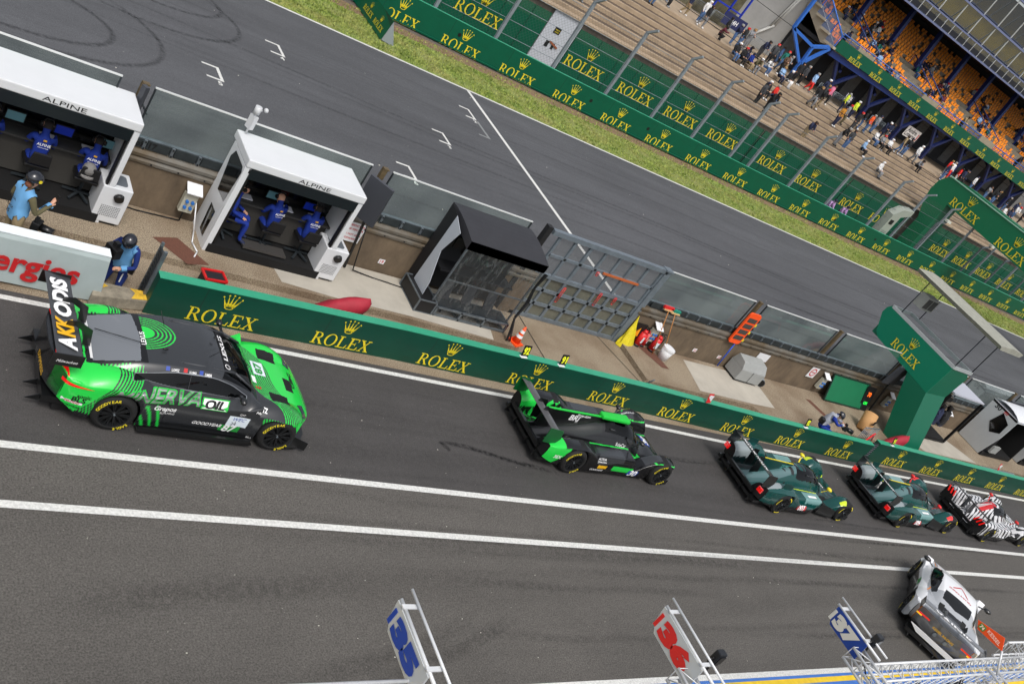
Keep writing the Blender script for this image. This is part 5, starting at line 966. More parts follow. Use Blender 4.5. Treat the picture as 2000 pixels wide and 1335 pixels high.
# ================================================================== team booths on the pit wall
WB = mat('booth_white', (212, 214, 216), .35, var=.02, vs=2, coat=.2); DIN = mat('booth_inside', (8, 8, 9), .8); DESK = mat('desk_grey', (46, 46, 45), .6); SCR = mat('screen_blue', (22, 44, 150), .3, emit=.15); SCR2 = mat('screen_pale', (90, 130, 140), .3, emit=.1)  # inside and desk colours darkened to carry the shade within the booths
TG = mat('tinted_glass', (12, 13, 15), .06, alpha=.8, coat=.5)
def rrect(w, h, r, n=4):
    P = []
    for cx, cy, a0 in ((w / 2 - r, h / 2 - r, 0), (-w / 2 + r, h / 2 - r, pi / 2), (-w / 2 + r, -h / 2 + r, pi), (w / 2 - r, -h / 2 + r, 1.5 * pi)):
        P += [(cx + r * cos(a0 + pi / 2 * i / n), cy + r * sin(a0 + pi / 2 * i / n)) for i in range(n + 1)]
    return P
def team_booth(x0, x1, label, screens_m, winL=True):
    W, D, H = x1 - x0, 1.0, 2.30; t = thing('team_booth', label, 'booth', (x0, 16.73, .152))
    b = MB(); b.box((W / 2, .58, H - .09), (W, 1.16, .18)); b.build('roof', WB, t, bevel=.022)
    b = MB(); b.prism([(.0, .02, 0), (.13, .02, 0), (.13, .10, 0), (0, .10, 0)], (0, 0, H - .19)); b.build('left_post', WB, t, bevel=.01); b = MB(); b.box((W - .055, .06, (H - .19) / 2), (.11, .08, H - .19)); b.build('right_post', WB, t, bevel=.01)
    # side walls with window openings shown as dark tinted panes set 4 mm proud
    b = MB(); b.box((.03, D / 2 + .05, (H - .19) / 2), (.06, D - .12, H - .19)); b.build('left_wall', WB, t); b = MB(); b.box((W - .03, D / 2 + .05, (H - .19) / 2), (.06, D - .12, H - .19)); b.build('right_wall', WB, t)
    for poly in (((.14, 2.04), (.72, 2.04), (.84, 1.84), (.66, 1.12), (.17, 1.14), (.06, 1.94)), ((.27, .80), (.62, .80), (.56, .18), (.27, .16))):
        b = MB(); b.prism([(-.004, y, z) for y, z in poly], (-.004, 0, 0)); b.build('side_window', TG, t)
    b = MB(); b.box((W / 2, D - .03, .45), (W - .14, .05, .9)); b.box((W / 2, D - .03, 1.95), (W - .14, .05, .32)); b.build('back_wall', DIN, t)
    b = MB(); b.box((W / 2, D - .03, 1.35), (W - .14, .015, .88)); b.build('back_window', TG, t)
    b = MB(); b.box((W / 2, D / 2 - .02, .10), (W - .14, D - .05, .20)); b.build('floor', DIN, t); b = MB(); b.box((W / 2, .05, .09), (W - .26, .08, .18)); b.build('plinth', mat('plinth_black', (14, 14, 15), .5), t)
    b = MB(); b.box((W / 2, .76, 1.02), (W - .14, .42, .04)); b.build('desk', DESK, t); b = MB(); b.box((W / 2, .70, .62), (W - .14, .03, .76)); b.build('desk_front', mat('desk_front', (60, 58, 54), .7, var=.05), t)
    b = MB(); b.box((W / 2, .62, 1.93), (W - .14, .5, .05)); b.build('ceiling_light_rail', mat('rail_grey', (96, 96, 98), .6), t)
    n = int(W / .42)
    for k in range(n):
        x = .28 + k * (W - .5) / (n - 1); s = MB(); s.box((x, .92, 1.62 if k % 2 else 1.56), (.36, .04, .22)); q = s.build('monitor', BLACK, t); s = MB(); s.box((x, .896, 1.62 if k % 2 else 1.56), (.33, .006, .19)); s.build('screen', (SCR, SCR2, mat('screen_grey', (120, 122, 120), .3, emit=.05))[(k * 2 + int(x0)) % 3], q)
        if k % 2 == 0: s = MB(); s.box((x + .1, .88, 1.24), (.34, .03, .2)); q = s.build('monitor', BLACK, t); s = MB(); s.box((x + .1, .862, 1.24), (.31, .006, .17)); s.build('screen', (SCR2, SCR)[k % 4 == 0], q)
    b = MB(); [b.box((W * f, .80, 1.05 + .01), (.26, .2, .02)) for f in (.25, .6, .85)]; b.each('notebook', mat('paper', (200, 202, 210), .7), t)
    txt_ = MB(); txt(txt_, 'ALPINE', (W * .55, -.006, H - .10), (1, 0, 0), (0, 0, 1), w=.74, h=.085, bold=.0); txt_.build('lettering', BTXT, t)
    b = MB(); b.cyl((.0 + .12, .05, H - .3), (.12, .05, H - .2), .04, n=8); b.build('camera_mount', BLACK, t)
    b = MB(); b.box((W / 2, .012, H - .30), (W - .26, .02, .24)); b.build('blind_box', mat('blind', (22, 27, 31), .3), t); b = MB(); [b.box((x_, .09, 1.08), (.04, .10, 1.9)) for x_ in (.17, W - .15)]; b.each('inner_frame', BLACK, t)
    # air unit at the right foot
    ac = MB(); ac.box((W + .08, .31, .46), (.56, .60, .80)); a = ac.build('air_unit', WB, t, bevel=.02)
    b = MB(); b.prism([(W + .10 + p[0], .31 + p[1], .862) for p in rrect(.34, .36, .07)], (0, 0, .012)); b.build('hatch', mat('hatch_grey', (92, 98, 104), .4), a)
    b = MB(); b.cyl((W + .14, .0, .68), (W + .14, -.07, .66), .10, .085, n=14); b.build('hose_cap', BLACK, a); b = MB(); [b.box((W + .08 + (i - 5) * .034, .006, .22 + j * .036), (.020, .006, .010), R=MX.Rotation(.6, 3, 'Y')) for i in range(11) for j in range(7)]; b.build('grille', BLACK, a)
    b = MB(); b.box((W + .08, .31, .03), (.44, .5, .06)); b.build('base', BLACK, a)
    return t
tb1 = team_booth(2.9, 5.94, 'large white team booth at the top left edge with two crew in blue inside', 0)
tb2 = team_booth(8.03, 10.77, 'white team booth with weather sensor on its roof and three crew in blue inside', 1)
# crew on high stools
def stool(x, y, rz, label):
    t = thing('stool', label, 'chair', (x, y, .36), rz); b = MB(); b.box((0, 0, .46), (.44, .44, .07)); b.build('seat', BLACK, t, bevel=.02); b = MB(); b.prism([(-.24, -.19, .55), (-.24, .19, .55), (-.28, .16, .82), (-.28, -.16, .82)], (-.05, 0, 0)); b.build('backrest', mat('chair_black', (15, 15, 17), .7), t, bevel=.02)
    b = MB(); b.cyl((0, 0, .1), (0, 0, .44), .03); [b.bar((0, 0, .1), (.3 * cos(a), .3 * sin(a), .03), .05, .03) for a in [2 * pi * k / 5 for k in range(5)]]; b.build('pedestal', DSTEEL, t)
BLUEC = 'royal blue'  # crew blue, also darkened in colour for the shade inside the booths
def crew(label, x, y, rz, hair, pose='sit_work', head=.1, **kw):
    o, J = person(label, pose, (x, y, .42), rz, BLUEC, BLUEC, 'navy', hair, 1, head=head, **kw); c = cos(.16); 
    b = MB(); hy = -.135 if pose == 'sit_work' else -.13
    cz = J['chest'][2]; cx = J['chest'][0]
    txt(b, 'ALPINE', (cx - .150, 0, cz + .01), (0, -1, 0), (.14, 0, 1), w=.24, bold=.01); txt(b, 'ENDURANCE TEAM', (cx - .153, 0, cz - .055), (0, -1, 0), (.14, 0, 1), w=.18); b.build('lettering', LTXT, o)
    b = MB(); b.box((cx - .135, 0, cz + .09), (.01, .06, .03)); b.build('badge', GOLD, o)
    ear = MB(); h = V(J['hm']); [ear.cyl(h + V((0, s * .085, 0)), h + V((0, s * .125, 0)), .045, n=10) for s in (-1, 1)]; ear.tube([h + V((0, .1, .03)), h + V((0, .06, .115)), h + V((0, -.06, .115)), h + V((0, -.1, .03))], .012); ear.build('headset', BLACK, o); return o
stool(4.62, 17.22, pi / 2, 'black high chair under the left crew member in the left booth'); crew('seated person in blue team shirt and black headset, left in the left booth', 4.62, 17.20, pi / 2, 0)
stool(5.52, 17.20, pi / 2 - .1, 'black high chair under the right crew member in the left booth'); crew('seated person in blue team shirt leaning in, right in the left booth', 5.52, 17.18, pi / 2 - .15, 0, head=.3)
stool(3.70, 17.22, pi / 2, 'black high chair at the left edge of the left booth'); crew('seated person in blue team shirt cut by the left edge of the picture', 3.72, 17.20, pi / 2, 0)
crew('person in blue sitting sideways at the left end of the second booth', 8.42, 17.28, -.35, 0, 'sit', .25)
stool(8.42, 17.28, -.2, 'black high chair under the crew member sitting sideways'); stool(9.36, 17.20, pi / 2, 'black high chair under the bald crew member'); crew('bald person in blue team shirt seated in the middle of the second booth', 9.38, 17.20, pi / 2 + .2, SKIN, head=.25)
stool(10.24, 17.20, pi / 2, 'black high chair at the right end of the second booth'); crew('dark haired person in blue team shirt at the right end of the second booth', 10.25, 17.20, pi / 2, 0, head=.05)
b = MB(); b.box((0, 0, .06), (1.0, .3, .05)); o = b.build('footrest', mat('step_metal', (88, 86, 84), .4, .5), loc=(9.35, 16.98, .36)); tag(o, 'metal footrest bar on the floor of the second booth', 'footrest')
b = MB(); b.cyl((0, 0, 0), (0, 0, .5), .02); b.box((0, 0, .30), (.10, .16, .3), 0, .4); b.cyl((-.05, 0, .5), (.12, .1, .56), .03); b.ball((.22, .12, .58), (.05, .05, .05)); b.cyl((0, 0, .50), (0, 0, .66), .07, n=12)
o = b.build('weather_sensor', mat('sensor_white', (196, 198, 200), .4), loc=(8.18, 17.78, 2.45)); tag(o, 'small white weather sensor mast on the roof of the second booth', 'sensor')
b = MB(); b.cyl((0, 0, 0), (0, 0, .05), .14, n=18); b.ball((0, 0, .16), (.13, .13, .13)); o = b.build('fluffy_microphone', mat('fluff_grey', (120, 118, 116), .95, bump=.6, bs=40), loc=(5.46, 16.98, .95)); tag(o, 'round grey furry microphone beside the right crew member of the left booth', 'microphone')
# tilted black display on a pole, and the monitor beside the left booth
def display(label, cx, cy, cz, w, h, rz, tilt, pole, foot):
    t = thing('display', label, 'screen', (cx, cy, 0)); R = MX.Rotation(rz, 3, 'Z') @ MX.Rotation(tilt, 3, 'X')
    b = MB(); b.box((0, 0, cz), (w, .09, h), R=R); b.build('casing', mat('display_grey', (60, 62, 68), .4), t); b = MB(); n_ = R @ V((0, -1, 0)); b.box(V((0, 0, cz)) - n_ * .05, (w * .96, .012, h * .96), R=R); b.build('panel', BLACK, t)
    b = MB(); b.bar(V((0, 0, cz)) - n_ * .06, foot, .05, .05); b.build('pole', BLACK, t); b = MB(); b.bar(V((0, 0, cz)) - n_ * .08, V((.35, .35, cz - .35)), .03, .03); b.build('strut', STEEL, t); return t
display('large dark grey display on a leaning pole right of the second booth', 11.35, 17.42, 2.08, .62, 1.05, radians(-50), radians(4), 0, (.35, .1, .18))
display('narrow dark monitor at the right rear corner of the left booth', 6.02, 17.75, 2.35, .12, .75, radians(-62), 0, 0, (.0, -.2, .6))
display('dark grey monitor tucked behind the green tower column', 35.1, 17.45, 1.95, .9, .9, radians(5), radians(6), 0, (.2, -.1, .2))
display('black monitor raised above the far white booth', 45.9, 17.75, 2.2, 1.7, .4, radians(4), 0, 0, (.6, .0, .2))
def plate(name, label, cat, c, w, h, m, txts, xd=(1, 0, 0), yd=(0, 0, 1), tm=None, thick=.012, group=None):
    xd, yd = V(xd).normalized(), V(yd).normalized(); n_ = xd.cross(yd); t = thing(name, label, cat, c, 0, group); b = MB(); R = MX((xd, yd, n_)).transposed(); b.box((0, 0, 0), (w, h, thick), R=R); b.build('board', m, t)
    for s, x, y, tw, mm in txts: q = MB(); txt(q, s, xd * x + yd * y + n_ * (thick / 2 + .003), xd, yd, 1, w=tw, bold=.02); q.build('lettering', mm, t)
    return t
plate('warning_sign', 'white sign with red capitals beside the second booth', 'sign', (11.52, 17.70, 1.03), .52, .52, WHITE, [('INTERDICTION', 0, .19, .48, RTXT), ('DE SE PENCHER', 0, .08, .48, RTXT), ('DO NOT LEAN', 0, -.06, .46, RTXT), ('FORWARD', 0, -.17, .34, RTXT)])
tn = plate('no_entry_sign', 'white square sign with a red ring on the retaining wall', 'sign', (30.92, 17.72, .92), .46, .46, WHITE, [])
b = MB(); P_ = [[(r_ * cos(a), -.012, r_ * sin(a)) for r_ in (.17, .125)] for a in np.linspace(0, 2 * pi, 25)]; b.loft(P_, 0, cap=False, closed=False); b.add([(-.1, -.012, -.02), (.1, -.012, -.02), (.1, -.012, .02), (-.1, -.012, .02)], [(0, 1, 2, 3)]); b.build('symbol', RTXT, tn)
# socket boxes on the wall
def socket_box(x, y, label, s=1.):
    t = thing('socket_box', label, 'electrical box', (x, y, .42), 0, 'socket boxes on the retaining wall'); b = MB(); b.box((0, 0, .22), (.26 * s, .14, .44)); b.build('housing', mat('box_beige', (178, 176, 160), .5), t, bevel=.01)
    b = MB(); b.prism([(-.15 * s, -.16, .50), (.15 * s, -.16, .50), (.15 * s, .10, .62), (-.15 * s, .10, .62)], (0, 0, .02)); b.build('hood', WHITE, t); b = MB(); [b.cyl((dx, -.07, z), (dx, -.12, z), .035, n=10) for dx in (-.06, .06) for z in (.28, .14)]; b.each('socket', mat('socket_blue', (40, 110, 190), .4), t)
socket_box(7.70, 17.62, 'beige socket box with blue sockets and pale lid left of the second booth', 1.1); socket_box(22.36, 17.64, 'beige socket box with white hood above the fire extinguishers'); socket_box(31.7, 17.64, 'beige socket box with white hood between the no-entry sign and green panel'); socket_box(36.4, 17.64, 'beige socket box right of the green tower foot'); socket_box(41.3, 17.64, 'beige socket box behind the far white booth')

# ---- black canopy stand with clear plastic sheets
t = thing('canopy_stand', 'black canopied pit stand with wrinkled clear plastic sheets', 'canopy', (13.3, 16.55, .152))
b = MB(); A = [(.35, .0, 1.97), (2.82, .0, 1.97), (2.82, 0, 2.22), (.40, 0, 2.30)]
P = dict(fl=(.36, .02, 1.93), fr=(2.84, .02, 1.93), ml=(.36, .42, 2.28), mr=(2.84, .42, 2.26), bl=(.16, 1.15, 2.44), br=(2.62, 1.15, 2.44), fl2=(.36, .02, 2.17), fr2=(2.84, .02, 2.15))
b.add([P['fl'], P['fr'], P['fr2'], P['fl2']], [(0, 1, 2, 3)]); rings = []
for i in range(9):
    a = i / 8; y = .02 + 1.13 * a; z = 2.17 + .27 * sin(a * pi / 2) ; xo = -.2 * a; rings.append([(.36 + xo, y, z), (2.84 + xo, y, z - .01), (2.84 + xo, y, z - .24), (.36 + xo, y, z - .24)])
b.loft(rings, 0, sm=False); b.build('canopy_roof', mat('canopy_black', (44, 44, 48), .5, var=.1, bump=.15, bs=6), t)
FR = MB(); 
for x in (.40, 2.80): FR.bar((x, .05, .25), (x, .05, 1.95), .04, .04); FR.bar((x - .1, 1.1, .25), (x - .15, 1.1, 2.2), .04, .04)
FR.bar((.4, .05, 1.0), (2.8, .05, 1.0), .03, .03); FR.bar((.4, .05, .25), (2.8, .05, .25), .05, .05); FR.build('frame', STEEL, t)
SHT = bpy.data.materials.new('clear_sheet'); SHT.use_nodes = True; n_ = SHT.node_tree; N_ = n_.nodes; L_ = n_.links; bs_ = N_['Principled BSDF']; bs_.inputs['Base Color'].default_value = (.16, .17, .17, 1); bs_.inputs['Roughness'].default_value = .06; bs_.inputs['Alpha'].default_value = .22; bs_.inputs['Coat Weight'].default_value = 1
tc_ = N_.new('ShaderNodeTexCoord'); mp_ = N_.new('ShaderNodeMapping'); mp_.inputs['Scale'].default_value = (4, 4, .8); L_.new(tc_.outputs['Object'], mp_.inputs[0]); no_ = N_.new('ShaderNodeTexNoise'); no_.inputs['Scale'].default_value = 2.2; no_.inputs['Detail'].default_value = 5; no_.inputs['Distortion'].default_value = 1.5; L_.new(mp_.outputs[0], no_.inputs[0])
bp_ = N_.new('ShaderNodeBump'); bp_.inputs['Strength'].default_value = 1; bp_.inputs['Distance'].default_value = .08; L_.new(no_.outputs[0], bp_.inputs['Height']); L_.new(bp_.outputs[0], bs_.inputs['Normal'])
cr_ = N_.new('ShaderNodeMapRange'); cr_.inputs[1].default_value = .52; cr_.inputs[2].default_value = .60; cr_.inputs[3].default_value = .16; cr_.inputs[4].default_value = .42; L_.new(no_.outputs[0], cr_.inputs[0]); L_.new(cr_.outputs[0], bs_.inputs['Alpha'])
def sheet(x0, y0, x1, y1, z0, z1, amp=.04, nx=30, nz=14):
    b = MB(); vs = []; d = V((x1 - x0, y1 - y0, 0)); nrm = V((-d.y, d.x, 0)).normalized()
    for j in range(nz + 1):
        for i in range(nx + 1): f = i / nx; g = j / nz; q = V((x0, y0, z0 + (z1 - z0) * g)) + d * f + nrm * amp * (sin(f * 23 + g * 2) + .6 * sin(f * 51 + g * 5)) * (1.1 - g); vs.append(q)
    b.add(vs, [(j * (nx + 1) + i, j * (nx + 1) + i + 1, (j + 1) * (nx + 1) + i + 1, (j + 1) * (nx + 1) + i) for j in range(nz) for i in range(nx)], 0, True); return b
sheet(.36, -.02, 2.84, -.02, .02, 1.95).build('plastic_sheet', SHT, t); sheet(.28, 1.1, 2.64, 1.12, .3, 2.2, .02).build('plastic_sheet', SHT, t)
b = MB(); b.prism([(.14, .79, .35), (.14, .17, .26), (.14, .20, .69), (.14, .51, 1.44), (.14, .26, 2.15), (.14, .72, 2.33)], (.012, 0, 0)); b.build('side_curtain', mat('curtain_pale', (178, 184, 192), .5, bump=.2, bs=4), t)
b = MB(); [b.box((.5 + .36 * k, .95, 1.45 + .1 * (k % 2)), (.34, .05, .3), rz=.05 * k) for k in range(6)]; b.each('monitor', BLACK, t); b = MB(); b.box((1.6, .75, .95), (2.3, .5, .05)); b.box((1.6, 1.02, 1.1), (2.3, .04, 1.9)); b.build('desk', mat('desk_shade_back', (26, 27, 30), .6), t)  # desk mesh also holds a dark back sheet added to darken the interior
b = MB(); [b.prism([(x, .3, .3), (x + .3, .3, .3), (x + .36, .5, .75), (x + .04, .5, .75)], (0, .04, 0)) for x in (.7, 1.4, 2.1)]; [b.bar((x + .15, .3, .3), (x + .15, .1, .02), .03, .03) for x in (.7, 1.4, 2.1)]; b.build('folding_seats', mat('seat_dark', (30, 32, 36), .6), t)
b = MB()
for k in range(2):
    P_ = [(2.86 + .05 * k, -.02 - .02 * k, 1.95), (2.80, -.06, 1.5), (2.84 + .05 * k, -.10, 1.05), (2.74, -.18, .6), (2.76 + .1 * k, -.42, .03)]; [b.bar(P_[i], P_[i + 1], .07, .012) for i in range(4)]
b.build('strap', BLACK, t)
t = thing('flight_case', 'long black flight case with metal edges under the canopied stand', 'case', (13.25, 16.45, .152)); b = MB(); b.box((.28, .52, .18), (.5, 1.0, .34)); b.build('case', mat('case_black', (24, 24, 26), .5), t)
b = MB()
for x in (.03, .53):
    for y in (.02, 1.02): b.box((x, y, .18), (.035, .035, .36))
for z in (.01, .355): [b.bar((x, .02, z), (x, 1.02, z), .03, .03) for x in (.03, .53)]; [b.bar((.03, y, z), (.53, y, z), .03, .03) for y in (.02, 1.02)]
b.build('metal_edge', STEEL, t)
t = thing('platform_frame', 'low aluminium frame platform under the clear sheets of the canopied stand', 'platform', (13.85, 16.48, .152)); b = MB()
for z in (.04, .26): [b.bar((0, y, z), (2.25, y, z), .05, .05) for y in (0, .5)]; [b.bar((x, 0, z), (x, .5, z), .05, .05) for x in (0, .75, 1.5, 2.25)]
[b.bar((x, y, 0), (x, y, .28), .05, .05) for x in (0, .75, 1.5, 2.25) for y in (0, .5)]; b.build('frame', STEEL, t); b = MB(); b.box((1.12, .25, .29), (2.2, .46, .02)); b.build('deck', DSTEEL, t)

b = MB(); b.prism([(.16, 1.14, .3), (.16, .79, .3), (.16, .72, 2.33), (.16, 1.14, 2.4)], (.01, 0, 0)); b.build('side_flap', mat('flap_black', (22, 22, 25), .6), [o for o in COL.objects if o.name == 'canopy_stand'][0])
# ---- steel gate in the wall
G = thing('track_gate', 'large grey steel gate of square frames with mesh in its upper half', 'gate', (17.15, 17.80, 0)); GX = 4.10; GH = 2.68
SG = mat('gate_steel', (118, 128, 136), .5, .4, var=.15, vs=4)
b = MB(); b.bar((-.45, 0, GH), (GX, 0, GH), .16, .13); b.bar((-.1, 0, .06), (GX, 0, .06), .1, .1); b.bar((-.1, 0, 1.40), (GX - .1, 0, 1.40), .1, .11); b.bar((-.1, 0, 2.02), (GX - .1, 0, 2.02), .07, .07)
for z in (.50, .95): b.bar((-.1, 0, z), (GX - .1, 0, z), .07, .09)
for k in range(8): b.bar((-.1 + k * (GX - .02) / 7, 0, .06), (-.1 + k * (GX - .02) / 7, 0, GH), .08 if k not in (2, 5) else .10, .07)
b.build('frame', SG, G); b = MB(); b.box((GX / 2 - .05, .03, .72), (GX, .02, 1.3)); b.build('sheet_panel', mat('gate_sheet', (104, 104, 92), .6, .2, var=.25, vs=1.5), G)
WM = bpy.data.materials.new('gate_mesh'); WM.use_nodes = True; n_ = WM.node_tree; N_ = n_.nodes; L_ = n_.links; bs_ = N_['Principled BSDF']; bs_.inputs['Base Color'].default_value = lin((110, 114, 116)) + (1,); tc_ = N_.new('ShaderNodeTexCoord'); sx_ = N_.new('ShaderNodeSeparateXYZ'); L_.new(tc_.outputs['Object'], sx_.inputs[0]); L_.new(wires(.035, .22, False), bs_.inputs['Alpha'])
b = MB(); b.add([(-.1, .02, 1.42), (GX - .1, .02, 1.42), (GX - .1, .02, 2.58), (-.1, .02, 2.58)], [(0, 1, 2, 3)]); b.build('mesh_panel', WM, G)
b = MB(); b.bar((GX + .02, 0, 0), (GX + .02, 0, GH + .05), .22, .16); b.box((GX + .02, 0, GH + .06), (.3, .24, .05)); b.build('gate_post', SG, G); b = MB(); b.bar((-.62, 0, 0), (-.62, 0, GH + .12), .16, .16); b.build('gate_post', mat('post_black', (24, 24, 26), .6), G)
b = MB(); b.bar((1.95, -.06, 2.02), (3.4, -.06, 2.02), .04, .06); b.build('crossbar', mat('rusty_orange', (176, 92, 46), .6), G)
for x, z0, z1 in ((1.05, .75, 1.25), (2.35, .98, 1.42), (2.95, 1.18, 1.42), (1.72, 1.9, 2.02)): b = MB(); b.tube([(x, -.09, z0), (x, -.09, z1), (x + .07, -.09, z1), (x + .07, -.09, z0), (x, -.09, z0)], .011); b.build('drop_bolt', RED, G)

# ---- small equipment between the walls
t = thing('traffic_cone', 'orange traffic cone with two pale bands beside the canopied stand', 'cone', (16.38, 16.18, .152), .4); b = MB(); b.box((0, 0, .02), (.34, .34, .04)); b.cyl((0, 0, .04), (0, 0, .52), .12, .025, n=16); b.build('cone', ORANGE, t); b = MB(); b.cyl((0, 0, .20), (0, 0, .28), .094, .078, n=16, cap=False); b.cyl((0, 0, .34), (0, 0, .42), .066, .050, n=16, cap=False); b.each('band', LTXT, t)
t = thing('tarpaulin', 'crumpled yellow tarpaulin hanging over the foot of the gate post', 'tarpaulin', (21.3, 17.35, 0)); b = MB(); rings = []
for i in range(9): f = i / 8; rings.append([(.30 - .15 * f + (.34 * (1 - f) ** 1.2) * cos(a) * (1 + .14 * sin(a * 5 + i)), .22 + .16 * f + (.17 * (1 - f)) * sin(a) * (1 + .2 * cos(a * 4 + i)), 1.08 * f + .02 - .0) for a in [2 * pi * k / 14 for k in range(14)]])
b.loft(rings, 0, sm=False); b.build('sheet', mat('tarp_yellow', (214, 196, 30), .5, var=.1, bump=.3, bs=8), t)
for k, (x, y, rz, lab) in enumerate(((22.02, 17.62, .1, 'red fire extinguisher nearest the yellow tarpaulin'), (22.28, 17.68, .5, 'red fire extinguisher in the middle of the group of three'), (22.62, 17.52, -.3, 'red fire extinguisher nearest the white bucket'))):
    t = thing('fire_extinguisher', lab, 'extinguisher', (x, y, .152), rz, 'three fire extinguishers by the gate'); t.scale = (1.2, 1.2, 1.2); b = MB(); b.cyl((0, 0, 0), (0, 0, .06), .096, n=16, m=1); b.cyl((0, 0, .06), (0, 0, .42), .095, n=16); b.cyl((0, 0, .42), (0, 0, .50), .095, .03, n=16); b.build('cylinder', [RED, BLACK], t)
    b = MB(); b.cyl((0, 0, .50), (0, 0, .55), .025, n=8); b.bar((-.02, 0, .56), (.12, 0, .58), .03, .015); b.tube([(.05, 0, .54), (.13, 0, .48), (.14, .02, .3), (.12, 0, .16)], .014); b.build('valve', BLACK, t); b = MB(); b.cyl((0, 0, .14), (0, 0, .32), .0965, n=16, cap=False); b.f = b.f[7:12]; b.m = b.m[7:12]; b.s = b.s[7:12]; b.build('label_patch', mat('label_white', (210, 220, 225), .5), t)
t = thing('bucket', 'white plastic bucket holding a broom handle', 'bucket', (22.95, 17.25, .152)); t.scale = (1.2, 1.2, 1.25); b = MB(); b.cyl((0, 0, 0), (0, 0, .34), .13, .165, n=20, cap=True); b.cyl((0, 0, .30), (0, 0, .345), .175, n=20, cap=False); b.build('tub', WHITE, t)
for x, lab, m, zt in ((22.28, 'broom with a red head leaning on the steel rail', RED, 1.56), (22.62, 'broom with a teal head leaning on the steel rail', mat('teal_plastic', (20, 130, 110), .5), 1.52)):
    t = thing('broom', lab, 'broom', (x, 17.42, .15)); b = MB(); b.cyl((.28 if zt > 1.54 else .42, -.10, .02), (.0, .24, zt - .15), .014, n=6); b.build('handle', mat('wood_pole', (176, 118, 60), .6), t); b = MB(); b.box((0, .26, zt - .14), (.40, .07, .04)); b.build('head', mat('wood_pale', (206, 170, 120), .6), t); b = MB(); b.box((0, .30, zt - .08), (.42, .08, .09)); b.build('bristles', m, t)
t = thing('notice_board', 'black framed board with an orange sticker behind the extinguishers', 'board', (21.75, 17.66, .64)); b = MB(); b.box((0, 0, 0), (.46, .04, .5)); b.build('board', BLACK, t); b = MB(); b.add([(-.18, -.024, -.2), (.1, -.024, -.2), (.02, -.024, .12)], [(0, 1, 2)]); b.build('sticker', mat('sticker_orange', (240, 150, 20), .5), t)
t = thing('arrow_board', 'tilted orange light board with four dark windows on a blue pole', 'board', (26.15, 17.62, .28)); R = MX.Rotation(radians(0), 3, 'X') @ MX.Rotation(radians(3), 3, 'Y'); b = MB()
b.prism([(p[0] * 1 - .36, -.03, p[1] + 1.52) for p in rrect(.56, 1.22, .10)], (0, .06, 0)); b.build('panel', ORANGE, t)
for k in range(4): q = MB(); q.box((-.36, -.036, 1.16 + .235 * k), (.42, .012, .16)); q.build('light_window', mat('lamp_field', (70, 66, 62), .5, var=.4, vs=30), t)
b = MB(); b.cyl((-.15, 0, -.08), (-.20, .02, .95), .022, n=8); b.build('pole', mat('pole_blue', (20, 78, 190), .4), t); b = MB(); b.tube([(-.06, .1, 2.1), (.15, .15, 2.0), (.05, .12, 1.7), (.2, .15, 1.5), (.0, .1, 1.1)], .018); b.build('bracket', STEEL, t)
b = MB(); [b.box((.06, .08, 1.05 + .16 * k), (.14, .04, .09), k % 2) for k in range(6)]; b.build('striped_strip', [YEL, BLACK], t)
t = thing('cabinet', 'light grey plastic cabinet with a folded lid against the retaining wall', 'cabinet', (26.40, 17.05, .15)); b = MB(); b.prism([(0, 0, .08), (1.22, -.05, .08), (1.22, .62, .08), (.0, .62, .08)], (0, 0, .42)); b.loft([[(x, 0 - .04 * (x > .6), .50), (x, .12, .74), (x, .5, .80), (x, .62, .50)] for x in (0, .6, 1.22)], 0, sm=False); b.build('housing', GREYP, t, bevel=.015)
b = MB(); b.box((.6, .3, .04), (1.0, .5, .08)); b.build('base', DSTEEL, t); b = MB(); b.bar((.6, -.035, .1), (.6, -.035, .5), .008, .01); b.build('door_gap', BLACK, t)
t = thing('cylinder_bin', 'short grey metal cylinder lying beside the cabinet', 'bin', (27.85, 17.10, .30)); b = MB(); b.cyl((0, 0, 0), (.25, .42, .0), .14, n=16); b.build('drum', STEEL, t); b = MB(); b.cyl((-.005, -.01, 0), (.0, .0, .0), .125, n=16); b.build('opening', BLACK, t)
plate('paper_sheets', 'two white papers taped above the grey cabinet', 'paper', (27.85, 17.72, .92), .62, .30, WHITE, [])
t = thing('green_panel', 'flat green board with dark frame leaning on the retaining wall', 'panel', (32.1, 17.32, .16)); b = MB(); b.prism([(0, 0, .05), (2.5, 0, .05), (2.5, .38, .96), (0, .38, .96)], (0, .03, -.01)); b.build('board', mat('green_cloth', (0, 104, 66), .7, var=.05), t)
b = MB(); [b.bar(p, q, .05, .05) for p, q in (((0, 0, .03), (2.5, 0, .03)), ((2.5, 0, .03), (2.5, .38, .97)), ((2.5, .38, .97), (0, .38, .97)), ((0, .38, .97), (0, 0, .03)))]; b.build('frame', mat('frame_dark', (20, 50, 40), .5), t); b = MB(); b.bar((.3, .36, .82), (2.2, .36, .82), .03, .03); b.build('rail', DSTEEL, t)
t = thing('pit_board', 'black pit board showing 70 in orange and BOX in green', 'pit board', (34.75, 17.36, .16)); R = MX.Rotation(-.28, 3, 'X'); b = MB(); b.box((0, .12, .46), (.62, .03, 1.0), R=R); b.build('frame', BLACK, t)
q = MB(); txt(q, '70', R @ V((0, -.02, .18)) + V((0, .12, .46)), (1, 0, 0), R @ V((0, 0, 1)), w=.24, bold=.03); q.build('lettering', mat('led_orange', (255, 110, 30), .5, emit=.8), t); q = MB(); txt(q, 'BOX', R @ V((0, -.02, -.18)) + V((0, .12, .46)), (1, 0, 0), R @ V((0, 0, 1)), w=.34, bold=.03); q.build('lettering', mat('led_green', (40, 255, 80), .5, emit=.8), t)
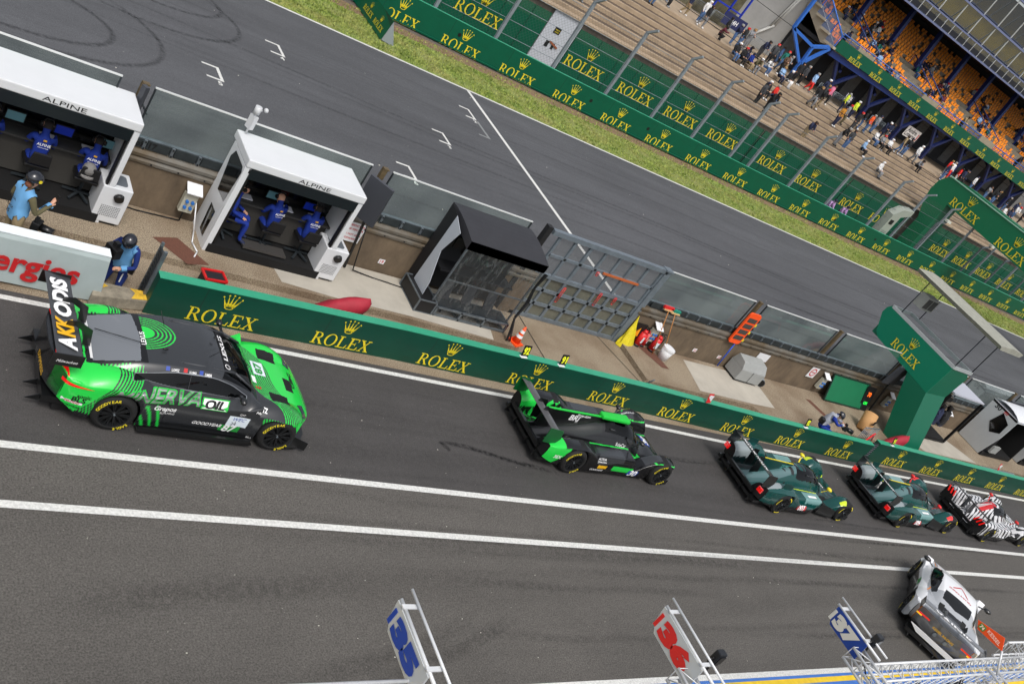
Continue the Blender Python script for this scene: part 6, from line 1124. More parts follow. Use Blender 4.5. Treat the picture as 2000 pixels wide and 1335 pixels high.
t = thing('cardboard_drum', 'tan cardboard drum with black notice leaning by the barrier gap', 'drum', (33.2, 15.95, .15)); b = MB(); b.cyl((0, 0, .02), (.25, .32, .62), .26, n=22); b.build('drum', mat('cardboard', (186, 142, 92), .8, var=.08, vs=5), t); b = MB(); b.box((.02, -.13, .52), (.2, .012, .18), rz=.2); b.build('label_patch', BLACK, t)
def cloth_heap(name, lab, x, y, s, m, ltr=None):
    b = MB(); rings = []
    for i in range(8): f = i / 7; r = (1 - f ** 2.2) ** .5 + .02; rings.append([(s * (.55 * f * f + .48 * r * cos(a) * (1 + .12 * sin(3 * a + 2 * i)) + .08 * f), s * (.22 * r * sin(a) * (1 + .1 * cos(4 * a + i))), s * (.80 * f + .02)) for a in [2 * pi * k / 16 for k in range(16)]])
    b.loft(rings, 0); o = b.build(name, m, loc=(x, y, .0)); tag(o, lab, 'cover'); return o
REDC = mat('red_cloth', (158, 30, 48), .7, var=.12, vs=5, bump=.3, bs=8)
o = cloth_heap('red_cover', 'dark red fabric cover behind the barrier below the second booth', 10.55, 15.35, 1.1, REDC); o = cloth_heap('red_cover', 'dark red fabric cover behind the barrier by the green tower', 34.2, 15.3, 1.05, REDC)
t = thing('crate', 'black crate with a red rim behind the barrier below the second booth', 'crate', (7.95, 15.55, .0), .1); b = MB(); b.box((0, 0, .20), (.42, .3, .4)); b.build('box', mat('crate_black', (30, 30, 34), .6), t); b = MB(); [b.bar(p, q, .04, .04) for p, q in (((-.22, -.16, .41), (.22, -.16, .41)), ((.22, -.16, .41), (.22, .16, .41)), ((.22, .16, .41), (-.22, .16, .41)), ((-.22, .16, .41), (-.22, -.16, .41)))]; b.build('rim', RED, t)
t = thing('step_rail', 'low galvanised tube rail on the paving behind the barrier', 'rail', (19.9, 15.0, 0)); b = MB(); b.tube([(0, .25, 0), (0, .25, .42), (1.05, .25, .42), (1.05, .25, 0)], .022); b.tube([(.52, .25, .42), (.52, .05, .8)], .02); b.build('tube', STEEL, t)
def number_tab(x, y, s, lab, grp=None):
    t = thing('number_tab', lab, 'number board', (x, y, .85), .15); b = MB(); b.box((0, 0, .14), (.24, .02, .28), 0, R=MX.Rotation(-.25, 3, 'X')); b.build('board', BLACK, t); q = MB(); R = MX.Rotation(-.25, 3, 'X'); txt(q, s, R @ V((0, -.014, 0)) + V((0, 0, .14)), (1, 0, 0), R @ V((0, 0, 1)), h=.2, w=.2, bold=.05); q.build('lettering', mat('fluo_yellow', (236, 240, 40), .5), t)
    b = MB(); b.box((-.05, -.06, .005), (.22, .10, .012)); b.build('base', WHITE, t)
number_tab(15.35, 14.68, '92', 'yellow 92 on a small black board on the barrier near the cone'); number_tab(16.6, 14.68, '91', 'yellow 91 on a small black board right of the first 92'); number_tab(27.1, 14.45, '92', 'yellow 92 on a small black board by the bending photographer'); number_tab(32.6, 14.55, '91', 'yellow 91 on a small black board after the barrier gap')
for x, lab in ((22.2, 'small white card with red frame and green cloth on the barrier, left one'), (41.0, 'small white card with red frame on the far part of the barrier')):
    tt = plate('framed_card', lab, 'sign', (x, 14.5, 1.0), .24, .28, RED, [], xd=(1, .2, 0), yd=(0, .3, 1)); q = MB(); q.box((0, -.008, .0), (.17, .012, .21)); q.build('card', WHITE, tt)
# fence and frame in the barrier gap
t = thing('gap_fence', 'open metal fence leaning in the gap of the green barrier', 'fence', (30.9, 14.75, 0), .1); b = MB(); [b.cyl((k * .13, 0, .25), (k * .13 + .1, .12, 1.05), .012, n=5) for k in range(9)]; b.tube([(0, 0, .25), (1.1, 0, .25)], .02); b.tube([(.1, .12, 1.05), (1.2, .12, 1.05)], .02); b.build('bars', STEEL, t); b = MB(); b.bar((.0, -.2, .60), (1.1, .1, .85), .05, .03); b.bar((1.1, .1, .85), (1.3, .1, .5), .05, .03); b.build('red_frame', RED, t)
t = thing('ribbed_panel', 'short ribbed grey panel closing the gap of the green barrier', 'panel', (31.2, 14.3, 0)); b = MB(); b.box((.18, .1, .42), (.36, .04, .84)); b.build('panel', DSTEEL, t); b = MB(); [b.box((.18, .075, .06 + .08 * k), (.36, .02, .03)) for k in range(10)]; b.build('ribs', STEEL, t)
CABM = mat('cable', (16, 16, 17), .6)
def cable(lab, pts, m=CABM): b = MB(); b.tube(pts, .016, 5); tag(b.build('cable', m), lab, 'cable')
cable('black cable running along the foot of the wall left of the second booth', [(6.3, 17.6, .17), (6.8, 17.55, .17), (7.3, 17.58, .17), (7.7, 17.6, .17), (7.7, 17.62, .45)]); cable('black cable drooping from the dark display to the flight case', [(11.6, 17.5, 1.5), (11.9, 17.45, .2), (12.4, 17.4, .17), (12.9, 17.35, .17), (13.3, 17.3, .17)]); cable('white cable trailing from the socket box left of the second booth', [(7.85, 17.6, .7), (7.95, 17.3, .2), (7.85, 16.9, .17), (7.9, 16.6, .17), (7.8, 16.4, .17)], WHITE)

# ---- the green tower
T = thing('marshal_tower', 'tall bright green tower with a gold crown and lettering and a flat canopy', 'tower', (35.0, 16.0, 0))
def face(nm, pts, vec, m=GREENL, bv=0): b = MB(); b.prism(pts, vec); return b.build(nm, m, T, bevel=bv)
GT = mat('tower_green', (0, 96, 70), .4, var=.03, vs=1)
face('upper_panel', [(0, .12, 2.34), (0, 3.07, 2.45), (0, 3.3, 2.58), (0, 3.68, 3.26), (0, 3.66, 3.5), (0, 3.55, 3.66), (0, 3.38, 3.73), (0, .07, 3.63)], (.03, 0, 0), GREENL)
b = MB(); b.add([(0, .12, 2.34), (.0, 1.21, 2.37), (0, .12, .02), (0, -.8, .02), (1.3, -.8, .02), (1.42, .12, 2.4), (1.5, .07, 3.40), (1.28, .07, 3.60), (0.03, .07, 3.63), (1.3, .12, .02), (1.42, 1.21, 2.37)], [(0, 3, 4, 5), (1, 2, 3, 0), (0, 5, 6, 7, 8)]); b.add([(1.3, -.8, .02), (1.42, .12, 2.4), (1.42, 1.21, 2.37), (1.3, .12, .02)], [(0, 1, 2, 3)]); b.add([(0, 1.21, 2.37), (1.42, 1.21, 2.37), (1.3, .12, .02), (0, .12, .02)], [(0, 1, 2, 3)]); b.build('column', GT, T)
b = MB(); b.box((.76, 1.85, 2.9), (1.46, 3.2, .9)); b.build('cabin_floor', GT, T)
b = MB(); [b.bar((x0, y0, 3.68), (x1, y1, 3.68), .07, .12) for x0, y0, x1, y1 in ((.03, .08, .03, 3.5), (1.45, .08, 1.45, 3.5), (.03, 3.5, 1.45, 3.5), (.03, .08, 1.45, .08))]; b.build('railing', mat('rim_pale', (170, 176, 176), .4), T)
b = MB(); b.box((.8, 1.9, 3.42), (.5, .7, .18)); b.box((.8, .9, 3.42), (.7, .5, .1)); b.build('cabin_furniture', WHITE, T); b = MB(); b.tube([(.5 + .3 * cos(a), .7 + .3 * sin(a), 3.5) for a in np.linspace(0, 2 * pi, 14)], .025); b.build('cable_coil', BLACK, T)
b = MB(); word(b, (-.02, 1.78, 3.02), (0, -1, -.02), (0, 0, 1), 1.42, sy=1.1); b.build('lettering', YEL, T)
CANO = mat('canopy_grey', (150, 150, 138), .6, var=.15, vs=6, bump=.3, bs=10)
b = MB(); b.loft([[(x, y, 5.24 + z) for x, z in ((-.1, 0), (1.5, .0), (1.62, .14), (.75, .22), (-.22, .14))] for y in (-.7, -.5, 1.6, 3.4, 3.7)], 0, sm=False); cn = b.build('canopy', CANO, T)
b = MB(); [b.cyl((x, y, 3.65), (x, y, 5.26), .022, n=6) for x in (.06, 1.44) for y in (.1, 3.1)]; b.each('canopy_rod', DSTEEL, T); b = MB(); b.box((.55, 2.9, 4.55), (.85, .4, .55)); b.build('air_conditioner', mat('ac_grey', (150, 152, 146), .6, var=.1), T); b = MB(); [b.box((.55 + dx, 2.695, 4.55), (.34, .01, .4)) for dx in (-.2, .2)]; b.each('fan_grille', mat('grille_dark', (60, 60, 58), .6), T)
b = MB(); b.prism([(.55, -.42, .86), (1.05, -.42, .86), (1.05, -.31, 1.14), (.55, -.31, 1.14)], (0, -.014, .0)); b.build('notice', mat('notice_pale', (190, 186, 180), .5, var=.3, vs=20), T)

# ---- the far booths
t = thing('open_booth', 'dark open team booth with pale roof and green sill behind the green tower', 'booth', (37.6, 16.5, .152)); W = 2.6
b = MB(); b.prism([(0, -.05, 2.3), (W, -.05, 2.26), (W, 1.15, 2.26), (0, 1.15, 2.3)], (0, 0, .06)); b.build('roof', mat('roof_pale', (178, 180, 190), .4), t); b = MB(); b.box((W / 2, 1.1, 2.16), (W, .05, .2)); b.build('sill_strip', mat('strip_green', (52, 120, 80), .5), t)
b = MB(); b.box((W / 2, .6, .08), (W, 1.2, .16)); b.box((.03, .6, 1.1), (.06, 1.2, 2.2)); b.build('shell', DIN, t); b = MB(); b.bar((W, 0, .05), (W, 0, 2.26), .08, .1); b.bar((0, 0, .05), (W, 0, .05), .08, .06); b.build('frame', BLACK, t); b = MB(); b.box((W / 2, .95, .95), (W, .4, .05)); b.build('desk', DESK, t); b = MB(); [b.box((.4 + .5 * k, 1.0, 1.5), (.42, .04, .26)) for k in range(5)]; b.each('monitor', BLACK, t); b = MB(); b.tube([(.6, .9, 1.9), (1.1, .85, 1.75), (1.5, .9, 1.8), (2.2, .85, 1.7)], .05); b.build('foil_duct', mat('foil', (190, 190, 192), .25, .7), t)
for k, x in enumerate((38.2, 38.9, 39.5)):
    person(['person in navy seated at the left of the open dark booth', 'person in navy seated in the middle of the open dark booth', 'person in black seated at the right of the open dark booth'][k], 'sit_work', (x, 16.85, .42), pi / 2, ('navy', 'navy', 'black')[k], 'navy', 'black', 0, 0)
def far_booth(x0, y0, label, num, h=2.3):
    t = thing('team_booth', label, 'booth', (x0, y0, .152)); rings = []
    for i in range(7): f = i / 6; rings.append([(x, -.08 + 1.42 * f, h - .15 + .17 * sin(pi * f) ** .7 + .05 * f) for x in (0, 3.0)])
    b = MB(); b.add([p for r in rings for p in r], [(2 * i, 2 * i + 1, 2 * i + 3, 2 * i + 2) for i in range(6)], 0, True); b.box((1.5, .65, h - .2), (3.0, 1.4, .1)); b.build('roof', mat('roof_white', (214, 216, 220), .4, bump=.1, bs=3), t)
    b = MB(); b.prism([(0, -.06, 1.15), (0, .15, .02), (0, 1.35, .02), (0, 1.35, h - .16), (0, -.08, h - .16)], (.05, 0, 0)); b.build('side_wall', mat('booth_silver', (178, 182, 184), .4, var=.03), t)
    b = MB(); b.prism([(-.006, .12, 1.75), (-.006, .62, 1.98), (-.006, .80, 1.35), (-.006, .48, 1.0), (-.006, .10, 1.25)], (-.006, 0, 0)); b.build('side_window', TG, t)
    q = MB(); txt(q, num, (-.008, .95, 2.02), (0, -1, 0), (0, 0, 1), w=.3, bold=.02); q.build('lettering', BTXT, t); q = MB(); [q.bar((-.01, .62 - .07 * k, 1.98), (-.01, .58 - .07 * k, 2.1), .01, .03) for k in range(3)]; q.build('emblem', RTXT, t)
    b = MB(); b.box((1.5, .7, .1), (2.9, 1.3, .2)); b.box((1.5, 1.3, 1.0), (2.9, .05, 1.8)); b.box((2.95, .7, 1.0), (.05, 1.3, 1.9)); b.build('interior', DIN, t); b = MB(); b.box((.55, -.05, .5), (.6, .1, .35)); b.build('step', GREYP, t)
    person('person in black seated inside the booth marked 30' if num == '30' else 'person in black seated inside the farthest booth', 'sit_work', (x0 + .7, y0 + .3, .4), pi / 2, 'black', 'black', 'black', 0)
far_booth(43.3, 16.25, 'silver white booth with rounded roof marked 30 at the right edge', '30'); far_booth(47.3, 16.25, 'second silver booth cut off by the right edge', '31')
o = rect('grey_mat', 42.2, 14.9, 45.5, 15.5, .16, mat('mat_grey', (120, 126, 132), .6)); tag(o, 'flat grey mat on the paving in front of the silver booth', 'mat')
# ---- people by the walls
VEST = mat('vest_blue', (98, 154, 200), .7, var=.06, vs=6, bump=.2, bs=14); HELM = mat('helmet_black', (24, 26, 34), .25, coat=.6)
o, J = person('person in olive jacket, pale blue vest and black helmet raising a phone', 'phone', (4.10, 15.08, .0), radians(22), 'olive', 'khaki', 'black', HAIRM, 1, head=.12, hgt=1.84, J=dict(elR=(.10, -.26, 1.14), wrR=(.36, -.16, 1.26), haR=(.43, -.12, 1.33), elL=(-.02, .26, 1.15), wrL=(.20, .2, 1.02), haL=(.27, .16, 1.0)))
v_ = overlay(o, 'vest', VEST, lambda c, m: m == 1 and .96 < c.z < 1.56 and abs(c.y) < .19 and not (c.x > .09 and abs(c.y) < .03), .022); q = MB(); txt(q, 'TRACK', (-.19, 0, 1.20), (0, -1, 0), (0, 0, 1), w=.22, bold=.03); txt(q, '35', (-.19, 0, 1.10), (0, -1, 0), (0, 0, 1), w=.09, bold=.03); txt(q, 'MEDIA', (-.19, 0, 1.36), (0, -1, 0), (0, 0, 1), w=.2, bold=.02); q.build('lettering', BTXT, o)
h = helmet(o, J, HELM); b = MB(); hm = V(J['hm']); b.cyl(hm + V((.02, -.128, .04)), hm + V((.02, -.134, .04)), .03, n=10); b.build('badge', YEL, o)
b = MB(); [b.ball((hm.x - .09 + .015 * k, .0 + .02 * (k % 3 - 1), hm.z - .09 - .035 * k), (.05, .07, .05)) for k in range(4)]; b.build('hair', mat('hair_auburn', (104, 58, 34), .8), o)
def camera(lab, x, y, z, rz, s=1.): t = thing('camera', lab, 'camera', (x, y, z), rz); b = MB(); b.box((0, 0, 0), (.10 * s, .16 * s, .12 * s)); b.build('body', BLACK, t, bevel=.01); b = MB(); b.cyl((.04 * s, 0, 0), (.22 * s, 0, 0), .05 * s, .058 * s, n=14); b.build('lens', mat('lens_black', (12, 12, 13), .3), t); b = MB(); b.box((-.02, 0, .085 * s), (.05 * s, .06 * s, .05 * s)); b.build('flash_mount', BLACK, t)
camera('black camera hanging at the waist of the person with the phone', 4.42, 14.98, .95, radians(-30), 1.3)
b = MB(); b.box((0, 0, 0), (.012, .075, .15)); tag(b.build('phone', BLACK, loc=(4.60, 15.12, 1.45), rz=.4), 'black phone held up in the hand of the person in olive', 'phone')
o, J = person('kneeling person in navy overalls and pale blue vest holding a video camera', 'kneel', (6.02, 15.12, .0), radians(-118), 'navy', 'navy', 'navy', 0, 1, head=.5)
for i_, m_ in ((1, cloth('overall', (16, 42, 110))), (2, cloth('overall', (16, 42, 110)))): o.material_slots[i_].material = m_
overlay(o, 'vest', VEST, lambda c, m: m == 1 and .45 < c.z < 1.02 and abs(c.y) < .165, .022); helmet(o, J, HELM, False); b = MB(); b.box((.12, .13, .30), (.09, .02, .16)); b.build('reflective_patch', LTXT, o); b = MB(); b.box((-.02, .22, .48), (.12, .10, .2)); b.build('belt_bag', BLACK, o, bevel=.02)
camera('black video camera in the hands of the kneeling person', 5.72, 14.90, .86, radians(-150), 1.7)
o, J = person('bending person in blue overalls and grey vest photographing over the barrier', 'crouch', (28.95, 14.98, .28), radians(-35), BLUEC, BLUEC, 'navy', 0, 1, head=.5); overlay(o, 'vest', mat('vest_grey', (156, 160, 170), .7), lambda c, m: m == 1 and .45 < c.z < .98 and abs(c.y) < .165, .02); helmet(o, J, HELM); b = MB(); b.box((-.22, -.1, .55), (.16, .2, .2)); b.build('camera_bag', BLACK, o, bevel=.03)
camera('black camera in the hands of the bending person in blue', 29.45, 14.65, 1.0, radians(-35), 1.4)
# ================================================================== main grandstand
SX0, SX1, SY, SZ = 64.6, 112.0, 55.7, 8.55
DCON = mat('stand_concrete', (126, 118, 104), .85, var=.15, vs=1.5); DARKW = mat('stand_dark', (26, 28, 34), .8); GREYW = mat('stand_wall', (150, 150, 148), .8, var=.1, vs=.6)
ST = thing('grandstand', 'covered grandstand with blue steel columns, orange seats and glazed upper tier', 'grandstand', (60, 55, 0))
o_ = lambda x, y, z: (x - 60, y - 55, z)
L_x = SX1 - SX0; b = MB()
for k in range(15): b.box(o_((SX0 + SX1) / 2, SY + .35 + .7 * k, SZ - .3 + .35 * k), (L_x, .7, .5))
b.box(o_((SX0 + SX1) / 2, SY - .35, SZ - .25), (L_x, .7, .35)); b.build('seating_deck', DCON, ST)
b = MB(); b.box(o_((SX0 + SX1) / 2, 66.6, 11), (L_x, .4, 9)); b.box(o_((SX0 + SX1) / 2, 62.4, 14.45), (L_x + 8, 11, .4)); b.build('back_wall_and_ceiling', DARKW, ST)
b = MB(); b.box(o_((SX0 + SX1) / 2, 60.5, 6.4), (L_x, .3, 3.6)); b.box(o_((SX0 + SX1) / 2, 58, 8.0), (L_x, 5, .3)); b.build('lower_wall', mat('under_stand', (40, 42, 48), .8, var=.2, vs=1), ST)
b = MB(); [b.box(o_(x, 60.3, 6.3), (1.5, .1, 2.6)) for x in np.arange(66, 110, 3.2)]; b.each('shutter', mat('shutter_grey', (92, 94, 96), .6, var=.2, vs=4), ST)
# banner
t = thing('long_banner', 'dark green banner with repeated gold lettering along the front of the upper seats', 'banner', (64.4, 54.86, 0)); b = MB(); b.prism([(0, 0, 8.22), (47.6, 0, 7.35), (47.6, 0, 8.65), (0, 0, 9.16)], (0, .08, 0)); b.build('face_board', GREEN, t)
for k in range(14): x = 2.95 + 3.32 * k; wb = MB(); word(wb, (0, 0, 0), (1, 0, -.016), (0.016, 0, 1), 1.75, sy=1.0); wb.build('lettering', YEL, t, loc=(x, -.012, 8.62 - .0145 * x))
b = MB(); b.box(o_((SX0 + SX1) / 2, 55.2, 7.9), (L_x, .2, .5)); b.build('edge_beam', BLUE, ST)
b = MB(); b.tube([o_(64.4, 55.1, 9.55), o_(SX1, 55.1, 9.1)], .05); b.tube([o_(64.4, 55.1, 9.3), o_(SX1, 55.1, 8.8)], .025); [b.bar(o_(x, 55.1, 8.6), o_(x, 55.1, 9.5), .04, .04) for x in np.arange(64.6, SX1, 1.1)]; b.build('front_handrail', mat('rail_blue', (44, 92, 170), .5), ST)
# stair openings between the blocks
VO = [(67.2, 69.4), (77.9, 80.4), (89.2, 91.8), (100.2, 102.8)]
def void(x, k):
    for a, c in VO:
        if a - .1 * k < x < c - .0 + (.0) * k and k < 6: return True
    return False
for a, c in VO:
    b = MB(); b.box(o_((a + c) / 2 - .2, SY + 1.0, SZ + .35), (c - a + .2, 3.4, 1.0)); b.build('aisle_block', mat('aisle_concrete', (150, 140, 120), .85, var=.1, vs=2), ST); b = MB()
    for x in (a + .8, c + .05): b.tube([o_(x, SY - .6, SZ + 1.3), o_(x, SY + 3.6, SZ + 2.9)], .05); [b.bar(o_(x, SY - .6 + q, SZ + .3 + .4 * q), o_(x, SY - .6 + q, SZ + 1.3 + .38 * q), .05, .05) for q in (0, 1.4, 2.8, 4.2)]
    b.build('aisle_rail', mat('rail_blue2', (24, 52, 110), .5), ST)
b = MB(); b.box((0, .06, .20), (.36, .04, .30)); b.box((0, -.06, .05), (.36, .26, .05)); seat_me = b.mesh('stadium_seat', [mat('seat_orange', (250, 152, 34), .5, var=.12, vs=1.5)])
SEATS = []
for k in range(15):
    y = SY + .35 + .7 * k; z = SZ - .05 + .35 * k; x = SX0 + .3
    while x < SX1:
        if not void(x, k) and RNG.random() > .12 and not (10.2 < (x % 10.9) < 10.6): SEATS.append((x, y, z))
        x += .5
fwd = lambda p: .643 * p[0] + .6387 * p[1] - .4226 * (p[2] - 10.85)
vis = [p for p in SEATS if p[2] < 14.2]; vis.sort(key=fwd)
LS = 'orange plastic seat in the rows of the covered grandstand'
for p in vis[:300]: o = bpy.data.objects.new('stadium_seat', seat_me); COL.objects.link(o); o.location = p; tag(o, LS, 'seat', 'orange seats of the grandstand')
b = MB()
for p in vis[300:]: b.box((p[0], p[1] + .06, p[2] + .20), (.36, .04, .30)); b.box((p[0], p[1] - .06, p[2] + .05), (.36, .26, .05))
o = b.build('stadium_seats', _M['seat_orange']); tag(o, 'mass of orange seats farther back in the covered grandstand', 'seats', kind='stuff')
# columns, braces, side glazing
b = MB()
for x in (70.3, 75.8, 80.9, 86.3, 91.6, 97, 102.4, 107.8): b.bar(o_(x, 60, 9.5), o_(x - .1, 60.2, 14.6), .38, .38)
b.each('column', BLUE, ST); b = MB()
LB = mat('light_blue_steel', (48, 104, 190), .45, var=.06)
for q0, q1 in (((58.8, 54.5, 10.3), (58.8, 54.5, 7.9)), ((58.8, 54.5, 7.9), (61.8, 54.5, 7.55)), ((61.8, 54.5, 7.55), (63.4, 54.6, 8.15)), ((61.8, 54.5, 7.55), (61.9, 54.5, 6.1)), ((61.9, 54.5, 6.1), (63.6, 54.6, 8.1)), ((58.8, 54.5, 7.9), (61.6, 54.5, 6.1)), ((61.8, 54.5, 6.2), (61.8, 54.5, 4.7))): b.bar(o_(*q0), o_(*q1), .22, .22)
b.build('side_brace', LB, ST); b = MB()
for x in (67.5, 73, 78.6, 84.2, 89.8, 95.4, 101): b.bar(o_(x, 55.4, 4.7), o_(x, 55.4, 6.1), .3, .3); b.bar(o_(x, 55.4, 6.0), o_(x + 1.9, 55.4, 7.8), .24, .24); b.bar(o_(x, 55.4, 6.0), o_(x - 1.4, 55.4, 7.7), .24, .24); b.bar(o_(x - .2, 55.4, 7.1), o_(x + 1.6, 58, 7.7), .2, .2)
b.each('lower_brace', mat('brace_shade_blue', (16, 30, 78), .5), ST)  # blue steel coloured darker to stand for the shade under the stand
b = MB(); b.prism([o_(64.4, SY - .8, 8.3), o_(64.4, 68, 14.6), o_(64.4, 68, 13), o_(64.4, 56.5, 8.0)], (.15, 0, 0))
for k in range(10): b.box(o_(64.25, SY - .3 + 1.2 * k, SZ - .25 + .6 * k), (.35, 1.2, .18))
b.build('stair_side', mat('pale_concrete', (178, 168, 150), .8), ST)
SG2 = mat('side_glass', (60, 110, 180), .1, alpha=.45); b = MB()
for k in range(9): b.add([o_(64.2, SY - .8 + 1.2 * k, SZ - .15 + .6 * k), o_(64.2, SY + .4 + 1.2 * k, SZ - .15 + .6 * k), o_(64.2, SY + .4 + 1.2 * k, SZ + 1.45 + .6 * k), o_(64.2, SY - .8 + 1.2 * k, SZ + .9 + .6 * k)], [(0, 1, 2, 3)])
b.build('side_screen', SG2, ST); b = MB(); b.tube([o_(64.2, SY - .8, SZ + .8), o_(64.2, SY + 10, SZ + 6.4)], .06); [b.bar(o_(64.2, SY - .8 + 1.2 * k, SZ - .2 + .6 * k), o_(64.2, SY - .8 + 1.2 * k, SZ + .9 + .6 * k), .07, .07) for k in range(10)]; b.build('side_rail', LB, ST)
# glazed upper tier
MG = bpy.data.materials.new('mirror_glass'); MG.use_nodes = True; bs_ = MG.node_tree.nodes['Principled BSDF']; bs_.inputs['Base Color'].default_value = (.34, .37, .39, 1); bs_.inputs['Metallic'].default_value = 1; bs_.inputs['Roughness'].default_value = .14
n_ = MG.node_tree; no_ = n_.nodes.new('ShaderNodeTexNoise'); no_.inputs['Scale'].default_value = .35; bp_ = n_.nodes.new('ShaderNodeBump'); bp_.inputs['Strength'].default_value = .12; bp_.inputs['Distance'].default_value = .2; tc_ = n_.nodes.new('ShaderNodeTexCoord'); n_.links.new(tc_.outputs['Object'], no_.inputs[0]); n_.links.new(no_.outputs[0], bp_.inputs['Height']); n_.links.new(bp_.outputs[0], bs_.inputs['Normal'])
b = MB(); RT = MX.Rotation(radians(11), 3, 'X'); b.box(o_(90, 57.0, 14.62), (60, .06, .9), R=RT); b.box(o_(90, 57.35, 16.05), (60, .06, 1.9), R=RT); b.box(o_(90, 57.7, 18.3), (60, .06, 2.5), R=RT); b.box(o_(90, 57.9, 21.5), (60, .06, 3.4), R=RT); b.each('upper_glazing', MG, ST)
b = MB(); b.box(o_(90, 56.9, 14.12), (60, .3, .14)); b.box(o_(90, 56.95, 15.1), (60, .16, .12)); b.box(o_(90, 57.2, 17.0), (60, .2, .16)); b.box(o_(90, 57.2, 19.8), (60, .2, .16)); b.build('glazing_rail', mat('rail_violet', (108, 116, 150), .4), ST)
b = MB(); [b.bar(o_(61 + 1.335 * k + .1, 56.9, 14.15), o_(61 + 1.335 * k + .1, 56.9, 15.1), .05, .05) for k in range(40)]; [b.bar(o_(61 + 2.67 * k, 57.2, 15.1), o_(61 + 2.67 * k, 57.2, 22.5), .07, .07) for k in range(20)]; b.build('mullion', mat('mullion_pale', (190, 192, 190), .4), ST)
# stair tower and scaffolding left of the stand
t = thing('stair_tower', 'large pale grey rendered building volume left of the covered seats', 'building', (56, 60, 4.7)); b = MB(); b.prism([(2.0, 0, 0), (8.6, 0, 0), (8.6, 0, 14), (-1.0, 0, 14), (.6, 0, 3.0), (2.0, 0, 1.2)], (0, 9, 0)); b.build('wall', GREYW, t); b = MB(); b.box((.8, -.1, 6.5), (.9, .2, 9)); b.build('panel', mat('panel_violet', (120, 122, 140), .6), t); b = MB(); b.tube([(6.3, -.15, 2), (7.2, -.15, 6), (7.0, -.15, 12)], .07); b.tube([(5.0, -.15, .6), (6.6, -.15, 2.2), (7.4, -.15, 6), (7.3, -.15, 12)], .12); b.build('pipe', mat('pipe_grey', (176, 176, 172), .5), t)
t = thing('steel_frame', 'blue and yellow steel frame structure beside the pale building', 'frame', (53, 58.5, 4.7)); b = MB()
for x in (0, 1.6, 3.2, 4.6): b.bar((x, 0, 1), (x, 0, 12), .12, .12)
for z in (1.6, 3.2, 5.2, 8): b.bar((0, 0, z), (4.6, 0, z), .12, .12)
for z in (1.6, 5.2): b.bar((0, 0, z), (3.2, 0, z + 1.6), .1, .1)
b.build('beams', mat('frame_blue', (28, 52, 170), .5), t); b = MB(); b.bar((.5, -.1, 1.8), (2.4, -.1, 6), .3, .2); b.build('yellow_arm', mat('arm_yellow', (214, 160, 30), .5), t); b = MB(); b.box((2.2, 1.2, 4), (6, .2, 8)); b.build('infill', mat('infill_brown', (96, 92, 70), .9, var=.5, vs=1.2), t)
t = plate('blue_banner', 'blue printed banner tied on barriers by the standing spectators', 'banner', (55.6, 56.6, 5.75), 2.5, .95, mat('banner_blue', (34, 40, 84), .6), [('24H', 0, -.02, .8, LTXT)])
t = plate('cloth_banner', 'white hand lettered cloth banner hung on the underpass railing', 'banner', (81.4, 55.9, 6.1), 2.3, 1.0, mat('banner_white', (208, 204, 200), .8), [('Andre', -.15, .2, 1.5, BTXT), ('Lotterer', -.1, -.22, 1.8, BTXT)]); q = MB(); q.box((1.0, -.012, -.1), (.12, .012, .7)); q.build('red_edge', RTXT, t)
plate('dark_banner', 'small black banner with white lettering behind the mustard shirted spectator', 'banner', (71.0, 55.9, 5.7), 1.3, .7, mat('banner_navy', (30, 34, 52), .7), [('Lola', 0, .14, .9, LTXT), ('Rance', 0, -.14, .9, LTXT)])
def crowd_barrier(x, y, lab, rz=0):
    t = thing('crowd_barrier', lab, 'barrier', (x, y, 4.7), rz, 'steel crowd barriers on the walkway'); b = MB(); b.tube([(0, 0, .1), (0, 0, 1.1), (2.2, 0, 1.1), (2.2, 0, .1)], .022); b.tube([(0, 0, .25), (2.2, 0, .25)], .016); [b.cyl((.13 * k, 0, .25), (.13 * k, 0, 1.1), .009, n=4) for k in range(1, 17)]; b.build('barrier_frame', STEEL, t)
for x, y, lab in ((48.5, 56.4, 'crowd barrier behind the first standing spectators'), (50.9, 56.5, 'crowd barrier behind the man in the navy shirt'), (53.3, 56.6, 'crowd barrier left of the blue printed banner'), (58.2, 56.6, 'crowd barrier right of the blue printed banner'), (60.6, 56.2, 'crowd barrier in front of the blue steel brace'), (64.2, 53.6, 'crowd barrier near the hi-vis stewards'), (66.5, 53.8, 'second crowd barrier near the hi-vis stewards'), (72.4, 53.9, 'crowd barrier behind the orange vested spectator')): crowd_barrier(x, y, lab)
for z, y, lab in ((6.1, 45.0, 'long dark cable strung across in front of the terrace'), (8.3, 56.2, 'thin dark cable crossing before the grandstand brace')): b = MB(); b.tube([(30, y, z + .15), (40, y, z), (90, y, z - 1.2), (130, y, z - 1.8)], .022, 5); tag(b.build('overhead_cable', CABM), lab, 'cable')

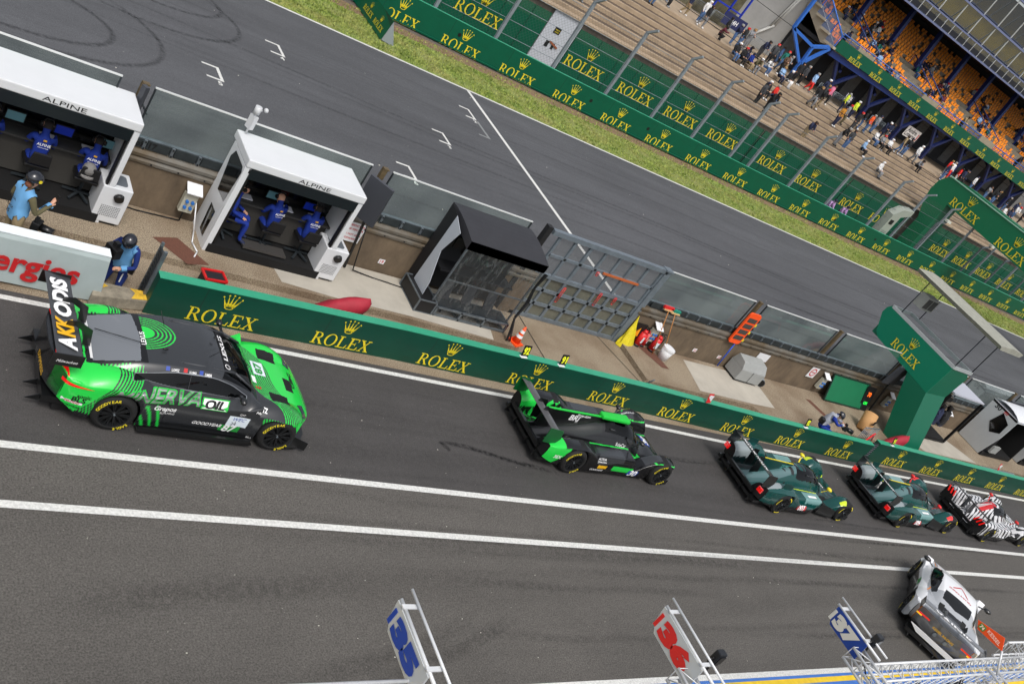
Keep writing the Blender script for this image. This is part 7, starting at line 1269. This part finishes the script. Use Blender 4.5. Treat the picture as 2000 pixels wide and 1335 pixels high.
# green footbridge leg and deck, grey camera column, wedge board
T = thing('footbridge', 'huge green footbridge with rounded corner and gold lettering crossing the track', 'bridge', (70, 42, 0)); FG = mat('bridge_green', (0, 104, 68), .45, var=.05, vs=.8)
out_ = [(.75, -.2), (.70, 2.49), (1.35, 3.74), (1.56, 4.65), (1.48, 5.47), (1.04, 6.08), (.46, 6.3), (-.6, 6.42)]
b = MB(); b.prism([(0, y, z) for y, z in out_ + [(-25.5, 6.9), (-25.5, 4.3), (-.45, 4.5), (-.48, -.2)]], (1.6, 0, 0)); b.build('arch', FG, T); b = MB(); b.bar((.1, 1.0, 6.22), (.1, -25, 6.95), .3, .08); b.build('top_edge', mat('edge_mint', (150, 196, 176), .5), T)
for yc in (-1.85, -6.7): wb = MB(); word(wb, (0, 0, 0), (0, -1, 0), (0, 0, 1), 2.75); wb.build('lettering', YEL, T, loc=(-.02, yc, 5.42 + .02 * yc))
t = thing('camera_column', 'pale grey cabinet column with bent hood behind the trackside barrier', 'column', (60.9, 38.35, .9)); b = MB(); b.prism([(-.45, 0, 0), (.45, 0, 0), (.45, 0, 1.85), (1.3, 0, 2.2), (1.3, 0, 2.6), (.2, 0, 2.4), (-.45, 0, 1.8)], (0, .6, 0)); b.build('housing', mat('column_grey', (150, 156, 146), .5, var=.04), t); b = MB(); b.box((-.05, -.01, 1.3), (.42, .012, .34)); b.build('label_plate', BTXT, t); b = MB(); [b.box((-.05, -.012, .2 + .12 * k), (.6, .01, .03)) for k in range(4)]; b.build('slots', mat('slot_grey', (120, 126, 118), .5), t)
t = thing('wedge_board', 'green wedge shaped double sided board standing on the verge at upper left', 'advertising board', (19.3, 35.1, 0)); b = MB()
b.prism([(0, 0, .06), (.1, 0, .92), (.62, 0, .0)], (-.1, 3.6, .0)); b.build('wedge', mat('wedge_grey', (140, 148, 150), .6), t); b = MB(); b.add([(-.03, -.02, .04), (.08, -.02, .94), (-.02, 3.6, .94), (-.13, 3.6, .04)], [(0, 1, 2, 3)]); b.build('face_board', GREEN, t)
for yc in (.75, 1.95): wb = MB(); word(wb, (0, 0, 0), (0.02, -1, 0), (.12, 0, 1), .98); wb.build('lettering', YEL, t, loc=(.005 - .03 * yc, yc, .47))
for x, lab in ((66.0, 'catch fence light mast with small lamps left of the bridge'), (73.2, 'bent tip lamp post right of the bridge leg'), (77.4, 'second bent tip lamp post right of the bridge leg'), (82.0, 'third bent tip lamp post right of the bridge leg')):
    t = thing('lamp_post', lab, 'post', (x, 38.75, .4), 0); b = MB(); b.bar((0, 0, 0), (0, 0, 3.1), .12, .12); b.bar((0, 0, 3.1), (.9, 0, 3.5), .1, .1); b.build('mast', STEEL, t); b = MB(); b.box((.9, 0, 3.6), (.5, .3, .16)); b.build('lamp_head', mat('lamp_pale', (206, 208, 198), .5), t)
# ---------------------------------------------------------------- spectators
NC = {}
def spec(x, y, z, pose, top, leg, rz, place, hair=0, **kw):
    adj = {'stand': 'standing', 'cross': 'standing with folded arms', 'walk': 'walking', 'lean': 'leaning forward', 'sit': 'sitting', 'sit_lean': 'sitting hunched', 'phone': 'standing filming', 'crouch': 'crouching'}[pose]
    lab = 'spectator in %s top, %s trousers, %s %s' % (top, leg, adj.split(' with')[0], place); k = lab; NC[k] = NC.get(k, 0) + 1
    if NC[k] > 1: lab = lab.replace('spectator', ('another', 'third', 'fourth', 'fifth', 'sixth')[min(NC[k], 6) - 2] + ' spectator')
    person(lab, pose, (x, y, z), rz, top, leg, RNG.choice(['white', 'black', 'grey']), hair, 0, 1.66 + .16 * float(RNG.random()), 'spectators on the terrace and stand', **kw)
WALK = [(45.6, 53.2, 'sit', 'navy', 'black'), (46.9, 54.5, 'stand', 'black', 'denim'), (48.0, 53.6, 'walk', 'navy', 'khaki'), (49.8, 53.9, 'stand', 'white', 'denim'), (48.9, 52.5, 'walk', 'black', 'grey'), (50.7, 52.2, 'crouch', 'maroon', 'black'), (51.9, 53.4, 'stand', 'black', 'olive'), (52.6, 52.9, 'phone', 'navy', 'denim'), (53.8, 53.4, 'stand', 'black', 'denim'), (54.7, 53.7, 'phone', 'grey', 'grey'), (57.2, 54.4, 'lean', 'navy', 'dark grey'), (58.6, 54.6, 'stand', 'dark grey', 'black'),
        (59.6, 54.2, 'walk', 'teal', 'denim'), (60.2, 55.4, 'stand', 'denim', 'denim'), (58.6, 53.0, 'cross', 'brown', 'black'), (59.9, 53.9, 'cross', 'grey', 'khaki'), (60.8, 53.4, 'stand', 'black', 'black'), (62.0, 53.8, 'stand', 'dark grey', 'black'), (63.1, 53.6, 'walk', 'pale blue', 'red'), (64.2, 53.2, 'stand', 'navy', 'black'), (64.0, 52.3, 'walk', 'pink', 'black'),
        (60.9, 50.6, 'walk', 'black', 'grey'), (62.0, 50.9, 'stand', 'black', 'khaki'), (62.6, 51.6, 'walk', 'dark grey', 'black'), (66.2, 52.4, 'stand', 'hi-vis yellow', 'navy'), (68.0, 52.6, 'stand', 'hi-vis yellow', 'navy'), (66.6, 50.6, 'stand', 'black', 'dark grey'), (65.2, 50.8, 'walk', 'grey', 'olive'), (63.3, 49.6, 'stand', 'mustard', 'navy'), (68.8, 51.8, 'stand', 'black', 'denim'), (69.8, 51.9, 'stand', 'orange', 'denim'), (70.8, 52.1, 'stand', 'grey', 'denim'),
        (72.6, 52.4, 'lean', 'navy', 'navy'), (73.6, 52.6, 'stand', 'navy', 'grey'), (74.8, 51.6, 'walk', 'khaki', 'denim'), (76.0, 51.9, 'stand', 'black', 'denim'), (77.2, 51.5, 'walk', 'white', 'grey'), (83.0, 51.8, 'stand', 'navy', 'denim'), (84.3, 52.8, 'stand', 'red', 'grey'), (85.2, 53.0, 'walk', 'white', 'red'), (85.8, 52.4, 'stand', 'red', 'white'), (87.2, 52.8, 'stand', 'navy', 'black'), (88.5, 53.4, 'stand', 'black', 'black'),
        (84.8, 51.0, 'walk', 'black', 'denim'), (90.6, 53.5, 'stand', 'white', 'denim'), (93.2, 53.2, 'phone', 'grey', 'denim'), (99.6, 54.4, 'stand', 'black', 'denim'), (100.8, 54.0, 'stand', 'navy', 'black'), (98.5, 52.5, 'lean', 'white', 'denim'), (99.9, 52.3, 'stand', 'black', 'black'), (101.2, 52.0, 'stand', 'pink', 'black'), (102.2, 51.8, 'stand', 'teal', 'dark grey'), (103.4, 51.9, 'stand', 'white', 'denim'), (95.2, 53.4, 'cross', 'black', 'denim'), (96.4, 53.9, 'stand', 'olive', 'black')]
AFT = {'left': lambda x: x < 56, 'blue': lambda x: x < 65, 'yel': lambda x: x < 79, 'far': lambda x: True}
for i, (x, y, p, a, l) in enumerate(WALK):
    place = 'left of the blue brace' if x < 57 else 'by the blue brace' if x < 65 else 'below the first banner words' if x < 79 else 'near the far underpass'
    spec(x, y - .2, TZ if y > 52 else TZ - .225 * int((TY - y) / 1.06 + 1), p, a, l, -2.0 + float(RNG.random()) * 1.2, place, int(RNG.integers(0, 7)))
STEPS = [(51.4, 50.6, 'sit', 'black', 'denim'), (52.2, 50.6, 'sit', 'black', 'black'), (53.0, 50.5, 'sit', 'royal blue', 'khaki'), (53.8, 50.6, 'sit_lean', 'olive', 'grey'), (53.6, 52.0, 'sit_lean', 'navy', 'navy'), (55.6, 51.4, 'sit_lean', 'white', 'denim'), (57.4, 51.4, 'sit', 'pale blue', 'navy'), (58.3, 51.4, 'sit', 'black', 'white'), (52.9, 47.6, 'sit', 'black', 'black'), (53.8, 47.6, 'sit', 'red', 'denim'), (50.6, 45.6, 'stand', 'dark grey', 'black'), (51.6, 45.4, 'lean', 'black', 'black'), (55.4, 44.6, 'lean', 'navy', 'khaki'),
         (61.0, 46.4, 'lean', 'black', 'grey'), (62.2, 46.5, 'stand', 'dark grey', 'denim'), (65.6, 47.6, 'sit', 'pale blue', 'black'), (70.0, 50.5, 'sit', 'white', 'denim'), (71.0, 50.5, 'sit', 'grey', 'black'), (72.1, 50.5, 'sit', 'white', 'black'), (77.0, 50.4, 'sit_lean', 'grey', 'black'), (87.4, 49.4, 'lean', 'black', 'black'), (95.2, 51.4, 'sit', 'white', 'denim'), (96.3, 51.4, 'sit', 'navy', 'maroon'), (104.0, 49.4, 'sit', 'grey', 'black'), (105, 49.5, 'sit', 'olive', 'black'), (66.0, 45.5, 'sit', 'white', 'grey'), (73.4, 44.5, 'sit', 'black', 'white'), (39.5, 50.6, 'sit', 'royal blue', 'navy'), (40.7, 50.6, 'sit', 'navy', 'black'), (42.0, 51.4, 'sit_lean', 'navy', 'navy'), (43.2, 51.5, 'sit', 'black', 'denim'), (33.6, 46.4, 'sit', 'navy', 'navy'), (34.6, 46.4, 'sit', 'black', 'black')]
for x, y, p, a, l in STEPS:
    k = max(0, int((y - 43.6) / 1.06)); zt = 2.9 + .225 * k
    spec(x, y, zt, p, a, l, -1.9 + float(RNG.random()) * .7, ('on the steps at upper left' if x < 45 else 'on the steps above the fence' if x < 60 else 'on the steps towards the bridge'), int(RNG.integers(0, 7)))
cols = ['black', 'white', 'navy', 'dark grey', 'black', 'maroon', 'grey', 'black', 'pale blue', 'navy', 'teal']; legs = ['black', 'denim', 'navy', 'khaki', 'grey']
BL = [(65.5, 9, 9), (71.5, 5, 12), (73.8, 3, 9), (74.5, 6, 8), (82.5, 5, 10), (84.5, 7, 8), (86.3, 6, 6), (93.5, 5, 8), (95.0, 7, 7), (102.8, 6, 8), (104.5, 4, 8), (69.8, 8, 4), (106.5, 5, 5)]
for bi, (xc, kr, n) in enumerate(BL):
    used = set()
    for i in range(int(n * .8)):
        k = int(np.clip(kr + RNG.integers(-2, 3), 0, 15)); x = round((xc + float(RNG.normal()) * .9) * 2) / 2
        if (x, k) in used or void(x, k): continue
        used.add((x, k)); a, l = cols[(i * 3 + bi) % 11], legs[(i + bi) % 5]
        spec(x + .15, SY + .25 + .7 * k, SZ - .05 + .35 * k - .4, 'sit_lean' if i % 3 == 0 else 'sit', a, l, -pi / 2 + float(RNG.normal()) * .2, 'among the orange seats, block %s' % ('one two three four five six'.split()[min(5, int((xc - 64) / 8))]), int(RNG.integers(0, 7)))
for x, lab in ((78.2, 'black'), (65.2, 'navy'), (97.6, 'black'), (85.6, 'khaki'), (103.0, 'purple')): spec(x, 55.45, SZ - .1, 'lean', lab, 'black', -pi / 2, 'at the blue handrail over the banner', 0)
for k, (x, y) in enumerate(((55.8, 39.6), (57.2, 39.5))):
    o, J = person('person in lilac vest and cap photographing from behind the trackside barrier, %s one' % ('left', 'right')[k], 'lean', (x, y, 0), -pi / 2, 'lilac', 'black', 'black', 6, 0)
# ================================================================== garage side: trusses, number boards, lamps
TRM = mat('truss_white', (206, 208, 210), .4, .1, var=.05, vs=8)
def truss(label, a, c, w=.28, step=.3, nm='truss'):
    a, c = V(a), V(c); d = (c - a); L_ = d.length; d.normalize(); up_ = V((0, 0, 1)); s_ = d.cross(up_).normalized(); up_ = s_.cross(d); t = thing(nm, label, 'truss', a); C4 = [s_ * i * w / 2 + up_ * j * w / 2 for i, j in ((-1, -1), (1, -1), (1, 1), (-1, 1))]
    b = MB(); [b.cyl(p, p + d * L_, .021, n=8) for p in C4]; b.build('chords', TRM, t); b = MB(); n = int(L_ / step)
    for k in range(n):
        for q in range(4): p, r = C4[q], C4[(q + 1) % 4]; b.cyl(p + d * step * k, r + d * step * (k + 1), .009, n=5); b.cyl(r + d * step * k, r + d * step * k + (p - r), .007, n=5)
    b.build('lattice', TRM, t); return t
truss('white lattice truss running along the bottom left edge', (1.0, 4.02, 4.05), (5.75, 4.02, 4.05)); truss('long white lattice truss in front of the painted apron', (14.0, 3.95, 4.05), (19.6, 3.95, 4.05)); truss('white lattice truss at the bottom right corner', (18.5, 4.05, 4.25), (23.5, 4.05, 4.25), .36)
truss('short sloping lattice arm under the blue number 37 board', (13.4, 4.2, 4.35), (13.35, 3.0, 4.35), .22, .24); truss('short lattice arm joining the corner trusses', (17.6, 3.9, 4.1), (17.6, 2.6, 4.1), .26, .26); truss('short lattice arm below the red number board', (9.75, 4.15, 4.1), (9.7, 3.0, 4.1), .22, .24)
def num_board(x, z, y0, y1, h, label, s, m, ml, lean=0, slant=.04):
    t = thing('number_board', label, 'number board', (x, y0, z)); L_ = y1 - y0; b = MB(); b.prism([(0, -.02, -h), (0, L_ - .1, -h), (0, L_, -h + .12), (0, L_ + slant, 0), (0, 0, 0)], (.02, 0, 0)); b.build('board', m, t)
    q = MB(); txt(q, s, (-.008, L_ * .52, -h * .5), (0, -1, 0), (0, 0, 1), w=L_ * .70, h=h * .78, bold=.08, shear=0); q.box((-.006, L_ - .03, -h * .5), (.006, .05, h * .6)); q.build('lettering', ml, t)
    b = MB(); b.cyl((.03, -.25, .01), (.03, L_ + .04, .01), .02, n=8); b.cyl((.16, -.25, .06), (.16, L_ + .12, .06), .016, n=8); [b.box((.09, y, .03), (.2, .05, .015)) for y in (.06, L_ - .06)]; b.build('arm', TRM, t); return t
BB = mat('board_grey', (186, 190, 192), .5); BLT = mat('number_blue', (14, 62, 160), .5); RLT = mat('number_red', (208, 34, 36), .5)
num_board(5.75, 4.46, 4.02, 4.82, .30, 'pale board with blue number 35 on a white tube arm', '35', BB, BLT); num_board(9.8, 4.38, 4.00, 4.86, .34, 'pale board with red number 36 on a white tube arm', '36', BB, RLT)
num_board(13.42, 4.58, 4.14, 4.80, .28, 'dark blue board with white number 37 beside a floodlight', '37', mat('board_blue', (6, 56, 140), .5), mat('number_pale', (206, 204, 196), .5), slant=0)
t = thing('orange_board', 'orange pointed board with green 74 beside the white and grey coupe', 'number board', (17.1, 3.95, 4.70)); b = MB(); b.prism([(0, -.08, .04), (0, .40, -.04), (0, .50, .07), (0, .04, .22)], (.015, 0, 0)); b.build('board', ORANGE, t)
q = MB(); q.box((-.006, .37, .045), (.006, .11, .09), 0); txt(q, '74', (-.012, .37, .045), (0, -1, 0), (0, 0, 1), w=.085, h=.065, m=1, bold=.04); txt(q, 'KESSEL', (-.006, .14, .085), (0, -1, .0), (0, 0, 1), w=.27, h=.06, m=1); q.build('lettering', [GSTK, mat('pale_orange', (255, 214, 196), .5)], t); b = MB(); b.cyl((0, -.08, .05), (.05, -.3, -.3), .018); b.build('pole', TRM, t)
def flood(x, y, z, lab, rz=0):
    t = thing('floodlight', lab, 'floodlight', (x, y, z), rz); b = MB(); b.box((0, 0, .12), (.14, .10, .22)); b.build('housing', mat('flood_black', (26, 28, 32), .4), t, bevel=.015); b = MB(); b.box((.01, -.054, .13), (.10, .012, .13)); b.build('lens', mat('flood_glass', (12, 13, 16), .1, coat=1), t); b = MB(); b.tube([(-.1, 0, -.05), (-.1, 0, .12), (-.07, 0, .12)], .014); b.tube([(0, 0, .0), (0, -.02, -.12)], .016); b.build('bracket', BLACK, t)
flood(10.35, 4.22, 4.18, 'black floodlight on a bracket right of the red number board'); flood(13.62, 4.18, 4.52, 'black floodlight at the end of the blue number board')
for x, lab in ((15.25, 'left black loudspeaker hanging under the long truss'), (16.75, 'right black loudspeaker hanging under the long truss')):
    t = thing('loudspeaker', lab, 'loudspeaker', (x, 3.72, 3.7), .2); b = MB(); b.box((0, 0, .0), (.34, .42, .36), R=MX.Rotation(.35, 3, 'X')); b.build('cabinet', mat('speaker_black', (20, 21, 24), .55, bump=.2, bs=60), t, bevel=.03); b = MB(); b.bar((-.08, 0, .15), (-.08, .15, .45), .04, .02); b.bar((.08, 0, .15), (.08, .15, .45), .04, .02); b.build('bracket', BLACK, t)
b = MB(); b.tube([(13.5, 4.1, 4.4), (13.62, 3.9, 4.2), (13.7, 3.6, 4.15), (13.9, 3.3, 4.1)], .012, 5); tag(b.build('cable', CABM), 'black cable looping down from the floodlight beside board 37', 'cable')
GB = thing('garage_roof', 'grey garage roof edge below the camera', 'roof', (-10, -3, 0)); b = MB(); b.box((60, -6, 3.4), (140, 11, .5)); b.build('slab', mat('roof_slab', (130, 130, 130), .8, var=.1), GB); b = MB(); b.box((60, -.4, 1.6), (140, .3, 3.1)); b.build('front_wall', mat('garage_wall', (170, 170, 168), .7, var=.1), GB)
